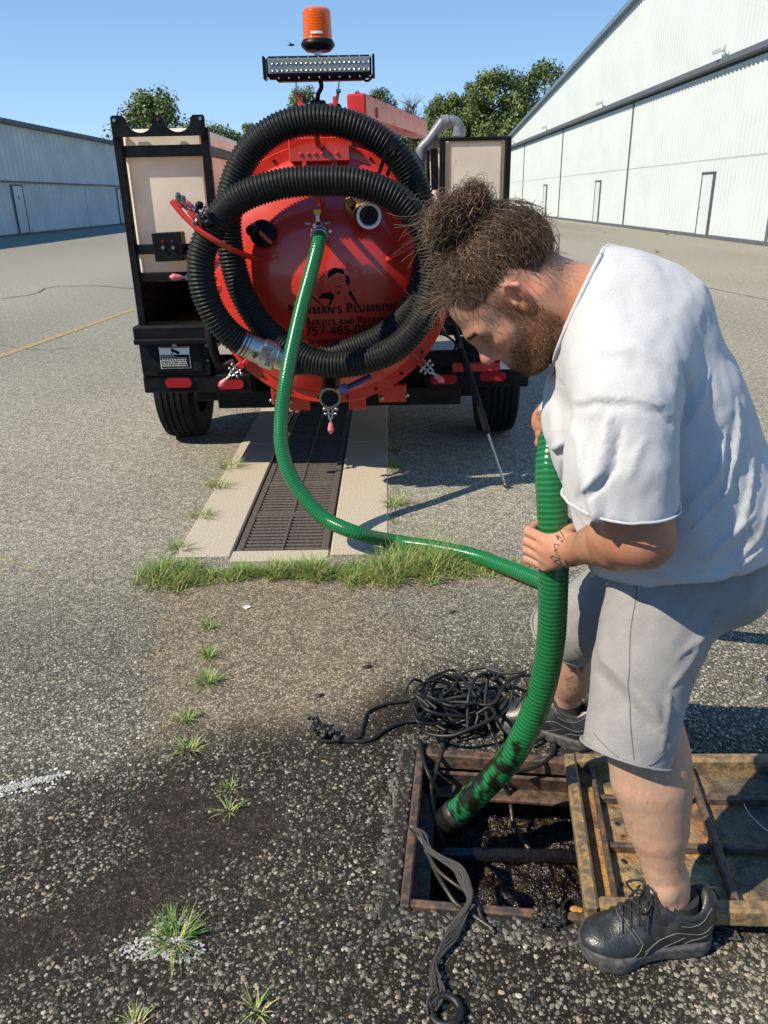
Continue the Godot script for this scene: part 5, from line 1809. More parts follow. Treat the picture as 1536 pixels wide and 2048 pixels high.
func make_pit() -> void:
	var bs := Basis(Vector3.UP, PIT_TURN)
	var F := thing("pit_surround", PIT_AT, "rusty square steel frame round the open grease pit", "pit surround")
	var m := MB.new()
	for q in [[0.012, PIT_D * 0.5, 0.024, PIT_D], [PIT_W - 0.012, PIT_D * 0.5, 0.024, PIT_D]]:
		m = MB.new()
		m.box(Vector3(q[0], -0.018, -q[1]), Vector3(q[2], 0.05, q[3]), Basis(), 0.004)
		part("frame_bar", m, M.rust_brown, F).rotation.y = PIT_TURN
	for q in [[0.012, 0.022], [PIT_D - 0.014, 0.03]]:
		m = MB.new()
		m.box(Vector3(PIT_W * 0.5, -0.017, -q[0]), Vector3(PIT_W - 0.05, 0.05, q[1]), Basis(), 0.004)
		part("frame_bar", m, M.rust_brown, F).rotation.y = PIT_TURN
	# inner ledge and far lip seen below the rim
	m = MB.new()
	m.box(Vector3(PIT_W * 0.5, -0.07, -PIT_D + 0.035), Vector3(PIT_W - 0.05, 0.06, 0.012), Basis.from_euler(Vector3(0.25, 0, 0)), 0.003)
	m.box(Vector3(PIT_W * 0.5, -0.105, -PIT_D + 0.055), Vector3(PIT_W - 0.05, 0.014, 0.05), Basis(), 0.003)
	m.box(Vector3(0.04, -0.105, -PIT_D * 0.5), Vector3(0.045, 0.014, PIT_D - 0.03), Basis(), 0.003)
	part("inner_ledge", m, M.rust_brown, F).rotation.y = PIT_TURN
	m = MB.new()
	m.box(Vector3(-0.014, -0.32, -PIT_D * 0.5), Vector3(0.03, 0.62, PIT_D + 0.06), Basis(), 0.0)
	m.box(Vector3(PIT_W + 0.014, -0.32, -PIT_D * 0.5), Vector3(0.03, 0.62, PIT_D + 0.06), Basis(), 0.0)
	m.box(Vector3(PIT_W * 0.5, -0.32, 0.014), Vector3(PIT_W, 0.62, 0.03), Basis(), 0.0)
	m.box(Vector3(PIT_W * 0.5, -0.32, -PIT_D - 0.014), Vector3(PIT_W, 0.62, 0.03), Basis(), 0.0)
	var w := part("pit_wall", m, M.black_mud, F)
	w.rotation.y = PIT_TURN
	# asphalt edge ring that closes the gap between sheet and frame
	var E := MB.new()
	E.col = Color(0.042, 0.036, 0.03)
	for q in [[-0.024, PIT_D * 0.5, 0.052, PIT_D + 0.1], [PIT_W + 0.024, PIT_D * 0.5, 0.052, PIT_D + 0.1]]:
		E.box(Vector3(q[0], -0.022, -q[1]), Vector3(q[2], 0.05, q[3]), Basis(), 0.01)
	for q in [-0.024, PIT_D + 0.024]:
		E.box(Vector3(PIT_W * 0.5, -0.0225, -q), Vector3(PIT_W + 0.1, 0.05, 0.052), Basis(), 0.01)
	var er := part("asphalt_rim", E, M.asphalt_edge, F)
	er.rotation.y = PIT_TURN
	var mm := MultiMesh.new()
	mm.transform_format = MultiMesh.TRANSFORM_3D
	mm.use_colors = true
	mm.mesh = pebble_mesh(4)
	var r := RandomNumberGenerator.new()
	r.seed = 19
	mm.instance_count = 1900
	for k in 1900:
		var side := r.randi() % 4
		var t := r.randf_range(-0.07, 1.07)
		var o := r.randf_range(0.006, 0.07)
		var q := Vector3.ZERO
		if side == 0: q = Vector3(-o, 0.001, -t * PIT_D)
		elif side == 1: q = Vector3(PIT_W + o, 0.001, -t * PIT_D)
		elif side == 2: q = Vector3(t * PIT_W, 0.001, o)
		else: q = Vector3(t * PIT_W, 0.001, -PIT_D - o)
		var rad := r.randf_range(0.003, 0.0075)
		mm.set_instance_transform(k, Transform3D(Basis.from_euler(Vector3(r.randf_range(-0.25, 0.25), r.randf() * 6.0, r.randf_range(-0.25, 0.25))).scaled_local(Vector3(rad * 1.2, rad * 0.45, rad)), q))
		mm.set_instance_color(k, Color(0.035, 0.031, 0.026).lerp(Color(0.26, 0.235, 0.19), r.randf() * r.randf()))
	var mi := MultiMeshInstance3D.new()
	mi.multimesh = mm
	mi.material_override = M.stone
	mi.name = "rim_stones"
	stuff(mi)
	er.add_child(mi, true)
	# ---- sludge on the bottom: an uneven wet sheet with a beam and an outlet pipe
	var sl := MB.new()
	var nz := fnl(71, 7.0, FastNoiseLite.TYPE_SIMPLEX_SMOOTH, 4)
	var nn := 90
	var hgt := func(x: float, d: float) -> float:
		var y := -0.21 + nz.get_noise_2d(x, d) * 0.035 + nz.get_noise_2d(x * 5.0, d * 5.0) * 0.006
		y += 0.10 * ss(0.14, 0.3, x) * ss(0.42, 0.0, d) - 0.07 * ss(0.2, 0.05, x)
		y -= 0.1 * ss(0.05, 0.02, Vector2(x - 0.43, d - 0.16).length())
		return y
	for a in nn + 1:
		for b in nn + 1:
			var x := PIT_W * a / nn
			var d := PIT_D * b / nn
			var e := 0.004
			var y: float = hgt.call(x, d)
			var n := Vector3((hgt.call(x - e, d) - hgt.call(x + e, d)) / (2 * e), 1, -(hgt.call(x, d - e) - hgt.call(x, d + e)) / (2 * e)).normalized()
			var g := nz.get_noise_2d(x * 3.0 + 9.0, d * 3.0)
			sl.col = Color(0.012, 0.010, 0.008).lerp(Color(0.05, 0.036, 0.016), ss(0.1, 0.5, g))
			sl.vert(Vector3(x, y, -d), n)
	for a in nn:
		for b in nn:
			var k := a * (nn + 1) + b
			sl.i.append_array(PackedInt32Array([k, k + 1, k + nn + 1, k + 1, k + nn + 2, k + nn + 1]))
	var sg := part("pit_sludge", sl, M.sludge)
	sg.position = PIT_AT
	sg.rotation.y = PIT_TURN
	stuff(sg)
	tag(sg, "glistening black sludge at the bottom of the open pit", "sludge")
	m = MB.new()
	m.lathe(PackedVector2Array([Vector2(0.036, -0.16), Vector2(0.036, 0.012), Vector2(0.031, 0.012), Vector2(0.03, -0.16)]), Transform3D(Basis.from_euler(Vector3(0.15, 0, -0.2)), Vector3(0.435, -0.165, -0.165)), 28)
	m.lathe(PackedVector2Array([Vector2(0.031, -0.05), Vector2(0.0, -0.05)]), Transform3D(Basis.from_euler(Vector3(0.15, 0, -0.2)), Vector3(0.435, -0.165, -0.165)), 20)
	var op := part("outlet_pipe", m, M.pipe_black, F)
	op.rotation.y = PIT_TURN
	m = MB.new()
	m.box(Vector3(0.3, -0.19, -0.36), Vector3(0.62, 0.035, 0.04), Basis.from_euler(Vector3(0.2, 0.05, 0.02)), 0.008)
	part("cross_beam", m, M.wet_black, F).rotation.y = PIT_TURN
	# ---- the cast cover, upside down over the right half
	var ct := Vector3(0.425, 0.012, -1.255)
	var C := thing("pit_cover", ct, "rusty ribbed iron pit cover slid aside under the man's legs", "pit cover")
	var cb := Basis(Vector3.UP, -0.122) * Basis(Vector3.BACK, 0.085)
	C.basis = cb
	var cw := 0.6
	var cdp := 0.52
	m = MB.new()
	var pn := fnl(75, 9.0, FastNoiseLite.TYPE_SIMPLEX_SMOOTH, 4)
	m.col = Color(0.1, 0.07, 0.045)
	m.box(Vector3(cw * 0.5, 0.007, -cdp * 0.5), Vector3(cw - 0.01, 0.012, cdp - 0.01), Basis(), 0.003)
	var gx := 92
	var gz := 80
	var b0 := m.v.size()
	for j in gz + 1:
		for k in gx + 1:
			var x := 0.01 + (cw - 0.02) * k / gx
			var d := 0.01 + (cdp - 0.02) * j / gz
			var rib := minf(minf(absf(x - 0.072), absf(x - 0.335)), minf(minf(absf(d - 0.2), absf(d - 0.365)), minf(minf(x - 0.03, cw - 0.03 - x), minf(d - 0.035, cdp - 0.03 - d))))
			var n1 := pn.get_noise_2d(x, d)
			var n2 := pn.get_noise_2d(x * 4.0 + 5.0, d * 4.0)
			var n3 := pn.get_noise_2d(x * 1.6 + 15.0, d * 1.6)
			var c := Color(0.20, 0.155, 0.1).lerp(Color(0.30, 0.22, 0.10), ss(-0.3, 0.4, n1))
			c = c.lerp(Color(0.33, 0.15, 0.04), ss(0.05, 0.0, rib + n2 * 0.05) * 0.8)
			c = c.lerp(Color(0.055, 0.04, 0.03), ss(0.05, 0.35, n3 + n2 * 0.4) * 0.9)
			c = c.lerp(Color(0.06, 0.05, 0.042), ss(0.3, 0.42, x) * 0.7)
			if d > 0.2 and d < 0.365 and x < 0.33: c = c.lerp(Color(0.14, 0.05, 0.045), 0.45 * ss(-0.2, 0.3, n1))
			m.col = c * Color(1.5, 1.5, 1.35) * (1.0 + n2 * 0.45)
			m.vert(Vector3(x, 0.0142 + 0.0012 * n2, -d), Vector3.UP)
	for j in gz:
		for k in gx:
			var q := b0 + j * (gx + 1) + k
			m.i.append_array(PackedInt32Array([q, q + gx + 1, q + 1, q + 1, q + gx + 1, q + gx + 2]))
	part("plate", m, M.plate, C)
	for q in [[0.016, cdp * 0.5, 0.032, cdp], [cw - 0.016, cdp * 0.5, 0.032, cdp]]:
		m = MB.new()
		m.box(Vector3(q[0], 0.027, -q[1]), Vector3(q[2], 0.05, q[3]), Basis(), 0.006)
		part("rim", m, M.rust_yellow, C)
	for q in [0.018, cdp - 0.016]:
		m = MB.new()
		m.box(Vector3(cw * 0.5, 0.026, -q), Vector3(cw - 0.066, 0.05, 0.034), Basis(), 0.006)
		part("rim", m, M.rust_yellow, C)
	m = MB.new()
	m.box(Vector3(0.072, 0.03, -cdp * 0.5), Vector3(0.012, 0.03, cdp - 0.07), Basis(), 0.004)
	part("rib", m, M.rust_brown, C)
	m = MB.new()
	m.box(Vector3(0.335, 0.024, -cdp * 0.5), Vector3(0.018, 0.032, cdp - 0.068), Basis(), 0.006)
	part("rib", m, M.rust_brown, C)
	for d in [0.2, 0.365]:
		for sp in [[0.08, 0.318], [0.352, cw - 0.034]]:
			m = MB.new()
			m.box(Vector3((sp[0] + sp[1]) * 0.5, 0.023, -d), Vector3(sp[1] - sp[0], 0.028, 0.016), Basis(), 0.006)
			part("rib", m, M.rust_brown, C)
	m = MB.new()
	for k in 26:
		m.ball(Vector3(r.randf_range(0.09, 0.3), 0.0155, -r.randf_range(0.05, 0.19 if k % 2 == 0 else 0.34)), Vector3(r.randf_range(0.003, 0.011), 0.0015, r.randf_range(0.003, 0.008)), Basis(Vector3.UP, r.randf() * 3.0), 4, 8)
	stuff(part("mud_spots", m, M.black_mud, C))
	# ---- cables and rags
	make_cables()

func make_cables() -> void:
	var r := RandomNumberGenerator.new()
	r.seed = 42
	# the muddy plug and its thin lead, then the heap of loops
	var K := thing("power_cable", Vector3(0.176, 0.000, -2.009), "tangled heap of muddy black cable beside the pit and the far shoe", "cable")
	var m := MB.new()
	m.tube(spline([Vector3(-0.231, 0.010, -1.903), Vector3(-0.170, 0.008, -1.904), Vector3(-0.115, 0.007, -1.918), Vector3(-0.101, 0.007, -1.981), Vector3(-0.088, 0.008, -2.043), Vector3(-0.024, 0.008, -2.086), Vector3(0.051, 0.010, -2.103), Vector3(0.102, 0.020, -2.124), Vector3(0.141, 0.030, -2.095), Vector3(0.151, 0.030, -2.021), Vector3(0.141, 0.020, -1.959)], 0.006), PackedFloat32Array([0.0042]), 9)
	wp("thin_lead", m, M.cable, K)
	m = MB.new()
	m.tube(spline([Vector3(-0.154, 0.006, -1.904), Vector3(-0.078, 0.006, -1.909), Vector3(-0.024, 0.006, -1.961), Vector3(0.032, 0.008, -1.991), Vector3(0.095, 0.015, -1.991), Vector3(0.143, 0.030, -1.995)], 0.006), PackedFloat32Array([0.0055]), 9)
	wp("lead", m, M.cable, K)
	var pg := MB.new()
	var pb: Vector3 = Vector3(-0.233, 0.020, -1.938)
	for k in 60:
		var t := r.randf()
		pg.ball(Vector3(-0.258, 0.030, -1.960).lerp(Vector3(-0.182, 0.012, -1.913), t) + Vector3(r.randfn(0, 0.008), r.randfn(0, 0.006), r.randfn(0, 0.008)), Vector3.ONE * r.randf_range(0.005, 0.012), Basis.from_euler(Vector3(r.randf(), r.randf(), 0)), 5, 7)
	for k in 3: pg.ball(Vector3(-0.269, 0.045, -1.970) + Vector3(0.013 * k, 0.0, 0.0), Vector3(0.006, 0.009, 0.005), Basis(), 6, 8)
	wp("muddy_plug", pg, M.black_mud, K)
	var heap: Vector3 = Vector3(0.218, 0.000, -2.033)
	for k in 17:
		var pts := []
		var c := heap + Vector3(r.randfn(0, 0.045), 0.0, r.randfn(0, 0.035))
		var rx := r.randf_range(0.05, 0.135)
		var rz := r.randf_range(0.045, 0.11)
		var a0 := r.randf() * TAU
		var tilt := r.randfn(0, 0.35)
		var lift := r.randf_range(0.02, 0.095)
		for s in 11:
			var a := a0 + TAU * s / 9.0
			var x := cos(a) * rx * r.randf_range(0.6, 1.25)
			var z := sin(a) * rz * r.randf_range(0.6, 1.25)
			pts.append(c + Vector3(x, maxf(0.008, lift + x * tilt + absf(r.randfn(0, 0.012))), z))
		m = MB.new()
		m.tube(spline(pts, 0.006), PackedFloat32Array([r.randf_range(0.0042, 0.0062)]), 9)
		wp("cable_loop", m, M.cable, K)
	for lpz in [[Vector3(0.220, 0.050, -1.895), Vector3(0.229, 0.130, -1.960), Vector3(0.271, 0.150, -2.036), Vector3(0.329, 0.140, -2.055), Vector3(0.368, 0.110, -2.024), Vector3(0.359, 0.080, -1.974), Vector3(0.307, 0.060, -1.928)], [Vector3(0.311, 0.140, -2.044), Vector3(0.352, 0.100, -2.038), Vector3(0.429, 0.060, -2.158), Vector3(0.507, 0.030, -2.205)], [Vector3(0.295, 0.130, -2.037), Vector3(0.280, 0.090, -1.963), Vector3(0.292, 0.050, -1.870), Vector3(0.311, 0.020, -1.838), Vector3(0.281, 0.010, -1.775)], [Vector3(0.404, 0.020, -1.859), Vector3(0.481, 0.020, -1.903), Vector3(0.474, 0.012, -1.844), Vector3(0.421, 0.008, -1.785), Vector3(0.344, 0.006, -1.757)], [Vector3(0.225, 0.110, -2.041), Vector3(0.257, 0.100, -1.975), Vector3(0.245, 0.050, -1.918), Vector3(0.166, 0.030, -1.886)], [Vector3(0.075, 0.020, -1.889), Vector3(0.080, 0.015, -1.827), Vector3(0.098, 0.0, -1.748), Vector3(0.120, -0.040, -1.741)]]:
		m = MB.new()
		m.tube(spline(lpz, 0.006), PackedFloat32Array([0.0055]), 9)
		wp("cable_loop", m, M.cable, K)
	m = MB.new()
	for k in 24: m.ball(Vector3(0.316, 0.140, -2.044) + Vector3(r.randfn(0, 0.012), r.randfn(0, 0.006), r.randfn(0, 0.008)), Vector3.ONE * r.randf_range(0.005, 0.011), Basis(), 5, 7)
	wp("mud_lump", m, M.cable, K)
	# two leads that hang down into the pit
	for hl in [[[Vector3(0.148, 0.020, -1.946), Vector3(0.140, 0.010, -1.854), Vector3(0.118, -0.010, -1.790), Vector3(0.100, -0.030, -1.731), Vector3(0.103, -0.050, -1.674), Vector3(0.117, -0.080, -1.630), Vector3(0.128, -0.120, -1.615), Vector3(0.115, -0.160, -1.633)], "muddy cable hanging from the heap into the left side of the pit"], [[Vector3(0.306, -0.040, -1.779), Vector3(0.335, -0.100, -1.782), Vector3(0.344, -0.160, -1.726), Vector3(0.381, -0.190, -1.661), Vector3(0.422, -0.200, -1.613), Vector3(0.445, -0.210, -1.604)], "slack cable leading into the round outlet in the pit"]]:
		m = MB.new()
		var sp := spline(hl[0], 0.005)
		var rd := PackedFloat32Array()
		for k in sp.size(): rd.append(0.0062 + r.randf() * 0.0018)
		m.tube(sp, rd, 9)
		var o := part("hanging_cable", m, M.cable_muddy)
		tag(o, hl[1], "cable", "cables hanging into the pit")
	# ---- the frayed strap over the near rim
	var S := thing("frayed_strap", Vector3(0.159, 0.020, -1.328), "frayed grey strap with wire hanging over the near left rim of the pit", "strap")
	var main := [Vector3(0.042, 0.030, -1.521), Vector3(0.065, 0.050, -1.481), Vector3(0.077, 0.050, -1.436), Vector3(0.110, 0.050, -1.401), Vector3(0.145, 0.045, -1.378), Vector3(0.160, 0.040, -1.342), Vector3(0.168, 0.035, -1.308), Vector3(0.135, 0.012, -1.255), Vector3(0.108, 0.008, -1.208), Vector3(0.080, 0.008, -1.166), Vector3(0.074, 0.010, -1.136), Vector3(0.080, 0.012, -1.095), Vector3(0.064, 0.010, -1.060), Vector3(0.056, 0.010, -1.033)]
	var ms := spline(main, 0.006)
	for k in 34:
		var off := Vector3(r.randfn(0, 0.006), absf(r.randfn(0, 0.004)), r.randfn(0, 0.006))
		var f := r.randf_range(0.0, 0.3)
		var g := r.randf_range(0.7, 1.0)
		var pts := PackedVector3Array()
		var ph := r.randf() * TAU
		for j in range(int(f * ms.size()), int(g * ms.size())):
			var t := float(j) / ms.size()
			var tw := t * 16.0 + ph
			var wd := lerpf(0.007, 0.012, ss(0.2, 0.5, t)) * (0.7 + 0.4 * sin(t * 23.0))
			pts.append(ms[j] + off * 0.35 + Vector3(cos(tw) * wd, 0.004 + sin(tw * 0.5) * 0.004, sin(tw) * wd * 0.6))
		m = MB.new()
		m.tube(pts, PackedFloat32Array([0.0028]), 6, PackedColorArray(), true, 0.7)
		wp("strand", m, M.strap, S)
	m = MB.new()
	var wt := [Vector3(0.037, 0.035, -1.525), Vector3(0.053, 0.050, -1.481), Vector3(0.068, 0.045, -1.457), Vector3(0.089, 0.030, -1.400), Vector3(0.112, 0.030, -1.341), Vector3(0.139, 0.020, -1.301), Vector3(0.172, 0.010, -1.282), Vector3(0.214, 0.008, -1.247)]
	m.tube(spline(wt, 0.006), PackedFloat32Array([0.0055]), 9)
	wp("wire", m, M.cable_muddy, S)
	m = MB.new()
	m.tube(spline([Vector3(0.070, 0.040, -1.445), Vector3(0.103, 0.035, -1.381), Vector3(0.131, 0.035, -1.351), Vector3(0.181, 0.020, -1.314), Vector3(0.194, 0.008, -1.270), Vector3(0.218, 0.006, -1.238)], 0.006), PackedFloat32Array([0.005]), 9)
	wp("wire", m, M.cable_muddy, S)
	m = MB.new()
	m.tube(spline([Vector3(0.037, 0.036, -1.526), Vector3(0.049, 0.048, -1.493), Vector3(0.065, 0.047, -1.461)], 0.004), PackedFloat32Array([0.0045]), 9)
	wp("bare_wire", m, M.wire_pale, S)
	m = MB.new()
	var ring := []
	for k in 12: ring.append(Vector3(0.094, 0.012, -1.056) + Vector3(cos(k * 0.6) * 0.029, 0.003 * sin(k), sin(k * 0.6) * 0.03))
	m.tube(spline(ring, 0.005), PackedFloat32Array([0.0085]), 10)
	wp("rubber_ring", m, M.cable, S)
	# mud squashed on the near rim
	var lump := MB.new()
	for k in 70:
		var q: Vector3 = Vector3(0.355, 0.010, -1.273) + Vector3(r.randfn(0, 0.016), 0, r.randfn(0, 0.012))
		lump.ball(q, Vector3(r.randf_range(0.004, 0.011), r.randf_range(0.004, 0.01), r.randf_range(0.004, 0.01)), Basis.from_euler(Vector3(0, r.randf() * 3, 0)), 5, 7)
	var lo := part("mud_clod", lump, M.black_mud)
	tag(lo, "crumbly black mud clod on the near rim of the pit", "mud")
	var lf := MB.new()
	lf.ball(Vector3.ZERO, Vector3(0.014, 0.004, 0.01), Basis(), 6, 9)
	lf.ball(Vector3(0.012, 0.001, 0.004), Vector3(0.009, 0.003, 0.008), Basis(), 6, 9)
	var lo2 := part("orange_scrap", lf, mat(Color(0.42, 0.19, 0.05), 0.5))
	lo2.position = Vector3(0.446, -0.120, -1.404)
	tag(lo2, "small orange scrap stuck in the sludge near the cover", "scrap")
	# twine behind the near shoe
	var tw := MB.new()
	for k in 7:
		var o := Vector3(r.randfn(0, 0.006), absf(r.randfn(0, 0.003)), r.randfn(0, 0.006))
		tw.tube(spline([Vector3(0.704, 0.008, -1.257) + o, Vector3(0.729, 0.010, -1.248) + o, Vector3(0.748, 0.012, -1.236) + o * 1.2, Vector3(0.752, 0.008, -1.222) + o, Vector3(0.725, 0.006, -1.224) + o], 0.004), PackedFloat32Array([0.0026]), 6)
	tag(part("twine", tw, M.strap), "short frayed twine on the asphalt behind the near shoe", "twine")
	var wi := MB.new()
	wi.tube(spline([Vector3(0.881, 0.110, -1.513), Vector3(0.874, 0.120, -1.466), Vector3(0.890, 0.110, -1.443), Vector3(0.913, 0.100, -1.424)], 0.004), PackedFloat32Array([0.0011]), 6)
	tag(part("thin_wire", wi, M.alu), "thin pale wire lying across the right end of the cover", "wire")

# ---------------------------------------------------------------- distance fields for bodies and cloth
class Field:
	var kind := PackedInt32Array()      # 0 round cone, 1 ellipsoid, 2 half space, 3 upright slab cone
	var a := PackedVector3Array()
	var b := PackedVector3Array()
	var ra := PackedFloat32Array()
	var rb := PackedFloat32Array()
	var k := PackedFloat32Array()
	var op := PackedInt32Array()        # 0 join, 1 cut away, 2 keep inside
	var bs: Array[Basis] = []

	func put(kd: int, o: int, aa: Vector3, bb: Vector3, r0: float, r1: float, kk: float, basis := Basis()) -> void:
		kind.append(kd); op.append(o); a.append(aa); b.append(bb); ra.append(r0); rb.append(r1); k.append(kk); bs.append(basis)

	func cone(aa: Vector3, bb: Vector3, r0: float, r1: float, kk := 0.02, o := 0) -> void:
		put(0, o, aa, bb, r0, r1, kk)

	func chain(p: Array, r: Array, kk := 0.02, o := 0) -> void:
		for j in p.size() - 1: cone(p[j], p[j + 1], r[j], r[j + 1], kk if j == 0 else minf(kk, 0.006), o)

	func egg(c: Vector3, r: Vector3, kk := 0.02, o := 0, basis := Basis()) -> void:
		put(1, o, c, r, 0, 0, kk, basis.inverse())

	func plane(c: Vector3, n: Vector3, kk := 0.004) -> void:
		put(2, 2, c, n.normalized(), 0, 0, kk)

	func slab(aa: Vector3, bb: Vector3, r0: float, r1: float, half: float, kk := 0.004, o := 0) -> void:
		put(3, o, aa, bb, r0, r1, kk, Basis(Vector3(half, 0, 0), Vector3.UP, Vector3.BACK))

	func one(j: int, p: Vector3) -> float:
		var t := kind[j]
		if t == 0:
			var o := a[j]
			var ba := b[j] - o
			p -= o
			var h := clampf(p.dot(ba) / (ba.length_squared() + 1e-9), 0.0, 1.0)
			var r0 := ra[j]
			return (p - ba * h).length() - r0 - (rb[j] - r0) * h
		if t == 1:
			var q := bs[j] * (p - a[j])
			var r := b[j]
			var k0 := (q / r).length()
			var k1 := (q / (r * r)).length()
			return k0 * (k0 - 1.0) / maxf(k1, 1e-6)
		if t == 2:
			return (p - a[j]).dot(b[j])
		var ba := Vector2(b[j].x - a[j].x, b[j].z - a[j].z)
		var pa := Vector2(p.x - a[j].x, p.z - a[j].z)
		var h := clampf(pa.dot(ba) / maxf(ba.length_squared(), 1e-9), 0.0, 1.0)
		var d2 := (pa - ba * h).length() - lerpf(ra[j], rb[j], h)
		var half: float = bs[j].x.x
		var dy := absf(p.y - lerpf(a[j].y, b[j].y, h)) - half
		var rr := 0.008
		return minf(maxf(d2 + rr, dy + rr), 0.0) + Vector2(maxf(d2 + rr, 0.0), maxf(dy + rr, 0.0)).length() - rr

	func at_list(p: Vector3, list: PackedInt32Array) -> float:
		var d := 10.0
		for j in list:
			var e := one(j, p)
			var kk := k[j]
			var o := op[j]
			if o == 0:
				var h := maxf(kk - absf(d - e), 0.0) / kk
				d = minf(d, e) - h * h * kk * 0.25
			else:
				if o == 1: e = -e
				var h := maxf(kk - absf(d - e), 0.0) / kk
				d = maxf(d, e) + h * h * kk * 0.25
		return d

	func all() -> PackedInt32Array:
		var l := PackedInt32Array()
		for j in kind.size(): l.append(j)
		return l

	func at(p: Vector3) -> float:
		return at_list(p, all())

	func grad(p: Vector3, e := 0.002) -> Vector3:
		var l := all()
		return Vector3(at_list(p + Vector3(e, 0, 0), l) - at_list(p - Vector3(e, 0, 0), l), at_list(p + Vector3(0, e, 0), l) - at_list(p - Vector3(0, e, 0), l), at_list(p + Vector3(0, 0, e), l) - at_list(p - Vector3(0, 0, e), l)).normalized()

	func hit(from: Vector3, dir: Vector3, far := 1.0) -> Vector3:
		# first point of the surface along a ray
		var l := all()
		var t := 0.0
		for s in 90:
			var d := at_list(from + dir * t, l)
			if d < 0.0003: break
			t += maxf(d * 0.8, 0.0004)
			if t > far: break
		return from + dir * t

	func edge(c: Vector3, dir: Vector3, far := 0.3) -> Vector3:
		# from inside outwards to the surface
		var l := all()
		var t := 0.0
		while t < far and at_list(c + dir * t, l) < 0.0: t += 0.004
		return c + dir * t

	func nets(lo: Vector3, hi: Vector3, cell: float, m: MB, xf := Transform3D()) -> Vector2i:
		# surface nets; returns the range of vertices that was added
		var size := (hi - lo) / cell
		var nx := int(ceil(size.x)) + 1
		var ny := int(ceil(size.y)) + 1
		var nz := int(ceil(size.z)) + 1
		var vals := PackedFloat32Array()
		vals.resize(nx * ny * nz)
		vals.fill(1.0)
		var B := 6
		var R := cell * B * 0.5 * 1.7321
		var live := PackedInt32Array()
		var every := all()
		for bx in range(0, nx, B):
			for by in range(0, ny, B):
				for bz in range(0, nz, B):
					var c := lo + Vector3(bx + B * 0.5 - 0.5, by + B * 0.5 - 0.5, bz + B * 0.5 - 0.5) * cell
					var ds := PackedFloat32Array()
					var best := 10.0
					for j in every:
						var e := one(j, c)
						ds.append(e)
						if op[j] == 0: best = minf(best, e)
					var ex := mini(bx + B, nx)
					var ey := mini(by + B, ny)
					var ez := mini(bz + B, nz)
					if best > R * 1.3 + 0.03: continue
					var list := PackedInt32Array()
					for j in every:
						if op[j] == 0:
							if ds[j] < best + 2.2 * R + k[j]: list.append(j)
						elif op[j] == 1:
							if ds[j] < R * 1.3 + k[j]: list.append(j)
						elif ds[j] > -R * 1.3 - k[j]: list.append(j)
					var dc := 10.0
					for j in every:
						var e := ds[j]
						var kk := k[j]
						if op[j] == 0:
							var h := maxf(kk - absf(dc - e), 0.0) / kk
							dc = minf(dc, e) - h * h * kk * 0.25
						else:
							if op[j] == 1: e = -e
							var h := maxf(kk - absf(dc - e), 0.0) / kk
							dc = maxf(dc, e) + h * h * kk * 0.25
					if absf(dc) > R * 1.4 + 0.01:
						if dc < 0.0:
							for x in range(bx, ex):
								for y in range(by, ey):
									var o := (x * ny + y) * nz
									for z in range(bz, ez): vals[o + z] = -1.0
						continue
					live.append(bx); live.append(by); live.append(bz)
					for x in range(bx, ex):
						for y in range(by, ey):
							var o := (x * ny + y) * nz
							for z in range(bz, ez): vals[o + z] = at_list(lo + Vector3(x, y, z) * cell, list)
		var ids := {}
		var first := m.v.size()
		var sy := nz
		var sx := ny * nz
		var cells := PackedInt32Array()
		for q in range(0, live.size(), 3):
			for x in range(maxi(live[q] - 1, 0), mini(live[q] + B, nx - 1)):
				for y in range(maxi(live[q + 1] - 1, 0), mini(live[q + 1] + B, ny - 1)):
					for z in range(maxi(live[q + 2] - 1, 0), mini(live[q + 2] + B, nz - 1)):
						var o := x * sx + y * sy + z
						var v0 := vals[o]; var v1 := vals[o + 1]; var v2 := vals[o + sy]; var v3 := vals[o + sy + 1]
						var v4 := vals[o + sx]; var v5 := vals[o + sx + 1]; var v6 := vals[o + sx + sy]; var v7 := vals[o + sx + sy + 1]
						var neg := int(v0 < 0.0) + int(v1 < 0.0) + int(v2 < 0.0) + int(v3 < 0.0) + int(v4 < 0.0) + int(v5 < 0.0) + int(v6 < 0.0) + int(v7 < 0.0)
						if neg == 0 or neg == 8 or ids.has(o): continue
						var s := Vector3.ZERO
						var cnt := 0
						if (v0 < 0.0) != (v1 < 0.0): s += Vector3(0, 0, v0 / (v0 - v1)); cnt += 1
						if (v2 < 0.0) != (v3 < 0.0): s += Vector3(0, 1, v2 / (v2 - v3)); cnt += 1
						if (v4 < 0.0) != (v5 < 0.0): s += Vector3(1, 0, v4 / (v4 - v5)); cnt += 1
						if (v6 < 0.0) != (v7 < 0.0): s += Vector3(1, 1, v6 / (v6 - v7)); cnt += 1
						if (v0 < 0.0) != (v2 < 0.0): s += Vector3(0, v0 / (v0 - v2), 0); cnt += 1
						if (v1 < 0.0) != (v3 < 0.0): s += Vector3(0, v1 / (v1 - v3), 1); cnt += 1
						if (v4 < 0.0) != (v6 < 0.0): s += Vector3(1, v4 / (v4 - v6), 0); cnt += 1
						if (v5 < 0.0) != (v7 < 0.0): s += Vector3(1, v5 / (v5 - v7), 1); cnt += 1
						if (v0 < 0.0) != (v4 < 0.0): s += Vector3(v0 / (v0 - v4), 0, 0); cnt += 1
						if (v1 < 0.0) != (v5 < 0.0): s += Vector3(v1 / (v1 - v5), 0, 1); cnt += 1
						if (v2 < 0.0) != (v6 < 0.0): s += Vector3(v2 / (v2 - v6), 1, 0); cnt += 1
						if (v3 < 0.0) != (v7 < 0.0): s += Vector3(v3 / (v3 - v7), 1, 1); cnt += 1
						ids[o] = m.v.size()
						cells.append(o)
						m.v.append(lo + (Vector3(x, y, z) + s / cnt) * cell)
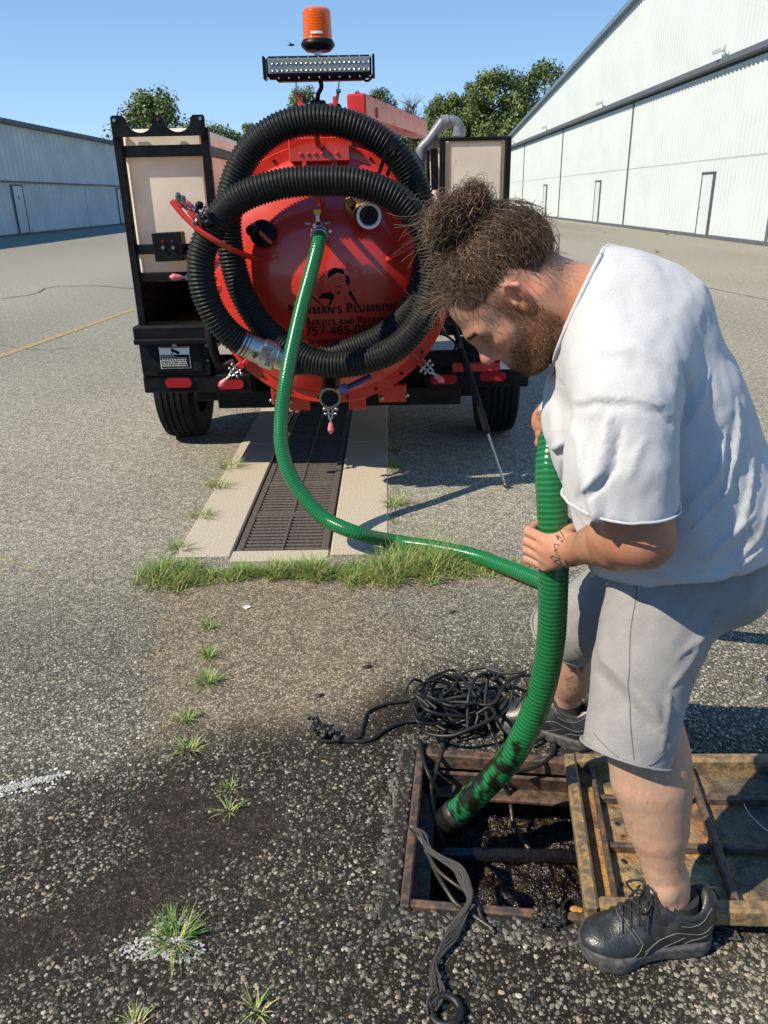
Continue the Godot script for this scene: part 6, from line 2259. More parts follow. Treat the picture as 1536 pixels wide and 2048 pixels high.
						m.n.append(Vector3.ZERO); m.c.append(Color.WHITE); m.u.append(Vector2.ZERO)
		for o in cells:
			var me: int = ids[o]
			var v0 := vals[o] < 0.0
			# edges along z, y and x that start in this corner
			for w in 3:
				var step: int = [1, sy, sx][w]
				var e1: int = [sy, sx, 1][w]
				var e2: int = [sx, 1, sy][w]
				var v1 := vals[o + step] < 0.0
				if v0 == v1: continue
				if not (ids.has(o - e1) and ids.has(o - e2) and ids.has(o - e1 - e2)): continue
				var p1: int = ids[o - e1]
				var p2: int = ids[o - e1 - e2]
				var p3: int = ids[o - e2]
				var na := (m.v[p1] - m.v[me]).cross(m.v[p2] - m.v[me])
				var nb := (m.v[p2] - m.v[me]).cross(m.v[p3] - m.v[me])
				var axis := Vector3(1, 0, 0) if w == 2 else (Vector3(0, 1, 0) if w == 1 else Vector3(0, 0, 1))
				if not v0: axis = -axis
				if (na + nb).dot(axis) > 0.0:
					m.i.append_array(PackedInt32Array([me, p2, p1, me, p3, p2]))
				else:
					na = -na; nb = -nb
					m.i.append_array(PackedInt32Array([me, p1, p2, me, p2, p3]))
				m.n[me] += na + nb; m.n[p1] += na; m.n[p2] += na + nb; m.n[p3] += nb
		for j in range(first, m.v.size()):
			m.v[j] = xf * m.v[j]
			m.n[j] = (xf.basis * m.n[j]).normalized()
		return Vector2i(first, m.v.size())

func renormal(m: MB) -> void:
	for j in m.n.size(): m.n[j] = Vector3.ZERO
	for q in range(0, m.i.size(), 3):
		var a := m.i[q]; var b := m.i[q + 1]; var c := m.i[q + 2]
		var nn := (m.v[c] - m.v[a]).cross(m.v[b] - m.v[a])
		m.n[a] += nn; m.n[b] += nn; m.n[c] += nn
	for j in m.n.size(): m.n[j] = m.n[j].normalized()

# surfaces are meshed side by side on worker threads
var jobs := {}
func start(key: String, f: Field, lo: Vector3, hi: Vector3, cell: float, xf := Transform3D()) -> void:
	var m := MB.new()
	var th := Thread.new()
	th.start(f.nets.bind(lo, hi, cell, m, xf))
	jobs[key] = [m, th, f]

func gather(key: String, m: MB) -> Vector2i:
	var th: Thread = jobs[key][1]
	th.wait_to_finish()
	var s: MB = jobs[key][0]
	var at := m.v.size()
	m.v.append_array(s.v); m.n.append_array(s.n); m.c.append_array(s.c); m.u.append_array(s.u)
	for q in s.i: m.i.append(q + at)
	return Vector2i(at, m.v.size())

# ---------------------------------------------------------------- the person
const MID := -1.5
var head_xf: Transform3D
var man_root: Node3D

func make_person() -> void:
	var at := Vector3(0.55, 0, -1.5)
	man_root = thing("person", at, "man in white t-shirt and grey shorts bending over the pit, gripping the green hose", "person")
	var fw := Vector3(-0.55, -0.83, 0.06).normalized()
	var up := Vector3(-0.83, 0.55, 0.0)
	var side := fw.cross(up).normalized()
	up = side.cross(fw).normalized()
	head_xf = Transform3D(Basis(fw, up, side), Vector3(0.234, 1.371, -1.500))
	var shirt_given := shirt_start()
	var shorts_given := shorts_start()
	var shoes_given := shoes_start()
	make_body()
	make_hair()
	make_shirt(shirt_given)
	make_shorts(shorts_given)
	for which in 2: shoe(shoes_given[which][0], shoes_given[which][1], which)

func head_field() -> Field:
	# x forward, y up, z to the side
	var f := Field.new()
	f.egg(Vector3(-0.015, 0.042, 0), Vector3(0.103, 0.088, 0.077), 0.02)
	f.egg(Vector3(0.035, 0.03, 0), Vector3(0.062, 0.08, 0.066), 0.03)
	f.egg(Vector3(0.042, -0.035, 0), Vector3(0.055, 0.078, 0.058), 0.03)
	for s in [-1.0, 1.0]:
		f.cone(Vector3(-0.008, -0.058, 0.05 * s), Vector3(0.062, -0.1, 0.022 * s), 0.024, 0.022, 0.03)
		f.egg(Vector3(0.062, -0.022, 0.042 * s), Vector3(0.024, 0.02, 0.02), 0.025)
		f.cone(Vector3(0.098, 0.022, 0.012 * s), Vector3(0.082, 0.02, 0.045 * s), 0.0125, 0.012, 0.02)
	f.egg(Vector3(0.078, -0.104, 0), Vector3(0.026, 0.022, 0.027), 0.025)
	f.cone(Vector3(0.094, 0.016, 0), Vector3(0.117, -0.026, 0), 0.0095, 0.0115, 0.016)
	f.egg(Vector3(0.118, -0.03, 0), Vector3(0.0135, 0.0115, 0.0125), 0.012)
	for s in [-1.0, 1.0]: f.egg(Vector3(0.104, -0.036, 0.0125 * s), Vector3(0.0125, 0.0095, 0.0085), 0.008)
	f.egg(Vector3(0.094, -0.066, 0), Vector3(0.016, 0.02, 0.026), 0.02)
	f.cone(Vector3(0.103, -0.062, -0.018), Vector3(0.103, -0.062, 0.018), 0.0055, 0.0055, 0.008)
	f.cone(Vector3(0.102, -0.073, -0.015), Vector3(0.102, -0.073, 0.015), 0.0065, 0.0065, 0.008)
	for s in [-1.0, 1.0]:
		f.egg(Vector3(0.1, 0.003, 0.034 * s), Vector3(0.02, 0.0125, 0.02), 0.014, 1)
		f.egg(Vector3(0.0785, 0.001, 0.033 * s), Vector3(0.0135, 0.0135, 0.0145), 0.004)
		f.cone(Vector3(0.092, -0.0035, 0.024 * s), Vector3(0.085, -0.004, 0.044 * s), 0.003, 0.0028, 0.003)
		f.egg(Vector3(0.112, -0.043, 0.006 * s), Vector3(0.006, 0.004, 0.0035), 0.003, 1)
	# neck towards the collar
	var inv := head_xf.affine_inverse()
	var c7: Vector3 = inv * Vector3(0.401, 1.350, -1.500)
	f.cone(Vector3(-0.035, -0.015, 0), c7, 0.064, 0.066, 0.04)
	f.cone(Vector3(-0.01, -0.055, 0), inv * Vector3(0.360, 1.304, -1.500), 0.054, 0.064, 0.04)
	for s in [-1.0, 1.0]: f.cone(Vector3(-0.035, -0.03, 0.058 * s), (inv * Vector3(0.348, 1.277, -1.500)) + Vector3(0, 0, 0.025 * s), 0.019, 0.016, 0.03)
	# ears
	for s in [-1.0, 1.0]:
		var eb := Basis(Vector3(0, 1, 0), 0.45 * s) * Basis(Vector3(0, 0, 1), 0.3)
		var ec := Vector3(-0.004, 0.004, 0.077 * s)
		f.egg(ec, Vector3(0.0185, 0.033, 0.007), 0.006, 0, eb)
		f.egg(ec + eb * Vector3(-0.002, -0.028, -0.001 * s), Vector3(0.01, 0.012, 0.006), 0.006, 0, eb)
		f.egg(ec + eb * Vector3(0.003, 0.0, 0.0075 * s), Vector3(0.0105, 0.022, 0.0065), 0.004, 1, eb)
		f.cone(ec + eb * Vector3(-0.0155, -0.004, 0.006 * s), ec + eb * Vector3(-0.013, 0.02, 0.006 * s), 0.004, 0.0045, 0.004)
		f.cone(ec + eb * Vector3(-0.013, 0.02, 0.006 * s), ec + eb * Vector3(0.004, 0.0315, 0.005 * s), 0.0045, 0.0045, 0.004)
		f.cone(ec + eb * Vector3(0.004, 0.0315, 0.005 * s), ec + eb * Vector3(0.016, 0.018, 0.002 * s), 0.0045, 0.004, 0.004)
		f.cone(ec + eb * Vector3(-0.008, -0.01, 0.004 * s), ec + eb * Vector3(-0.004, 0.013, 0.003 * s), 0.003, 0.0034, 0.004)
		f.egg(ec + eb * Vector3(0.013, -0.008, 0.004 * s), Vector3(0.0045, 0.006, 0.0045), 0.004, 0, eb)
	return f

var head_f: Field
var head_p := PackedVector3Array()
var head_n := PackedVector3Array()
var arm_f: Field
var hand_f: Field
var leg_f: Field
var sn: FastNoiseLite

func skin_col(p: Vector3, base: Color) -> Color:
	var a := sn.get_noise_3d(p.x * 3.0, p.y * 3.0, p.z * 3.0)
	var b := sn.get_noise_3d(p.x * 14.0 + 5.0, p.y * 14.0, p.z * 14.0)
	return base * Color(1.0 + a * 0.14 + b * 0.1, 1.0 - a * 0.04 + b * 0.17, 1.0 - a * 0.09 + b * 0.18)

func make_body() -> void:
	sn = fnl(81, 4.0, FastNoiseLite.TYPE_SIMPLEX_SMOOTH, 4)
	var m := MB.new()
	var later: Array[Callable] = []
	# ---- head and neck
	head_f = head_field()
	start("head", head_f, Vector3(-0.17, -0.22, -0.105), Vector3(0.145, 0.14, 0.105), 0.0031, head_xf)
	var inv := head_xf.affine_inverse()
	later.append(func() -> void:
		var rg := gather("head", m)
		for j in range(rg.x, rg.y):
			var p := inv * m.v[j]
			head_p.append(p); head_n.append((inv.basis * m.n[j]).normalized())
			var c := Color(0.43, 0.22, 0.145)
			c = c.lerp(Color(0.50, 0.235, 0.14), ss(-0.02, -0.1, p.y) * ss(0.03, -0.04, p.x))
			var red := maxf(ss(0.03, 0.0, Vector2(p.x - 0.118, p.y + 0.03).length()), ss(0.03, 0.005, p.distance_to(Vector3(0.075, -0.02, signf(p.z) * 0.05))) * 0.8)
			red = maxf(red, ss(0.068, 0.078, absf(p.z)) * ss(0.05, 0.03, Vector2(p.x, p.y).length()))
			c = c.lerp(Color(0.55, 0.2, 0.14), red * 0.6)
			c = skin_col(p * 2.0, c)
			# stubble shade of beard, fade above the ear, brow
			c = c.lerp(Color(0.20, 0.085, 0.04), beard_mask(p) * 0.75)
			var hm := hair_mask(p) * ss(1.16, 1.06, ((p - Vector3(-0.016, 0.042, 0)) / Vector3(0.106, 0.091, 0.08)).length())
			c = c.lerp(Color(0.05, 0.03, 0.02), hm)
			c = c.lerp(Color(0.26, 0.15, 0.1), fade_mask(p) * 0.5 * (1.0 - hm))
			c = c.lerp(Color(0.14, 0.07, 0.045), ss(0.007, 0.004, absf(p.y - 0.0255 - 0.08 * (0.045 - absf(p.z)) * 0.2)) * ss(0.012, 0.018, absf(p.z)) * ss(0.055, 0.047, absf(p.z)) * ss(0.06, 0.075, p.x) * 0.55)
			if p.x > 0.07: c = c.lerp(Color(0.42, 0.15, 0.12), ss(0.0065, 0.003, absf(p.y + 0.068)) * ss(0.024, 0.016, absf(p.z)) * ss(0.095, 0.1, p.x))
			c = c.lerp(Color(0.1, 0.045, 0.03), ss(0.0018, 0.0006, absf(p.y + 0.0022)) * ss(0.046, 0.042, absf(p.z)) * ss(0.018, 0.022, absf(p.z)) * ss(0.07, 0.078, p.x))
			m.c[j] = c)
	# ---- near arm
	arm_f = Field.new()
	var sh: Vector3 = Vector3(0.407, 1.221, -1.285)
	var el: Vector3 = Vector3(0.437, 0.987, -1.235)
	var wr: Vector3 = Vector3(0.391, 0.850, -1.475)
	var dl := (el - sh).normalized()
	arm_f.chain([sh, sh.lerp(el, 0.55), el], [0.07, 0.062, 0.05], 0.03)
	arm_f.egg(sh.lerp(el, 0.66) + Vector3(0.004, 0, 0), Vector3(0.056, 0.09, 0.056), 0.03)
	arm_f.chain([el, el.lerp(wr, 0.3) + Vector3(0, -0.004, 0.004), el.lerp(wr, 0.65), wr], [0.05, 0.0515, 0.042, 0.0305], 0.035)
	arm_f.egg(el.lerp(wr, 0.28) + Vector3(0, 0.018, 0.008), Vector3(0.06, 0.036, 0.045), 0.03)
	arm_f.cone(el + Vector3(0.024, -0.006, 0.01), el + Vector3(0.016, -0.016, 0.01), 0.028, 0.026, 0.03)
	var hand_dir := Vector3(-1, 0.02, -0.32).normalized()
	var palm0 := wr
	var knk: Vector3 = Vector3(0.322, 0.836, -1.512)
	arm_f.cone(wr, wr.lerp(knk, 0.35), 0.030, 0.028, 0.02)
	start("arm", arm_f, Vector3(0.24, 0.76, -1.56), Vector3(0.56, 1.28, -1.13), 0.0062)
	var tan_c := Color(0.39, 0.18, 0.108)
	later.append(func() -> void:
		var rg := gather("arm", m)
		for j in range(rg.x, rg.y):
			var p := m.v[j]
			var t := clampf((p - el).dot(wr - el) / (wr - el).length_squared(), -1.0, 2.0)
			var c := skin_col(p, tan_c)
			# olive inked band round the forearm
			var band := ss(0.5, 0.56, t) * ss(0.80, 0.72, t) * ss(-0.35, 0.25, sn.get_noise_3d(p.x * 9.0, p.y * 9.0, p.z * 9.0) + 0.1)
			c = c.lerp(Color(0.2, 0.15, 0.085), band * 0.62)
			m.c[j] = c)
	# ---- hand on the hose
	hand_f = Field.new()
	hand_f.cone(wr, wr.lerp(knk, 0.4), 0.0285, 0.026, 0.02)
	var hose_c: Vector3 = Vector3(0.364, 0.816, -1.560)
	var kn := []
	for q in 4:
		var y: float = 0.034 - q * 0.0225
		kn.append(hose_c + Vector3(-0.030 - [0.002, 0.004, 0.001, -0.006][q], y + 0.004, 0.041 - [0.0, -0.001, 0.001, 0.003][q]))
		hand_f.cone(wr.lerp(knk, 0.12) + Vector3(0, y * 0.55, 0.004), kn[q], 0.0165, 0.0125, 0.02)
	for q in 4:
		var ln: float = [0.95, 1.05, 1.0, 0.82][q]
		var y: float = kn[q].y
		var k1 := hose_c + Vector3(-0.058 * (0.93 + 0.07 * ln), 0, -0.004)
		k1.y = y - 0.001
		var k2 := hose_c + Vector3(-0.036, 0, -0.042 * ln)
		k2.y = y - 0.003
		var k3 := hose_c + Vector3(-0.004 * ln, 0, -0.049 * ln)
		k3.y = y - 0.005
		var r0: float = [0.0118, 0.0122, 0.0116, 0.0104][q]
		hand_f.chain([kn[q], k1, k2, k3], [r0 * 1.04, r0 * 0.98, r0 * 0.9, r0 * 0.75], 0.005)
	# thumb over the far side of the hose
	var tb := wr.lerp(knk, 0.3) + Vector3(0, 0.022, -0.012)
	hand_f.chain([tb, hose_c + Vector3(0.04, 0.044, -0.004), hose_c + Vector3(0.026, 0.05, -0.036), hose_c + Vector3(0.004, 0.05, -0.048)], [0.017, 0.0135, 0.0118, 0.0095], 0.008)
	start("hand", hand_f, hose_c - Vector3(0.09, 0.075, 0.08), hose_c + Vector3(0.10, 0.09, 0.10), 0.0026)
	later.append(func() -> void:
		var rg := gather("hand", m)
		for j in range(rg.x, rg.y):
			var p := m.v[j]
			var c := skin_col(p, Color(0.45, 0.225, 0.145))
			for q in 4: c = c.lerp(Color(0.55, 0.22, 0.15), ss(0.02, 0.006, p.distance_to(kn[q])) * 0.3)
			# soft olive fill behind the inked oval on the back of the hand
			var o := Vector2((p.x - hose_c.x - 0.028) / 0.017, (p.y - hose_c.y) / 0.026).length()
			c = c.lerp(Color(0.36, 0.24, 0.13), ss(1.1, 0.85, o) * ss(0.02, 0.03, p.z - hose_c.z) * 0.75)
			m.c[j] = c)
	# ---- far arm: only the elbow and forearm show in front of the shirt
	var fa := Field.new()
	var sh2: Vector3 = Vector3(0.460, 1.178, -1.700)
	var el2: Vector3 = Vector3(0.381, 1.051, -1.760)
	var hc2: Vector3 = Vector3(0.382, 1.055, -1.640)
	fa.chain([sh2, sh2.lerp(el2, 0.5), el2], [0.06, 0.052, 0.038], 0.03)
	fa.chain([el2, el2.lerp(hc2, 0.3), hc2 + Vector3(0.02, 0.03, -0.05)], [0.038, 0.037, 0.028], 0.03)
	for q in 4:
		var y := hc2.y + 0.04 - q * 0.021
		fa.chain([hc2 + Vector3(0.03, 0.03 - q * 0.008, -0.055), Vector3(hc2.x + 0.002, y, hc2.z - 0.05), Vector3(hc2.x - 0.046, y, hc2.z - 0.012), Vector3(hc2.x - 0.03, y - 0.004, hc2.z + 0.03), Vector3(hc2.x - 0.005, y - 0.006, hc2.z + 0.04)], [0.02, 0.0125, 0.011, 0.01, 0.0085], 0.008)
	fa.chain([hc2 + Vector3(0.03, 0.03, -0.055), hc2 + Vector3(0.046, 0.03, -0.01), hc2 + Vector3(0.036, 0.026, 0.03)], [0.018, 0.0125, 0.01], 0.008)
	start("far_arm", fa, Vector3(0.18, 0.9, -1.85), Vector3(0.52, 1.32, -1.54), 0.0055)
	later.append(func() -> void:
		var rg := gather("far_arm", m)
		for j in range(rg.x, rg.y): m.c[j] = skin_col(m.v[j], tan_c))
	# ---- legs
	leg_f = Field.new()
	var kneeN: Vector3 = Vector3(0.498, 0.573, -1.290)
	var ankN: Vector3 = Vector3(0.578, 0.165, -1.222)
	var ab := (kneeN - ankN)
	leg_f.chain([Vector3(0.573, 0.823, -1.400), kneeN], [0.095, 0.066], 0.03)
	leg_f.chain([kneeN, ankN + ab * 0.62 + Vector3(-0.002, 0, 0), ankN + ab * 0.34 + Vector3(0.002, 0, 0), ankN + ab * 0.12, ankN - ab * 0.10], [0.075, 0.076, 0.061, 0.043, 0.0375], 0.03)
	leg_f.egg(ankN + ab * 0.58 + Vector3(0.020, 0, 0), Vector3(0.054, 0.15, 0.058), 0.04)
	leg_f.egg(ankN + ab * 0.02 + Vector3(-0.004, 0, 0.032), Vector3(0.015, 0.017, 0.012), 0.02)
	leg_f.egg(ankN + Vector3(0.03, -0.01, 0), Vector3(0.018, 0.05, 0.02), 0.03)
	start("leg", leg_f, Vector3(0.34, 0.07, -1.36), Vector3(0.70, 0.62, -1.1), 0.006)
	var pale := Color(0.43, 0.262, 0.18)
	var hairn := fnl(83, 60.0, FastNoiseLite.TYPE_SIMPLEX_SMOOTH, 2)
	later.append(func() -> void:
		var rg := gather("leg", m)
		for j in range(rg.x, rg.y):
			var p := m.v[j]
			m.c[j] = skin_col(p, pale.lerp(Color(0.52, 0.27, 0.2), ss(0.2, 0.12, p.y) * 0.4)) * (1.0 + hairn.get_noise_3d(p.x * 2.0, p.y * 0.5, p.z * 2.0) * 0.09))
	var lf := Field.new()
	var kneeF: Vector3 = Vector3(0.493, 0.484, -1.800)
	var ankF: Vector3 = Vector3(0.523, 0.110, -1.925)
	var af := kneeF - ankF
	lf.chain([Vector3(0.623, 0.746, -1.600), kneeF], [0.09, 0.062], 0.03)
	lf.chain([kneeF, ankF + af * 0.6, ankF + af * 0.28, ankF, ankF - af * 0.06], [0.062, 0.06, 0.048, 0.038, 0.035], 0.03)
	lf.egg(ankF + af * 0.58 + Vector3(0.02, 0, 0), Vector3(0.05, 0.11, 0.052), 0.06)
	start("far_leg", lf, Vector3(0.36, 0.03, -2.02), Vector3(0.70, 0.56, -1.68), 0.0055)
	var tc: Vector3 = Vector3(0.501, 0.341, -1.800)
	later.append(func() -> void:
		var rg := gather("far_leg", m)
		for j in range(rg.x, rg.y):
			var p := m.v[j]
			var c := skin_col(p, Color(0.47, 0.27, 0.185))
			# abstract dark inking on the shin
			var d := Vector2((p.x - tc.x) / 0.022, (p.y - tc.y - 0.012) / 0.036).length()
			var g := sn.get_noise_3d(p.x * 22.0, p.y * 22.0, 3.0)
			if p.z > ankF.z - 0.02:
				c = c.lerp(Color(0.06, 0.045, 0.04), ss(1.05, 0.85, d) * ss(-0.15, 0.05, g) * 0.85)
				var d2 := absf(Vector2((p.x - tc.x) / 0.022, (p.y - tc.y + 0.055) / 0.04).length() - 0.75 - g * 0.5)
				c = c.lerp(Color(0.12, 0.08, 0.065), ss(0.16, 0.06, d2) * 0.7)
			m.c[j] = c)
	for job in later: job.call()
	# short hairs on shin and forearm
	var hr := RandomNumberGenerator.new()
	hr.seed = 77
	var hm2 := MB.new()
	for k in 60000:
		if hm2.v.size() > 9000: break
		var vi := hr.randi() % m.v.size()
		var p := m.v[vi]
		var nn := m.n[vi]
		var leg := p.y < 0.52 and p.y > 0.14
		var arm := p.y > 0.8 and p.y < 1.0 and p.z > -1.42 and p.x > 0.39
		if not (leg or arm) or (arm and hr.randf() < 0.6): continue
		var dir := (nn * 0.6 + Vector3(hr.randfn() * 0.3 - (0.3 if arm else 0.0), -0.9, hr.randfn() * 0.3)).normalized()
		var L := hr.randf_range(0.004, 0.009)
		strand(hm2, PackedVector3Array([p, p + dir * L * 0.5, p + dir * L - nn * L * 0.15]), 0.00013, Color(0.17, 0.095, 0.055))
	wp("body", m, M.skin, man_root)
	stuff(wp("body_hair", hm2, M.hair, man_root))
	# ---- inked writing and a flower on the back of the hand
	var ink := MB.new()
	# m a n o, running downwards, then a flower
	var strokes := [[Vector2(0.357, 0.884), Vector2(0.363, 0.879), Vector2(0.362, 0.873), Vector2(0.355, 0.871), Vector2(0.362, 0.871), Vector2(0.353, 0.877), Vector2(0.353, 0.871), Vector2(0.350, 0.876)], [Vector2(0.353, 0.863), Vector2(0.345, 0.862), Vector2(0.345, 0.856), Vector2(0.352, 0.851), Vector2(0.356, 0.854), Vector2(0.354, 0.860), Vector2(0.348, 0.851), Vector2(0.344, 0.850)], [Vector2(0.344, 0.849), Vector2(0.353, 0.844), Vector2(0.354, 0.839), Vector2(0.346, 0.842), Vector2(0.355, 0.837), Vector2(0.354, 0.832), Vector2(0.344, 0.836)], [Vector2(0.344, 0.836), Vector2(0.340, 0.830), Vector2(0.347, 0.822), Vector2(0.355, 0.820), Vector2(0.360, 0.823), Vector2(0.357, 0.828), Vector2(0.351, 0.828), Vector2(0.348, 0.821), Vector2(0.353, 0.814), Vector2(0.359, 0.815)], [Vector2(0.364, 0.817), Vector2(0.369, 0.810), Vector2(0.366, 0.808), Vector2(0.371, 0.803), Vector2(0.364, 0.805), Vector2(0.363, 0.810), Vector2(0.368, 0.815)], [Vector2(0.371, 0.877), Vector2(0.362, 0.863), Vector2(0.359, 0.846), Vector2(0.365, 0.832), Vector2(0.375, 0.823), Vector2(0.383, 0.824)], [Vector2(0.377, 0.872), Vector2(0.368, 0.862), Vector2(0.366, 0.846), Vector2(0.371, 0.832), Vector2(0.379, 0.827)], [Vector2(0.390, 0.875), Vector2(0.380, 0.876), Vector2(0.372, 0.869)], [Vector2(0.383, 0.862), Vector2(0.377, 0.853), Vector2(0.380, 0.841), Vector2(0.387, 0.838)], [Vector2(0.388, 0.857), Vector2(0.383, 0.848)]]
	for st in strokes:
		var pts := []
		for q in st:
			pts.append(Vector3(q.x, q.y, -1.38))
		var sp := spline(pts, 0.0012)
		var out := PackedVector3Array()
		for p in sp: out.append(hand_f.hit(p, Vector3(0, 0, -1), 0.2) + Vector3(0, 0, 0.0001))
		ink.tube(out, PackedFloat32Array([0.001]), 5, PackedColorArray(), true, 1.0)
	stuff(wp("hand_tattoo", ink, M.ink, man_root))

func hair_mask(p: Vector3) -> float:
	# 1 where long hair grows, in head axes
	var az := absf(p.z)
	var front := 0.086 - ss(0.03, 0.07, az) * 0.035
	var line := front
	if p.x < 0.055: line = lerpf(front, 0.046, ss(0.055, 0.03, p.x))
	if p.x < 0.0: line = lerpf(0.046, -0.05, ss(-0.03, -0.08, p.x))
	return ss(-0.006, 0.006, p.y - line) if p.y > -0.08 else 0.0

func fade_mask(p: Vector3) -> float:
	# short clipped hair round the ears and on the nape
	if p.x > 0.05: return 0.0
	return ss(0.012, 0.04, p.y) * ss(0.05, 0.02, p.x) + ss(-0.07, -0.03, p.y) * ss(-0.04, -0.075, p.x)

func beard_mask(p: Vector3) -> float:
	var az := absf(p.z)
	var edge := sn.get_noise_3d(p.x * 20.0, p.y * 20.0, p.z * 20.0) * 0.008
	var jaw := ss(0.0, -0.022, p.y + edge + maxf(0.0, p.x - 0.02) * 0.62) * ss(-0.022, -0.004, p.x + edge)
	if p.y < -0.135: jaw = 0.0
	jaw *= ss(-0.142, -0.12, p.y)
	# sideburn in front of the ear
	var side := ss(0.008, 0.016, p.x) * ss(0.046, 0.034, p.x) * ss(0.06, 0.045, p.y) * ss(-0.03, -0.015, p.y) * ss(0.045, 0.055, az)
	var mouth := ss(0.012, 0.004, absf(p.y + 0.0675)) * ss(0.02, 0.014, az) * ss(0.092, 0.1, p.x)
	var nose := ss(-0.046, -0.04, p.y) * ss(0.09, 0.098, p.x)
	return clampf(maxf(jaw, side) * (1.0 - mouth) * (1.0 - nose), 0.0, 1.0)

func strand(m: MB, pts: PackedVector3Array, r: float, c: Color) -> void:
	m.col = c
	m.tube(pts, PackedFloat32Array([r, r, r * 0.9, r * 0.5]) if pts.size() < 5 else PackedFloat32Array([r]), 3, PackedColorArray(), false)

func make_hair() -> void:
	var r := RandomNumberGenerator.new()
	r.seed = 303
	var m := MB.new()
	var C := Vector3(-0.016, 0.042, 0)
	var R := Vector3(0.106, 0.091, 0.08)
	var bun := Vector3(-0.052, 0.158, 0.0)
	var tone := func() -> Color:
		var c := Color(0.05, 0.03, 0.019).lerp(Color(0.185, 0.108, 0.062), pow(r.randf(), 1.3))
		if r.randf() < 0.1: c = Color(0.33, 0.21, 0.13)
		return c
	# combed back to the bun, sliding over the skull
	var bd := ((bun - C) / R).normalized()
	var made := 0
	while made < 8200:
		var d := Vector3(r.randfn(), r.randfn(), r.randfn()).normalized()
		var p := C + d * R
		if hair_mask(p) < 0.5: continue
		if p.y < -0.07: continue
		made += 1
		var c: Color = tone.call()
		var pts := PackedVector3Array()
		var ax := Vector3(r.randfn(), r.randfn(), r.randfn()) * 0.05
		var loose := r.randf()
		var lift := r.randf_range(0.0, 0.006) + (0.006 * loose * ss(0.0, -0.08, p.x)) + (0.012 if loose > 0.95 else 0.0)
		var ph := r.randf() * TAU
		var wav := r.randf_range(0.0, 0.0012) + (0.0055 if loose > 0.86 else 0.0)
		var stop := r.randf_range(0.8, 1.0) if loose < 0.75 else r.randf_range(0.3, 0.9)
		var back := ss(0.0, -0.09, p.x) * ss(0.1, 0.0, p.y)
		var n := 12
		for s in n + 1:
			var t := stop * s / n
			var q := d.slerp(bd, t * 0.97)
			q = (q + ax * sin(t * PI)).normalized()
			var rad := 1.0 + (lift + 0.003) * sin(minf(t * 1.3 + 0.08, 1.0) * PI * 0.5) / 0.09 + back * 0.07 * sin(t * PI)
			var w := C + q * R * rad
			w += Vector3(sin(ph + t * 19.0), cos(ph + t * 16.0), sin(ph * 2.0 + t * 18.0)) * wav
			pts.append(head_xf * w)
		strand(m, pts, r.randf_range(0.0003, 0.00058), c)
	# the bun: curled locks wound round a ball
	var bc := Vector3(-0.046, 0.172, -0.004)
	for k in 2300:
		var c: Color = tone.call()
		var lobe: Vector3 = [Vector3(0.012, 0.004, 0.006), Vector3(-0.022, -0.004, -0.01), Vector3(0.0, 0.012, -0.012), Vector3(-0.045, -0.016, -0.004)][k % 4]
		var d := Vector3(r.randfn(), r.randfn(), r.randfn()).normalized()
		var t := d.cross(Vector3(r.randfn(), r.randfn(), r.randfn())).normalized()
		var rad := 0.035 * pow(r.randf_range(0.25, 1.0), 0.4) * (1.35 if r.randf() < 0.14 else 1.0)
		var pts := PackedVector3Array()
		var curl := r.randf_range(6.0, 15.0)
		var cr := r.randf_range(0.002, 0.0075)
		var ph := r.randf() * TAU
		var len := r.randf_range(0.6, 2.4)
		for s in 15:
			var a := len * s / 14.0
			var q := (d * cos(a) + t * sin(a))
			var sd := d.cross(t)
			var w := bc + lobe + Vector3(q.x * 1.12, q.y * 0.92, q.z * 1.05) * (rad + cos(ph + curl * a) * cr) + sd * sin(ph + curl * a) * cr
			pts.append(head_xf * w)
		strand(m, pts, r.randf_range(0.0003, 0.0006), c)
	# dark core so that nothing shines through
	m.col = Color(0.022, 0.013, 0.009)
	m.ball(head_xf * bc, Vector3(0.036, 0.03, 0.034), head_xf.basis)
	# curls standing off the back of the head and fly-away hairs
	for k in 900:
		var back := r.randf() < 0.62
		var d := Vector3(-absf(r.randfn()) - 0.25, r.randfn() * 0.6 + 0.15, r.randfn()).normalized() if back else Vector3(absf(r.randfn()) * 0.6 + 0.1, absf(r.randfn()) + 0.3, r.randfn() * 0.8).normalized()
		var p := C + d * R * 1.04
		if hair_mask(C + d * R) < 0.5: continue
		var c: Color = tone.call()
		var pts := PackedVector3Array()
		var dir := (d + Vector3(r.randfn(), r.randfn(), r.randfn()) * 0.5 + (bd * 0.5 if back else Vector3(0.1, 0.6, 0))).normalized()
		var curl := r.randf_range(-55.0, 55.0)
		var ax := Vector3(r.randfn() * 0.4, r.randfn() * 0.4, 1.0).normalized()
		var L := r.randf_range(0.014, 0.042) * (1.2 if back else 1.6)
		for s in 13:
			pts.append(head_xf * p)
			p += dir * L / 12.0
			dir = dir.rotated(ax, curl * L / 12.0 * (1.0 + s * 0.08))
		strand(m, pts, r.randf_range(0.00025, 0.00045), c)
	for k in 420:
		var c: Color = tone.call()
		var p := Vector3(r.randf_range(-0.13, -0.02), 0.0, r.randfn(0, 0.03))
		var dd := (Vector3(p.x, 0.1, p.z) - Vector3(-0.016, 0.0, 0)).normalized()
		p = C + dd * R * 1.02
		var dir := Vector3(r.randfn() * 0.6 + 0.3, 0.8, r.randfn() * 0.5).normalized()
		var ax := Vector3(r.randfn() * 0.3, r.randfn() * 0.3, 1.0).normalized()
		var L := r.randf_range(0.03, 0.075)
		var curl := r.randf_range(25.0, 75.0) * (1.0 if r.randf() < 0.6 else -1.0)
		var pts := PackedVector3Array()
		for q in 15:
			pts.append(head_xf * p)
			p += dir * L / 14.0
			dir = dir.rotated(ax, curl * L / 14.0)
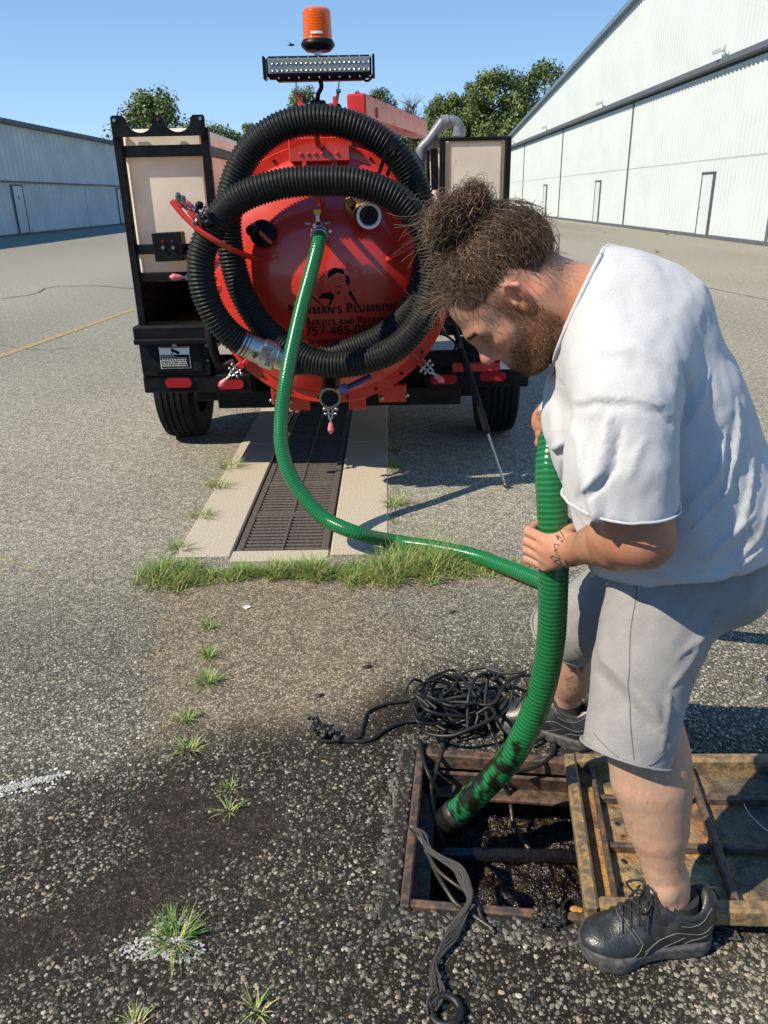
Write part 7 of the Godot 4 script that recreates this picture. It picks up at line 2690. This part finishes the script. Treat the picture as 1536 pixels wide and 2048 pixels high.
		strand(m, pts, r.randf_range(0.0003, 0.0006), c)
	# fine long wisps blown forward from bun and forehead
	for k in 190:
		var st := bc + Vector3(r.randfn(), r.randfn(), r.randfn()).normalized() * 0.045 if r.randf() < 0.6 else C + Vector3(0.75, 0.62, r.randfn() * 0.45).normalized() * R * 1.03
		var dir := Vector3(r.randfn() * 0.6 + 0.75, r.randfn() * 0.5 + 0.35, r.randfn() * 0.5).normalized()
		var ax := Vector3(r.randfn() * 0.3, r.randfn() * 0.3, 1.0).normalized()
		var L := r.randf_range(0.03, 0.095)
		var curl := r.randf_range(-26.0, 20.0)
		var p := st
		var pts := PackedVector3Array()
		for s in 13:
			pts.append(head_xf * p)
			p += dir * L / 12.0
			dir = dir.rotated(ax, curl * L / 12.0)
		strand(m, pts, r.randf_range(0.00025, 0.00042), Color(0.12, 0.075, 0.045))
	# hair band
	var hb := MB.new()
	var ring := PackedVector3Array()
	for k in 19:
		var a := TAU * k / 18.0
		ring.append(head_xf * (Vector3(-0.046, 0.136, -0.002) + Vector3(cos(a) * 0.03, -cos(a) * 0.004, sin(a) * 0.034)))
	hb.tube(ring, PackedFloat32Array([0.003]), 8, PackedColorArray(), false)
	var hr := wp("hair", m, M.hair, man_root)
	wp("hair_band", hb, M.hair_dark, hr)
	# ---- beard
	var b := MB.new()
	var cnt := 0
	var tries := 0
	while cnt < 4600 and tries < 400000:
		tries += 1
		var vi := r.randi() % head_p.size()
		var q := head_p[vi]
		var g := head_n[vi]
		if q.y > 0.06 or q.x < -0.04: continue
		if q.z > 0.03 and r.randf() < 0.55: continue
		q += Vector3(r.randfn(0, 0.001), r.randfn(0, 0.001), r.randfn(0, 0.001))
		if r.randf() > beard_mask(q): continue
		if g.dot(Vector3(-1, 0, 0)) > 0.75: continue
		cnt += 1
		var L := r.randf_range(0.0025, 0.007) * (1.25 if q.y < -0.07 else 0.75)
		var dir := (g * 0.75 + Vector3(0.25, -0.75, 0) + Vector3(r.randfn(), r.randfn(), r.randfn()) * 0.4).normalized()
		var bend := Vector3(r.randfn(), r.randfn(), r.randfn()) * 0.5
		var pts := PackedVector3Array()
		var p := q - g * 0.001
		for s in 4:
			pts.append(head_xf * p)
			p += dir * L / 3.0
			dir = (dir + bend * 0.4 - g * 0.12).normalized()
		var c := Color(0.085, 0.032, 0.013).lerp(Color(0.23, 0.095, 0.035), r.randf())
		if r.randf() < 0.06: c = Color(0.4, 0.23, 0.11)
		strand(b, pts, r.randf_range(0.0003, 0.0005), c)
	# brows and clipped sides
	cnt = 0
	tries = 0
	while cnt < 230 and tries < 300000:
		tries += 1
		var vi := r.randi() % head_p.size()
		var q := head_p[vi]
		if q.x < 0.06 or absf(q.y - 0.0255) > 0.0032 or absf(q.z) < 0.012 or absf(q.z) > 0.052: continue
		cnt += 1
		var g := head_n[vi]
		q += Vector3(0, r.randfn(0, 0.001), r.randfn(0, 0.001))
		var dir := (g * 0.45 + Vector3(-0.6, 0.15, 0.6 * signf(q.z))).normalized()
		strand(b, PackedVector3Array([head_xf * q, head_xf * (q + dir * 0.004), head_xf * (q + dir * 0.008 - g * 0.001)]), 0.0003, Color(0.06, 0.03, 0.018))
	cnt = 0
	while cnt < 1900:
		var vi := r.randi() % head_p.size()
		var q := head_p[vi]
		if q.x > 0.05 or q.y < -0.08 or q.y > 0.07: continue
		cnt += 1
		if hair_mask(q) > 0.5 or fade_mask(q) < r.randf() or ((q - C) / R).length() > 1.1: continue
		if Vector2(q.x + 0.004, q.y - 0.004).length() < 0.04 and absf(q.z) > 0.068: continue
		var g := head_n[vi]
		var dir := (g * 0.4 + Vector3(-0.6, -0.5, 0) + Vector3(r.randfn(), r.randfn(), r.randfn()) * 0.2).normalized()
		strand(b, PackedVector3Array([head_xf * q, head_xf * (q + dir * 0.002), head_xf * (q + dir * 0.004)]), 0.00026, Color(0.06, 0.036, 0.024))
	wp("beard", b, M.hair, man_root)

# ---------------------------------------------------------------- clothes
func fold(p: Vector2, pts: Array, w: float) -> float:
	var lo: Vector2 = pts[0]
	var hi: Vector2 = pts[0]
	for q in pts:
		lo = lo.min(q)
		hi = hi.max(q)
	if p.x < lo.x - w * 2.0 or p.y < lo.y - w * 2.0 or p.x > hi.x + w * 2.0 or p.y > hi.y + w * 2.0: return 0.0
	var best := 10.0
	var m := pts.size()
	for j in m - 1:
		var a: Vector2 = pts[j]
		var b: Vector2 = pts[j + 1]
		var ab := b - a
		var t := clampf((p - a).dot(ab) / ab.length_squared(), 0.0, 1.0)
		var u := (j + t) / (m - 1)
		var taper := sin(PI * clampf(u * 0.9 + 0.05, 0.0, 1.0))
		best = minf(best, (p - a - ab * t).length() / maxf(w * (0.4 + 0.6 * taper), 1e-4) + (1.0 - taper) * 0.6)
	return exp(-best * best * 1.6)

var shirt_f: Field

func shirt_start() -> Array:
	var f := Field.new()
	var pel: Vector3 = Vector3(0.623, 0.844, -1.500)
	var mid: Vector3 = Vector3(0.583, 0.966, -1.500)
	var che: Vector3 = Vector3(0.499, 1.160, -1.500)
	var upr: Vector3 = Vector3(0.449, 1.308, -1.500)
	var c7: Vector3 = Vector3(0.403, 1.368, -1.500)
	# the near sleeve first, cut square at its own hem, then the trunk is joined on
	var sh: Vector3 = Vector3(0.420, 1.264, -1.345)
	var sl0: Vector3 = Vector3(0.401, 1.210, -1.275)
	var sl1: Vector3 = Vector3(0.409, 1.014, -1.245)
	var hc: Vector3 = Vector3(0.409, 1.047, -1.250)
	var hn := Vector3(-0.02, -1, -0.06).normalized()
	f.chain([sh, sl0, Vector3(0.401, 1.115, -1.250), sl1], [0.096, 0.088, 0.090, 0.094], 0.035)
	f.cone(Vector3(0.361, 1.140, -1.260), Vector3(0.359, 1.000, -1.280), 0.05, 0.042, 0.04)
	f.plane(hc, hn, 0.008)
	for s in [-1.0, 1.0]:
		var o := Vector3(0, 0, 0.055 * s)
		f.chain([pel + o + Vector3(0.0, -0.06, 0), pel + o, mid + o, che + o, upr + o], [0.172, 0.175, 0.184, 0.176, 0.135], 0.06)
		f.cone(upr + o, c7 + Vector3(0, 0, 0.04 * s), 0.135, 0.084, 0.05)
	# belly and chest hang
	f.cone(Vector3(0.397, 1.115, -1.500), Vector3(0.488, 0.939, -1.500), 0.068, 0.085, 0.07)
	f.cone(Vector3(0.515, 0.881, -1.500), Vector3(0.561, 0.803, -1.500), 0.095, 0.10, 0.06)
	f.cone(Vector3(0.418, 1.326, -1.420), sh, 0.1, 0.098, 0.05)
	f.cone(Vector3(0.455, 1.247, -1.600), Vector3(0.438, 1.145, -1.700), 0.10, 0.082, 0.05)
	f.cone(Vector3(0.438, 1.145, -1.700), Vector3(0.407, 1.080, -1.730), 0.082, 0.062, 0.04)
	# openings: collar, sleeve hem, lower hem
	var cc: Vector3 = Vector3(0.330, 1.347, -1.420)
	var cn := Vector3(-0.93, 0.36, -0.34).normalized()
	f.cone(cc + cn * 0.12 + Vector3(0, 0, -0.08), cc - cn * 0.05 + Vector3(0, 0, -0.08), 0.078, 0.05, 0.008, 1)
	f.plane(cc, cn, 0.008)
	f.plane(Vector3(0.473, 0.852, -1.270), Vector3(0.2, -1, 0.3).normalized(), 0.006)
	shirt_f = f
	start("shirt", f, Vector3(0.22, 0.62, -1.84), Vector3(0.86, 1.5, -1.12), 0.0072)
	return [cc, cn, hc, hn]

func make_shirt(given: Array) -> void:
	var f := shirt_f
	var cc: Vector3 = given[0]
	var cn: Vector3 = given[1]
	var hc: Vector3 = given[2]
	var hn: Vector3 = given[3]
	var m := MB.new()
	gather("shirt", m)
	# folds of the cloth
	var ridges := [
		[[Vector2(0.502, 1.170), Vector2(0.529, 1.215), Vector2(0.548, 1.262)], 0.012, 0.006], [[Vector2(0.524, 1.031), Vector2(0.571, 1.088), Vector2(0.588, 1.163)], 0.009, 0.007],
		[[Vector2(0.535, 0.980), Vector2(0.594, 1.059), Vector2(0.613, 1.144), Vector2(0.612, 1.208)], 0.009, 0.007], [[Vector2(0.567, 0.925), Vector2(0.634, 0.997), Vector2(0.654, 1.106)], 0.009, 0.006],
		[[Vector2(0.611, 0.899), Vector2(0.675, 0.963), Vector2(0.697, 1.065)], 0.009, 0.005], [[Vector2(0.391, 0.889), Vector2(0.499, 0.871), Vector2(0.613, 0.891), Vector2(0.699, 0.947)], 0.011, 0.007],
		[[Vector2(0.414, 0.851), Vector2(0.532, 0.840), Vector2(0.645, 0.869)], 0.008, 0.004], [[Vector2(0.336, 1.175), Vector2(0.334, 1.108), Vector2(0.350, 1.018)], 0.014, 0.009],
		[[Vector2(0.308, 1.189), Vector2(0.329, 1.089), Vector2(0.367, 0.973)], 0.012, 0.006], [[Vector2(0.354, 1.218), Vector2(0.347, 1.169), Vector2(0.343, 1.127), Vector2(0.326, 1.092)], 0.012, 0.011],
		[[Vector2(0.405, 1.184), Vector2(0.389, 1.151), Vector2(0.384, 1.117)], 0.01, 0.004], [[Vector2(0.318, 1.177), Vector2(0.319, 1.116), Vector2(0.316, 1.072)], 0.01, 0.006],
		[[Vector2(0.351, 1.308), Vector2(0.400, 1.315), Vector2(0.453, 1.289), Vector2(0.482, 1.255)], 0.014, 0.005], [[Vector2(0.481, 1.285), Vector2(0.505, 1.233), Vector2(0.507, 1.179)], 0.010, -0.008],
		[[Vector2(0.371, 1.210), Vector2(0.362, 1.143), Vector2(0.335, 1.083)], 0.008, -0.008], [[Vector2(0.307, 1.212), Vector2(0.337, 1.233), Vector2(0.385, 1.238), Vector2(0.434, 1.223), Vector2(0.457, 1.200)], 0.013, -0.006],
		[[Vector2(0.306, 1.221), Vector2(0.337, 1.242), Vector2(0.384, 1.246), Vector2(0.433, 1.232), Vector2(0.459, 1.206)], 0.007, 0.003], [[Vector2(0.338, 1.293), Vector2(0.335, 1.222), Vector2(0.340, 1.175)], 0.012, 0.004],
		[[Vector2(0.545, 1.242), Vector2(0.583, 1.160), Vector2(0.617, 1.055)], 0.02, -0.004], [[Vector2(0.542, 0.913), Vector2(0.604, 0.954), Vector2(0.660, 1.014)], 0.010, 0.005],
		[[Vector2(0.377, 0.943), Vector2(0.438, 0.905), Vector2(0.526, 0.892), Vector2(0.618, 0.917)], 0.009, 0.005], [[Vector2(0.327, 1.055), Vector2(0.352, 0.982), Vector2(0.381, 0.927)], 0.010, 0.005],
	]
	var cl := fnl(91, 6.0, FastNoiseLite.TYPE_SIMPLEX_SMOOTH, 3)
	var fn := fnl(92, 30.0, FastNoiseLite.TYPE_SIMPLEX_SMOOTH, 2)
	var stain: Vector3 = Vector3(0.661, 0.970, -1.350)
	var stain2: Vector3 = Vector3(0.653, 0.929, -1.350)
	for j in m.v.size():
		var p := m.v[j]
		var nn := m.n[j]
		var near := ss(-0.25, 0.35, nn.z)
		var h := 0.0
		if near > 0.01:
			for rd in ridges: h += fold(Vector2(p.x, p.y), rd[0], rd[1]) * rd[2]
		h = h * near + cl.get_noise_3d(p.x * 1.6, p.y * 0.7, p.z * 1.2) * 0.0048 + fn.get_noise_3d(p.x * 0.8, p.y * 0.5, p.z * 0.8) * 0.0016
		m.v[j] = p + nn * h
		var c := Color(0.56, 0.562, 0.578)
		var d1 := Vector2((p.x - stain.x) / 0.04, (p.y - stain.y) / 0.02).length()
		var g := fn.get_noise_3d(p.x * 2.0, p.y * 2.0, p.z * 2.0)
		if p.z > -1.45:
			c = c.lerp(Color(0.42, 0.38, 0.34), ss(1.3, 0.5, d1) * ss(0.05, 0.35, g + 0.1) * 0.8)
			var d2 := Vector2((p.x - stain2.x) / 0.09, (p.y - stain2.y) / 0.04).length()
			c = c.lerp(Color(0.58, 0.54, 0.5), ss(1.2, 0.1, d2) * 0.42 * ss(-0.4, 0.4, g))
			c = c.lerp(Color(0.62, 0.58, 0.55), ss(0.86, 0.80, p.y) * 0.22 * ss(-0.3, 0.4, cl.get_noise_3d(p.x * 2, p.y * 2, p.z)))
		m.c[j] = c
	renormal(m)
	var shirt := wp("t_shirt", m, M.cloth_white, man_root)
	# rolled hems
	var w := Color(0.56, 0.562, 0.578)
	var ring := PackedVector3Array()
	var e1 := cn.cross(Vector3.BACK).normalized()
	var e2 := cn.cross(e1).normalized()
	var list := f.all()
	for k in 61:
		var a := TAU * k / 60.0
		var dd := e1 * cos(a) + e2 * sin(a)
		var t := 0.3
		while t > 0.02 and f.at_list(cc - cn * 0.01 + dd * t, list) > 0.0: t -= 0.003
		ring.append(cc - cn * 0.007 + dd * (t - 0.002))
	for k in 3:
		var sm := ring.duplicate()
		for j in range(1, 60): sm[j] = (ring[j - 1] + ring[j] * 2.0 + ring[j + 1]) * 0.25
		ring = sm
	var h1 := MB.new()
	h1.col = w
	h1.tube(ring, PackedFloat32Array([0.0048]), 10, PackedColorArray(), false)
	wp("collar", h1, M.cloth_white, shirt)
	var ring2 := PackedVector3Array()
	var sc := hc
	var u1 := hn.cross(Vector3.BACK).normalized()
	var u2 := hn.cross(u1).normalized()
	for k in 41:
		var a := TAU * k / 40.0
		ring2.append(f.edge(sc - hn * 0.006, u1 * cos(a) + u2 * sin(a), 0.108))
	var h2 := MB.new()
	h2.col = w
	h2.tube(ring2, PackedFloat32Array([0.0026]), 8, PackedColorArray(), false)
	wp("sleeve_hem", h2, M.cloth_white, shirt)

func shorts_start() -> Array:
	var f := Field.new()
	var hipN: Vector3 = Vector3(0.572, 0.792, -1.415)
	var hipF: Vector3 = Vector3(0.637, 0.720, -1.600)
	var hemN: Vector3 = Vector3(0.467, 0.505, -1.250)
	var hemF: Vector3 = Vector3(0.460, 0.450, -1.785)
	var wst: Vector3 = Vector3(0.636, 0.831, -1.500)
	f.egg(wst + Vector3(0.012, -0.02, 0), Vector3(0.168, 0.13, 0.205), 0.04)
	f.chain([hipN, hipN.lerp(hemN, 0.5) + Vector3(-0.008, 0, 0), hemN.lerp(hipN, 0.12), hemN - (hipN - hemN) * 0.06], [0.122, 0.1, 0.09, 0.088], 0.04)
	f.egg(Vector3(0.692, 0.799, -1.500), Vector3(0.07, 0.085, 0.17), 0.05)
	f.chain([hipF, hipF.lerp(hemF, 0.55), hemF - (hipF - hemF) * 0.1], [0.13, 0.105, 0.09], 0.035)
	start("shorts", f, Vector3(0.28, 0.36, -1.96), Vector3(0.94, 0.96, -1.1), 0.0078)
	return [f, hipN, hemN, hipF, hemF]

func make_shorts(given: Array) -> void:
	var f: Field = given[0]
	var hipN: Vector3 = given[1]
	var hemN: Vector3 = given[2]
	var hipF: Vector3 = given[3]
	var hemF: Vector3 = given[4]
	var dn := (hemN - hipN).normalized()
	var m := MB.new()
	gather("shorts", m)
	var nearp: Vector3 = Vector3(0.468, 0.498, -1.250)
	var nearn := (dn + Vector3(-0.02, -0.2, 0)).normalized()
	var farp: Vector3 = Vector3(0.460, 0.450, -1.785)
	var farn := ((hemF - hipF).normalized() + Vector3(0.0, -0.5, 0)).normalized()
	var keep := PackedInt32Array()
	for q in range(0, m.i.size(), 3):
		var c := (m.v[m.i[q]] + m.v[m.i[q + 1]] + m.v[m.i[q + 2]]) / 3.0
		if (c - nearp).dot(nearn) > 0.0 and c.z > -1.5: continue
		if (c - farp).dot(farn) > 0.0 and c.z < -1.58: continue
		keep.append(m.i[q]); keep.append(m.i[q + 1]); keep.append(m.i[q + 2])
	m.i = keep
	var ridges := [
		[[Vector2(0.390, 0.698), Vector2(0.442, 0.680), Vector2(0.494, 0.631), Vector2(0.513, 0.594)], 0.020, 0.012], [[Vector2(0.403, 0.659), Vector2(0.447, 0.641), Vector2(0.496, 0.597)], 0.018, -0.006],
		

		[[Vector2(0.546, 0.720), Vector2(0.601, 0.753), Vector2(0.641, 0.808)], 0.012, 0.006], [[Vector2(0.527, 0.664), Vector2(0.580, 0.709), Vector2(0.609, 0.776)], 0.012, 0.005],
		[[Vector2(0.374, 0.862), Vector2(0.387, 0.820), Vector2(0.426, 0.797)], 0.012, 0.006], [[Vector2(0.510, 0.554), Vector2(0.522, 0.613), Vector2(0.531, 0.659)], 0.008, 0.006],
		[[Vector2(0.682, 0.810), Vector2(0.711, 0.821), Vector2(0.729, 0.838)], 0.006, -0.004],
	]
	var cl := fnl(95, 7.0, FastNoiseLite.TYPE_SIMPLEX_SMOOTH, 4)
	for j in m.v.size():
		var p := m.v[j]
		var nn := m.n[j]
		var near := ss(-0.2, 0.35, nn.z) * ss(-1.6, -1.5, p.z)
		var h := 0.0
		if near > 0.01:
			for rd in ridges: h += fold(Vector2(p.x, p.y), rd[0], rd[1]) * rd[2]
		var nzv := cl.get_noise_3d(p.x * 1.4, p.y * 0.8, p.z)
		m.v[j] = p + nn * (h * near + nzv * 0.004)
		m.c[j] = Color(0.30, 0.29, 0.285) * (1.0 + cl.get_noise_3d(p.x * 3.0, p.y * 3.0, p.z * 3.0) * 0.16)
	renormal(m)
	var s := wp("shorts", m, M.cloth_grey, man_root)
	# seams and pocket mouth, laid on the finished cloth
	var sm := MB.new()
	sm.col = Color(0.19, 0.183, 0.18)
	for line in [[Vector2(0.476, 0.905), Vector2(0.481, 0.835), Vector2(0.464, 0.747), Vector2(0.455, 0.660), Vector2(0.453, 0.591), Vector2(0.456, 0.532)], [Vector2(0.479, 0.905), Vector2(0.490, 0.876), Vector2(0.489, 0.841), Vector2(0.482, 0.833)], [Vector2(0.355, 0.586), Vector2(0.390, 0.562), Vector2(0.449, 0.542), Vector2(0.488, 0.538), Vector2(0.515, 0.552)], [Vector2(0.561, 0.925), Vector2(0.587, 0.936), Vector2(0.605, 0.947)]]:
		var pts := []
		for q in line: pts.append(Vector3(q.x, q.y, -1.05))
		var sp := spline(pts, 0.006)
		var out := PackedVector3Array()
		for p in sp:
			var h := f.hit(p, Vector3.FORWARD, 0.5)
			if (h - nearp).dot(nearn) > -0.004: continue
			var nn := f.grad(h)
			var hh := cl.get_noise_3d(h.x * 1.4, h.y * 0.8, h.z) * 0.004
			for rd in ridges: hh += fold(Vector2(h.x, h.y), rd[0], rd[1]) * rd[2]
			if not out.is_empty() and out[out.size() - 1].distance_to(h) > 0.035:
				if out.size() > 3: sm.tube(out, PackedFloat32Array([0.0009]), 5)
				out.clear()
			out.append(h + nn * (hh + 0.0009))
		if out.size() > 3: sm.tube(out, PackedFloat32Array([0.0009]), 5)
	stuff(wp("seam", sm, M.cloth_grey, s))
	# turned hems
	for hm in [[nearp, nearn, hemN, 0.094, "near"], [farp, farn, hemF, 0.092, "far"]]:
		var c0: Vector3 = hm[0]
		var nn: Vector3 = hm[1]
		var u1 := nn.cross(Vector3.BACK).normalized()
		var u2 := nn.cross(u1).normalized()
		var ring := PackedVector3Array()
		for k in 41:
			var a := TAU * k / 40.0
			var dd := u1 * cos(a) + u2 * sin(a)
			ring.append(f.edge(c0, dd, 0.2))
		var hb := MB.new()
		hb.col = Color(0.30, 0.29, 0.285)
		hb.tube(ring, PackedFloat32Array([0.003]), 8, PackedColorArray(), false)
		wp("hem", hb, M.cloth_grey, s)

func shoes_start() -> Array:
	var got := []
	for which in 2:
		var heel: Vector3 = [Vector3(0.672, 0.000, -1.203), Vector3(0.582, 0.000, -1.845)][which]
		var toe: Vector3 = [Vector3(0.397, 0.000, -1.168), Vector3(0.313, 0.000, -1.985)][which]
		var d := (toe - heel)
		d.y = 0.0
		var c := (heel + toe) * 0.5
		var fx := d.normalized()
		var zf := fx.cross(Vector3.UP).normalized()
		var xf := Transform3D(Basis(fx, Vector3.UP, zf), Vector3(c.x, 0.002, c.z) + (zf * 0.022 - fx * 0.016 if which == 0 else zf * 0.03))
		got.append(shoe_start(xf, d.length() / 0.272, which))
	return got

func shoe_start(xf: Transform3D, sc: float, which: int) -> Array:
	# x to the toe, y up; camera side is -z
	xf = xf * Transform3D(Basis().scaled(Vector3(sc, 1.2, 1.1)), Vector3.ZERO)
	var up := Field.new()
	up.egg(Vector3(-0.1, 0.058, 0), Vector3(0.047, 0.056, 0.038), 0.02)
	up.cone(Vector3(-0.09, 0.05, 0), Vector3(0.02, 0.045, 0), 0.038, 0.042, 0.02)
	up.egg(Vector3(0.075, 0.036, -0.002), Vector3(0.074, 0.033, 0.05), 0.03)
	up.cone(Vector3(-0.03, 0.085, 0), Vector3(0.055, 0.058, 0), 0.033, 0.026, 0.03)
	up.egg(Vector3(-0.055, 0.082, 0), Vector3(0.062, 0.036, 0.042), 0.025)
	up.egg(Vector3(-0.125, 0.1, 0), Vector3(0.018, 0.024, 0.026), 0.02)
	up.cone(Vector3(-0.016, 0.105, 0), Vector3(-0.004, 0.128, 0), 0.026, 0.022, 0.02)
	up.cone(Vector3(-0.068, 0.2, 0), Vector3(-0.068, 0.085, 0), 0.045, 0.036, 0.012, 1)
	up.plane(Vector3(0, 0.012, 0), Vector3(0, -1, 0), 0.004)
	start("upper%d" % which, up, Vector3(-0.16, 0.0, -0.06), Vector3(0.16, 0.16, 0.06), 0.0034, xf)
	var sf := Field.new()
	sf.slab(Vector3(-0.098, 0.016, 0), Vector3(0.0, 0.015, 0.002), 0.046, 0.044, 0.017, 0.012)
	sf.slab(Vector3(0.0, 0.015, 0.002), Vector3(0.085, 0.016, -0.002), 0.044, 0.056, 0.016, 0.012)
	sf.slab(Vector3(0.08, 0.016, -0.002), Vector3(0.1, 0.022, 0.0), 0.056, 0.049, 0.016, 0.012)
	sf.egg(Vector3(-0.005, -0.014, -0.05), Vector3(0.055, 0.018, 0.03), 0.008, 1)
	start("sole%d" % which, sf, Vector3(-0.16, -0.01, -0.07), Vector3(0.17, 0.05, 0.07), 0.0034, xf)
	return [xf, up]

func shoe(xf: Transform3D, up: Field, which: int) -> void:
	var m := MB.new()
	gather("upper%d" % which, m)
	var nz := fnl(97, 16.0, FastNoiseLite.TYPE_SIMPLEX_SMOOTH, 4)
	var inv := xf.affine_inverse()
	for j in m.v.size():
		var p := inv * m.v[j]
		var c := Color(0.022, 0.024, 0.027)
		var dust := ss(0.0, 0.45, nz.get_noise_3d(p.x * 2.0, p.y * 2.0, p.z * 2.0)) * 0.5 + ss(0.05, 0.02, p.y) * 0.25
		if p.y > 0.088 or (p.x > -0.02 and p.x < 0.07 and p.y > 0.06 and absf(p.z) < 0.03): c = Color(0.017, 0.017, 0.019)
		m.c[j] = c.lerp(Color(0.13, 0.13, 0.125), dust * 0.45)
	var lab := "scuffed black leather trainer on the near foot" if which == 0 else "black trainer on the far foot beside the cable heap"
	var s := wp("shoe", m, M.leather, man_root)
	tag(s, lab)
	# sole
	var so := MB.new()
	gather("sole%d" % which, so)
	for j in so.v.size():
		var p := inv * so.v[j]
		so.c[j] = Color(0.04, 0.042, 0.044).lerp(Color(0.12, 0.115, 0.105), ss(0.0, 0.5, nz.get_noise_3d(p.x * 3.0, p.y * 6.0, p.z * 3.0) + 0.25) * 0.6)
	wp("sole", so, M.sole, s)
	# stitched seams laid on the leather
	var st := MB.new()
	st.col = Color(0.15, 0.15, 0.15)
	for side in [-1.0, 1.0]:
		for line in [
			[[0.03, 0.03], [0.02, 0.045], [-0.01, 0.066], [-0.035, 0.078], [-0.07, 0.07], [-0.1, 0.066], [-0.125, 0.075]],
			[[0.028, 0.045], [0.0, 0.062], [-0.03, 0.075]],
			[[0.06, 0.03], [0.04, 0.05], [0.034, 0.064]],
			[[0.004, 0.046], [-0.004, 0.037], [-0.018, 0.04], [-0.06, 0.062]],
			[[-0.06, 0.03], [-0.075, 0.05], [-0.1, 0.055], [-0.128, 0.062]],
			[[-0.045, 0.094], [-0.075, 0.088], [-0.1, 0.094], [-0.12, 0.112]]]:
			var pts := []
			for q in line: pts.append(Vector3(q[0], q[1], 0.09 * side))
			var sp := spline(pts, 0.003)
			var out := PackedVector3Array()
			for p in sp:
				var h := up.hit(p, Vector3(0, -0.12, -side).normalized(), 0.12)
				if absf(h.z) < 0.085: out.append(xf * h)
			if out.size() > 3: st.tube(out, PackedFloat32Array([0.0009]), 5)
	for q in [0.071, 0.064]:
		var arc := PackedVector3Array()
		for k in 21:
			var u := k / 20.0 * 2.0 - 1.0
			var h := up.hit(Vector3(q - 0.028 * u * u, 0.2, 0.046 * u), Vector3(0, -1, 0), 0.25)
			arc.append(xf * (h + Vector3(0, 0.0004, 0)))
		st.tube(arc, PackedFloat32Array([0.001]), 5)
	if st.v.size() > 0: wp("stitching", st, M.thread, s)
	# laces
	var lc := MB.new()
	lc.col = Color(0.02, 0.02, 0.021)
	for k in 5:
		var x := 0.062 - k * 0.017
		for side in [-1.0, 1.0]:
			var out := PackedVector3Array()
			for t in 9:
				var u := t / 8.0 * 2.0 - 1.0
				var h := up.hit(Vector3(x - 0.012 * u * side, 0.2, 0.03 * u), Vector3(0, -1, 0), 0.25)
				out.append(xf * (h + Vector3(0, 0.002, 0)))
			lc.tube(out, PackedFloat32Array([0.0032]), 7, PackedColorArray(), true, 0.6)
	var kt := Vector3(-0.004, 0.128, 0.0)
	for side in [-1.0, 1.0]:
		lc.tube(spline([xf * kt, xf * (kt + Vector3(0.02, 0.012, 0.02 * side)), xf * (kt + Vector3(0.045, -0.004, 0.034 * side)), xf * (kt + Vector3(0.03, -0.02, 0.026 * side)), xf * kt], 0.004), PackedFloat32Array([0.003]), 7, PackedColorArray(), true, 0.6)
		lc.tube(spline([xf * kt, xf * (kt + Vector3(0.02, -0.012, 0.022 * side)), xf * (kt + Vector3(0.03, -0.05, 0.042 * side))], 0.004), PackedFloat32Array([0.003]), 7, PackedColorArray(), true, 0.6)
	lc.ball(xf * kt, Vector3(0.007, 0.006, 0.008))
	wp("laces", lc, M.lace, s)
	# padded collar and heel loop
	var pc := MB.new()
	pc.col = Color(0.024, 0.025, 0.027)
	var ring := PackedVector3Array()
	for k in 33:
		var a := PI * (0.12 + 1.76 * k / 32.0)
		ring.append(xf * Vector3(-0.068 + cos(a) * 0.047, 0.102 + 0.012 * cos(a) + 0.008 * cos(2.0 * a) + (0.01 if cos(a) > 0.7 else 0.0), sin(a) * 0.036))
	pc.tube(ring, PackedFloat32Array([0.0075]), 9)
	pc.tube(spline([xf * Vector3(-0.118, 0.108, 0), xf * Vector3(-0.138, 0.122, 0), xf * Vector3(-0.15, 0.112, 0), xf * Vector3(-0.142, 0.09, 0)], 0.005), PackedFloat32Array([0.006]), 8, PackedColorArray(), true, 0.4)
	wp("collar_pad", pc, M.lace, s)
	# sock
	var sk := MB.new()
	var pth := PackedVector3Array()
	var rr := PackedFloat32Array()
	for k in 14:
		pth.append(xf * Vector3(-0.066 + k * 0.0004, 0.072 + k * 0.0034, 0))
		rr.append(0.0415 + 0.0006 * (k % 2) - 0.0002 * k)
	sk.col = Color(0.016, 0.016, 0.017)
	sk.tube(pth, rr, 26)
	wp("sock", sk, M.lace, man_root)
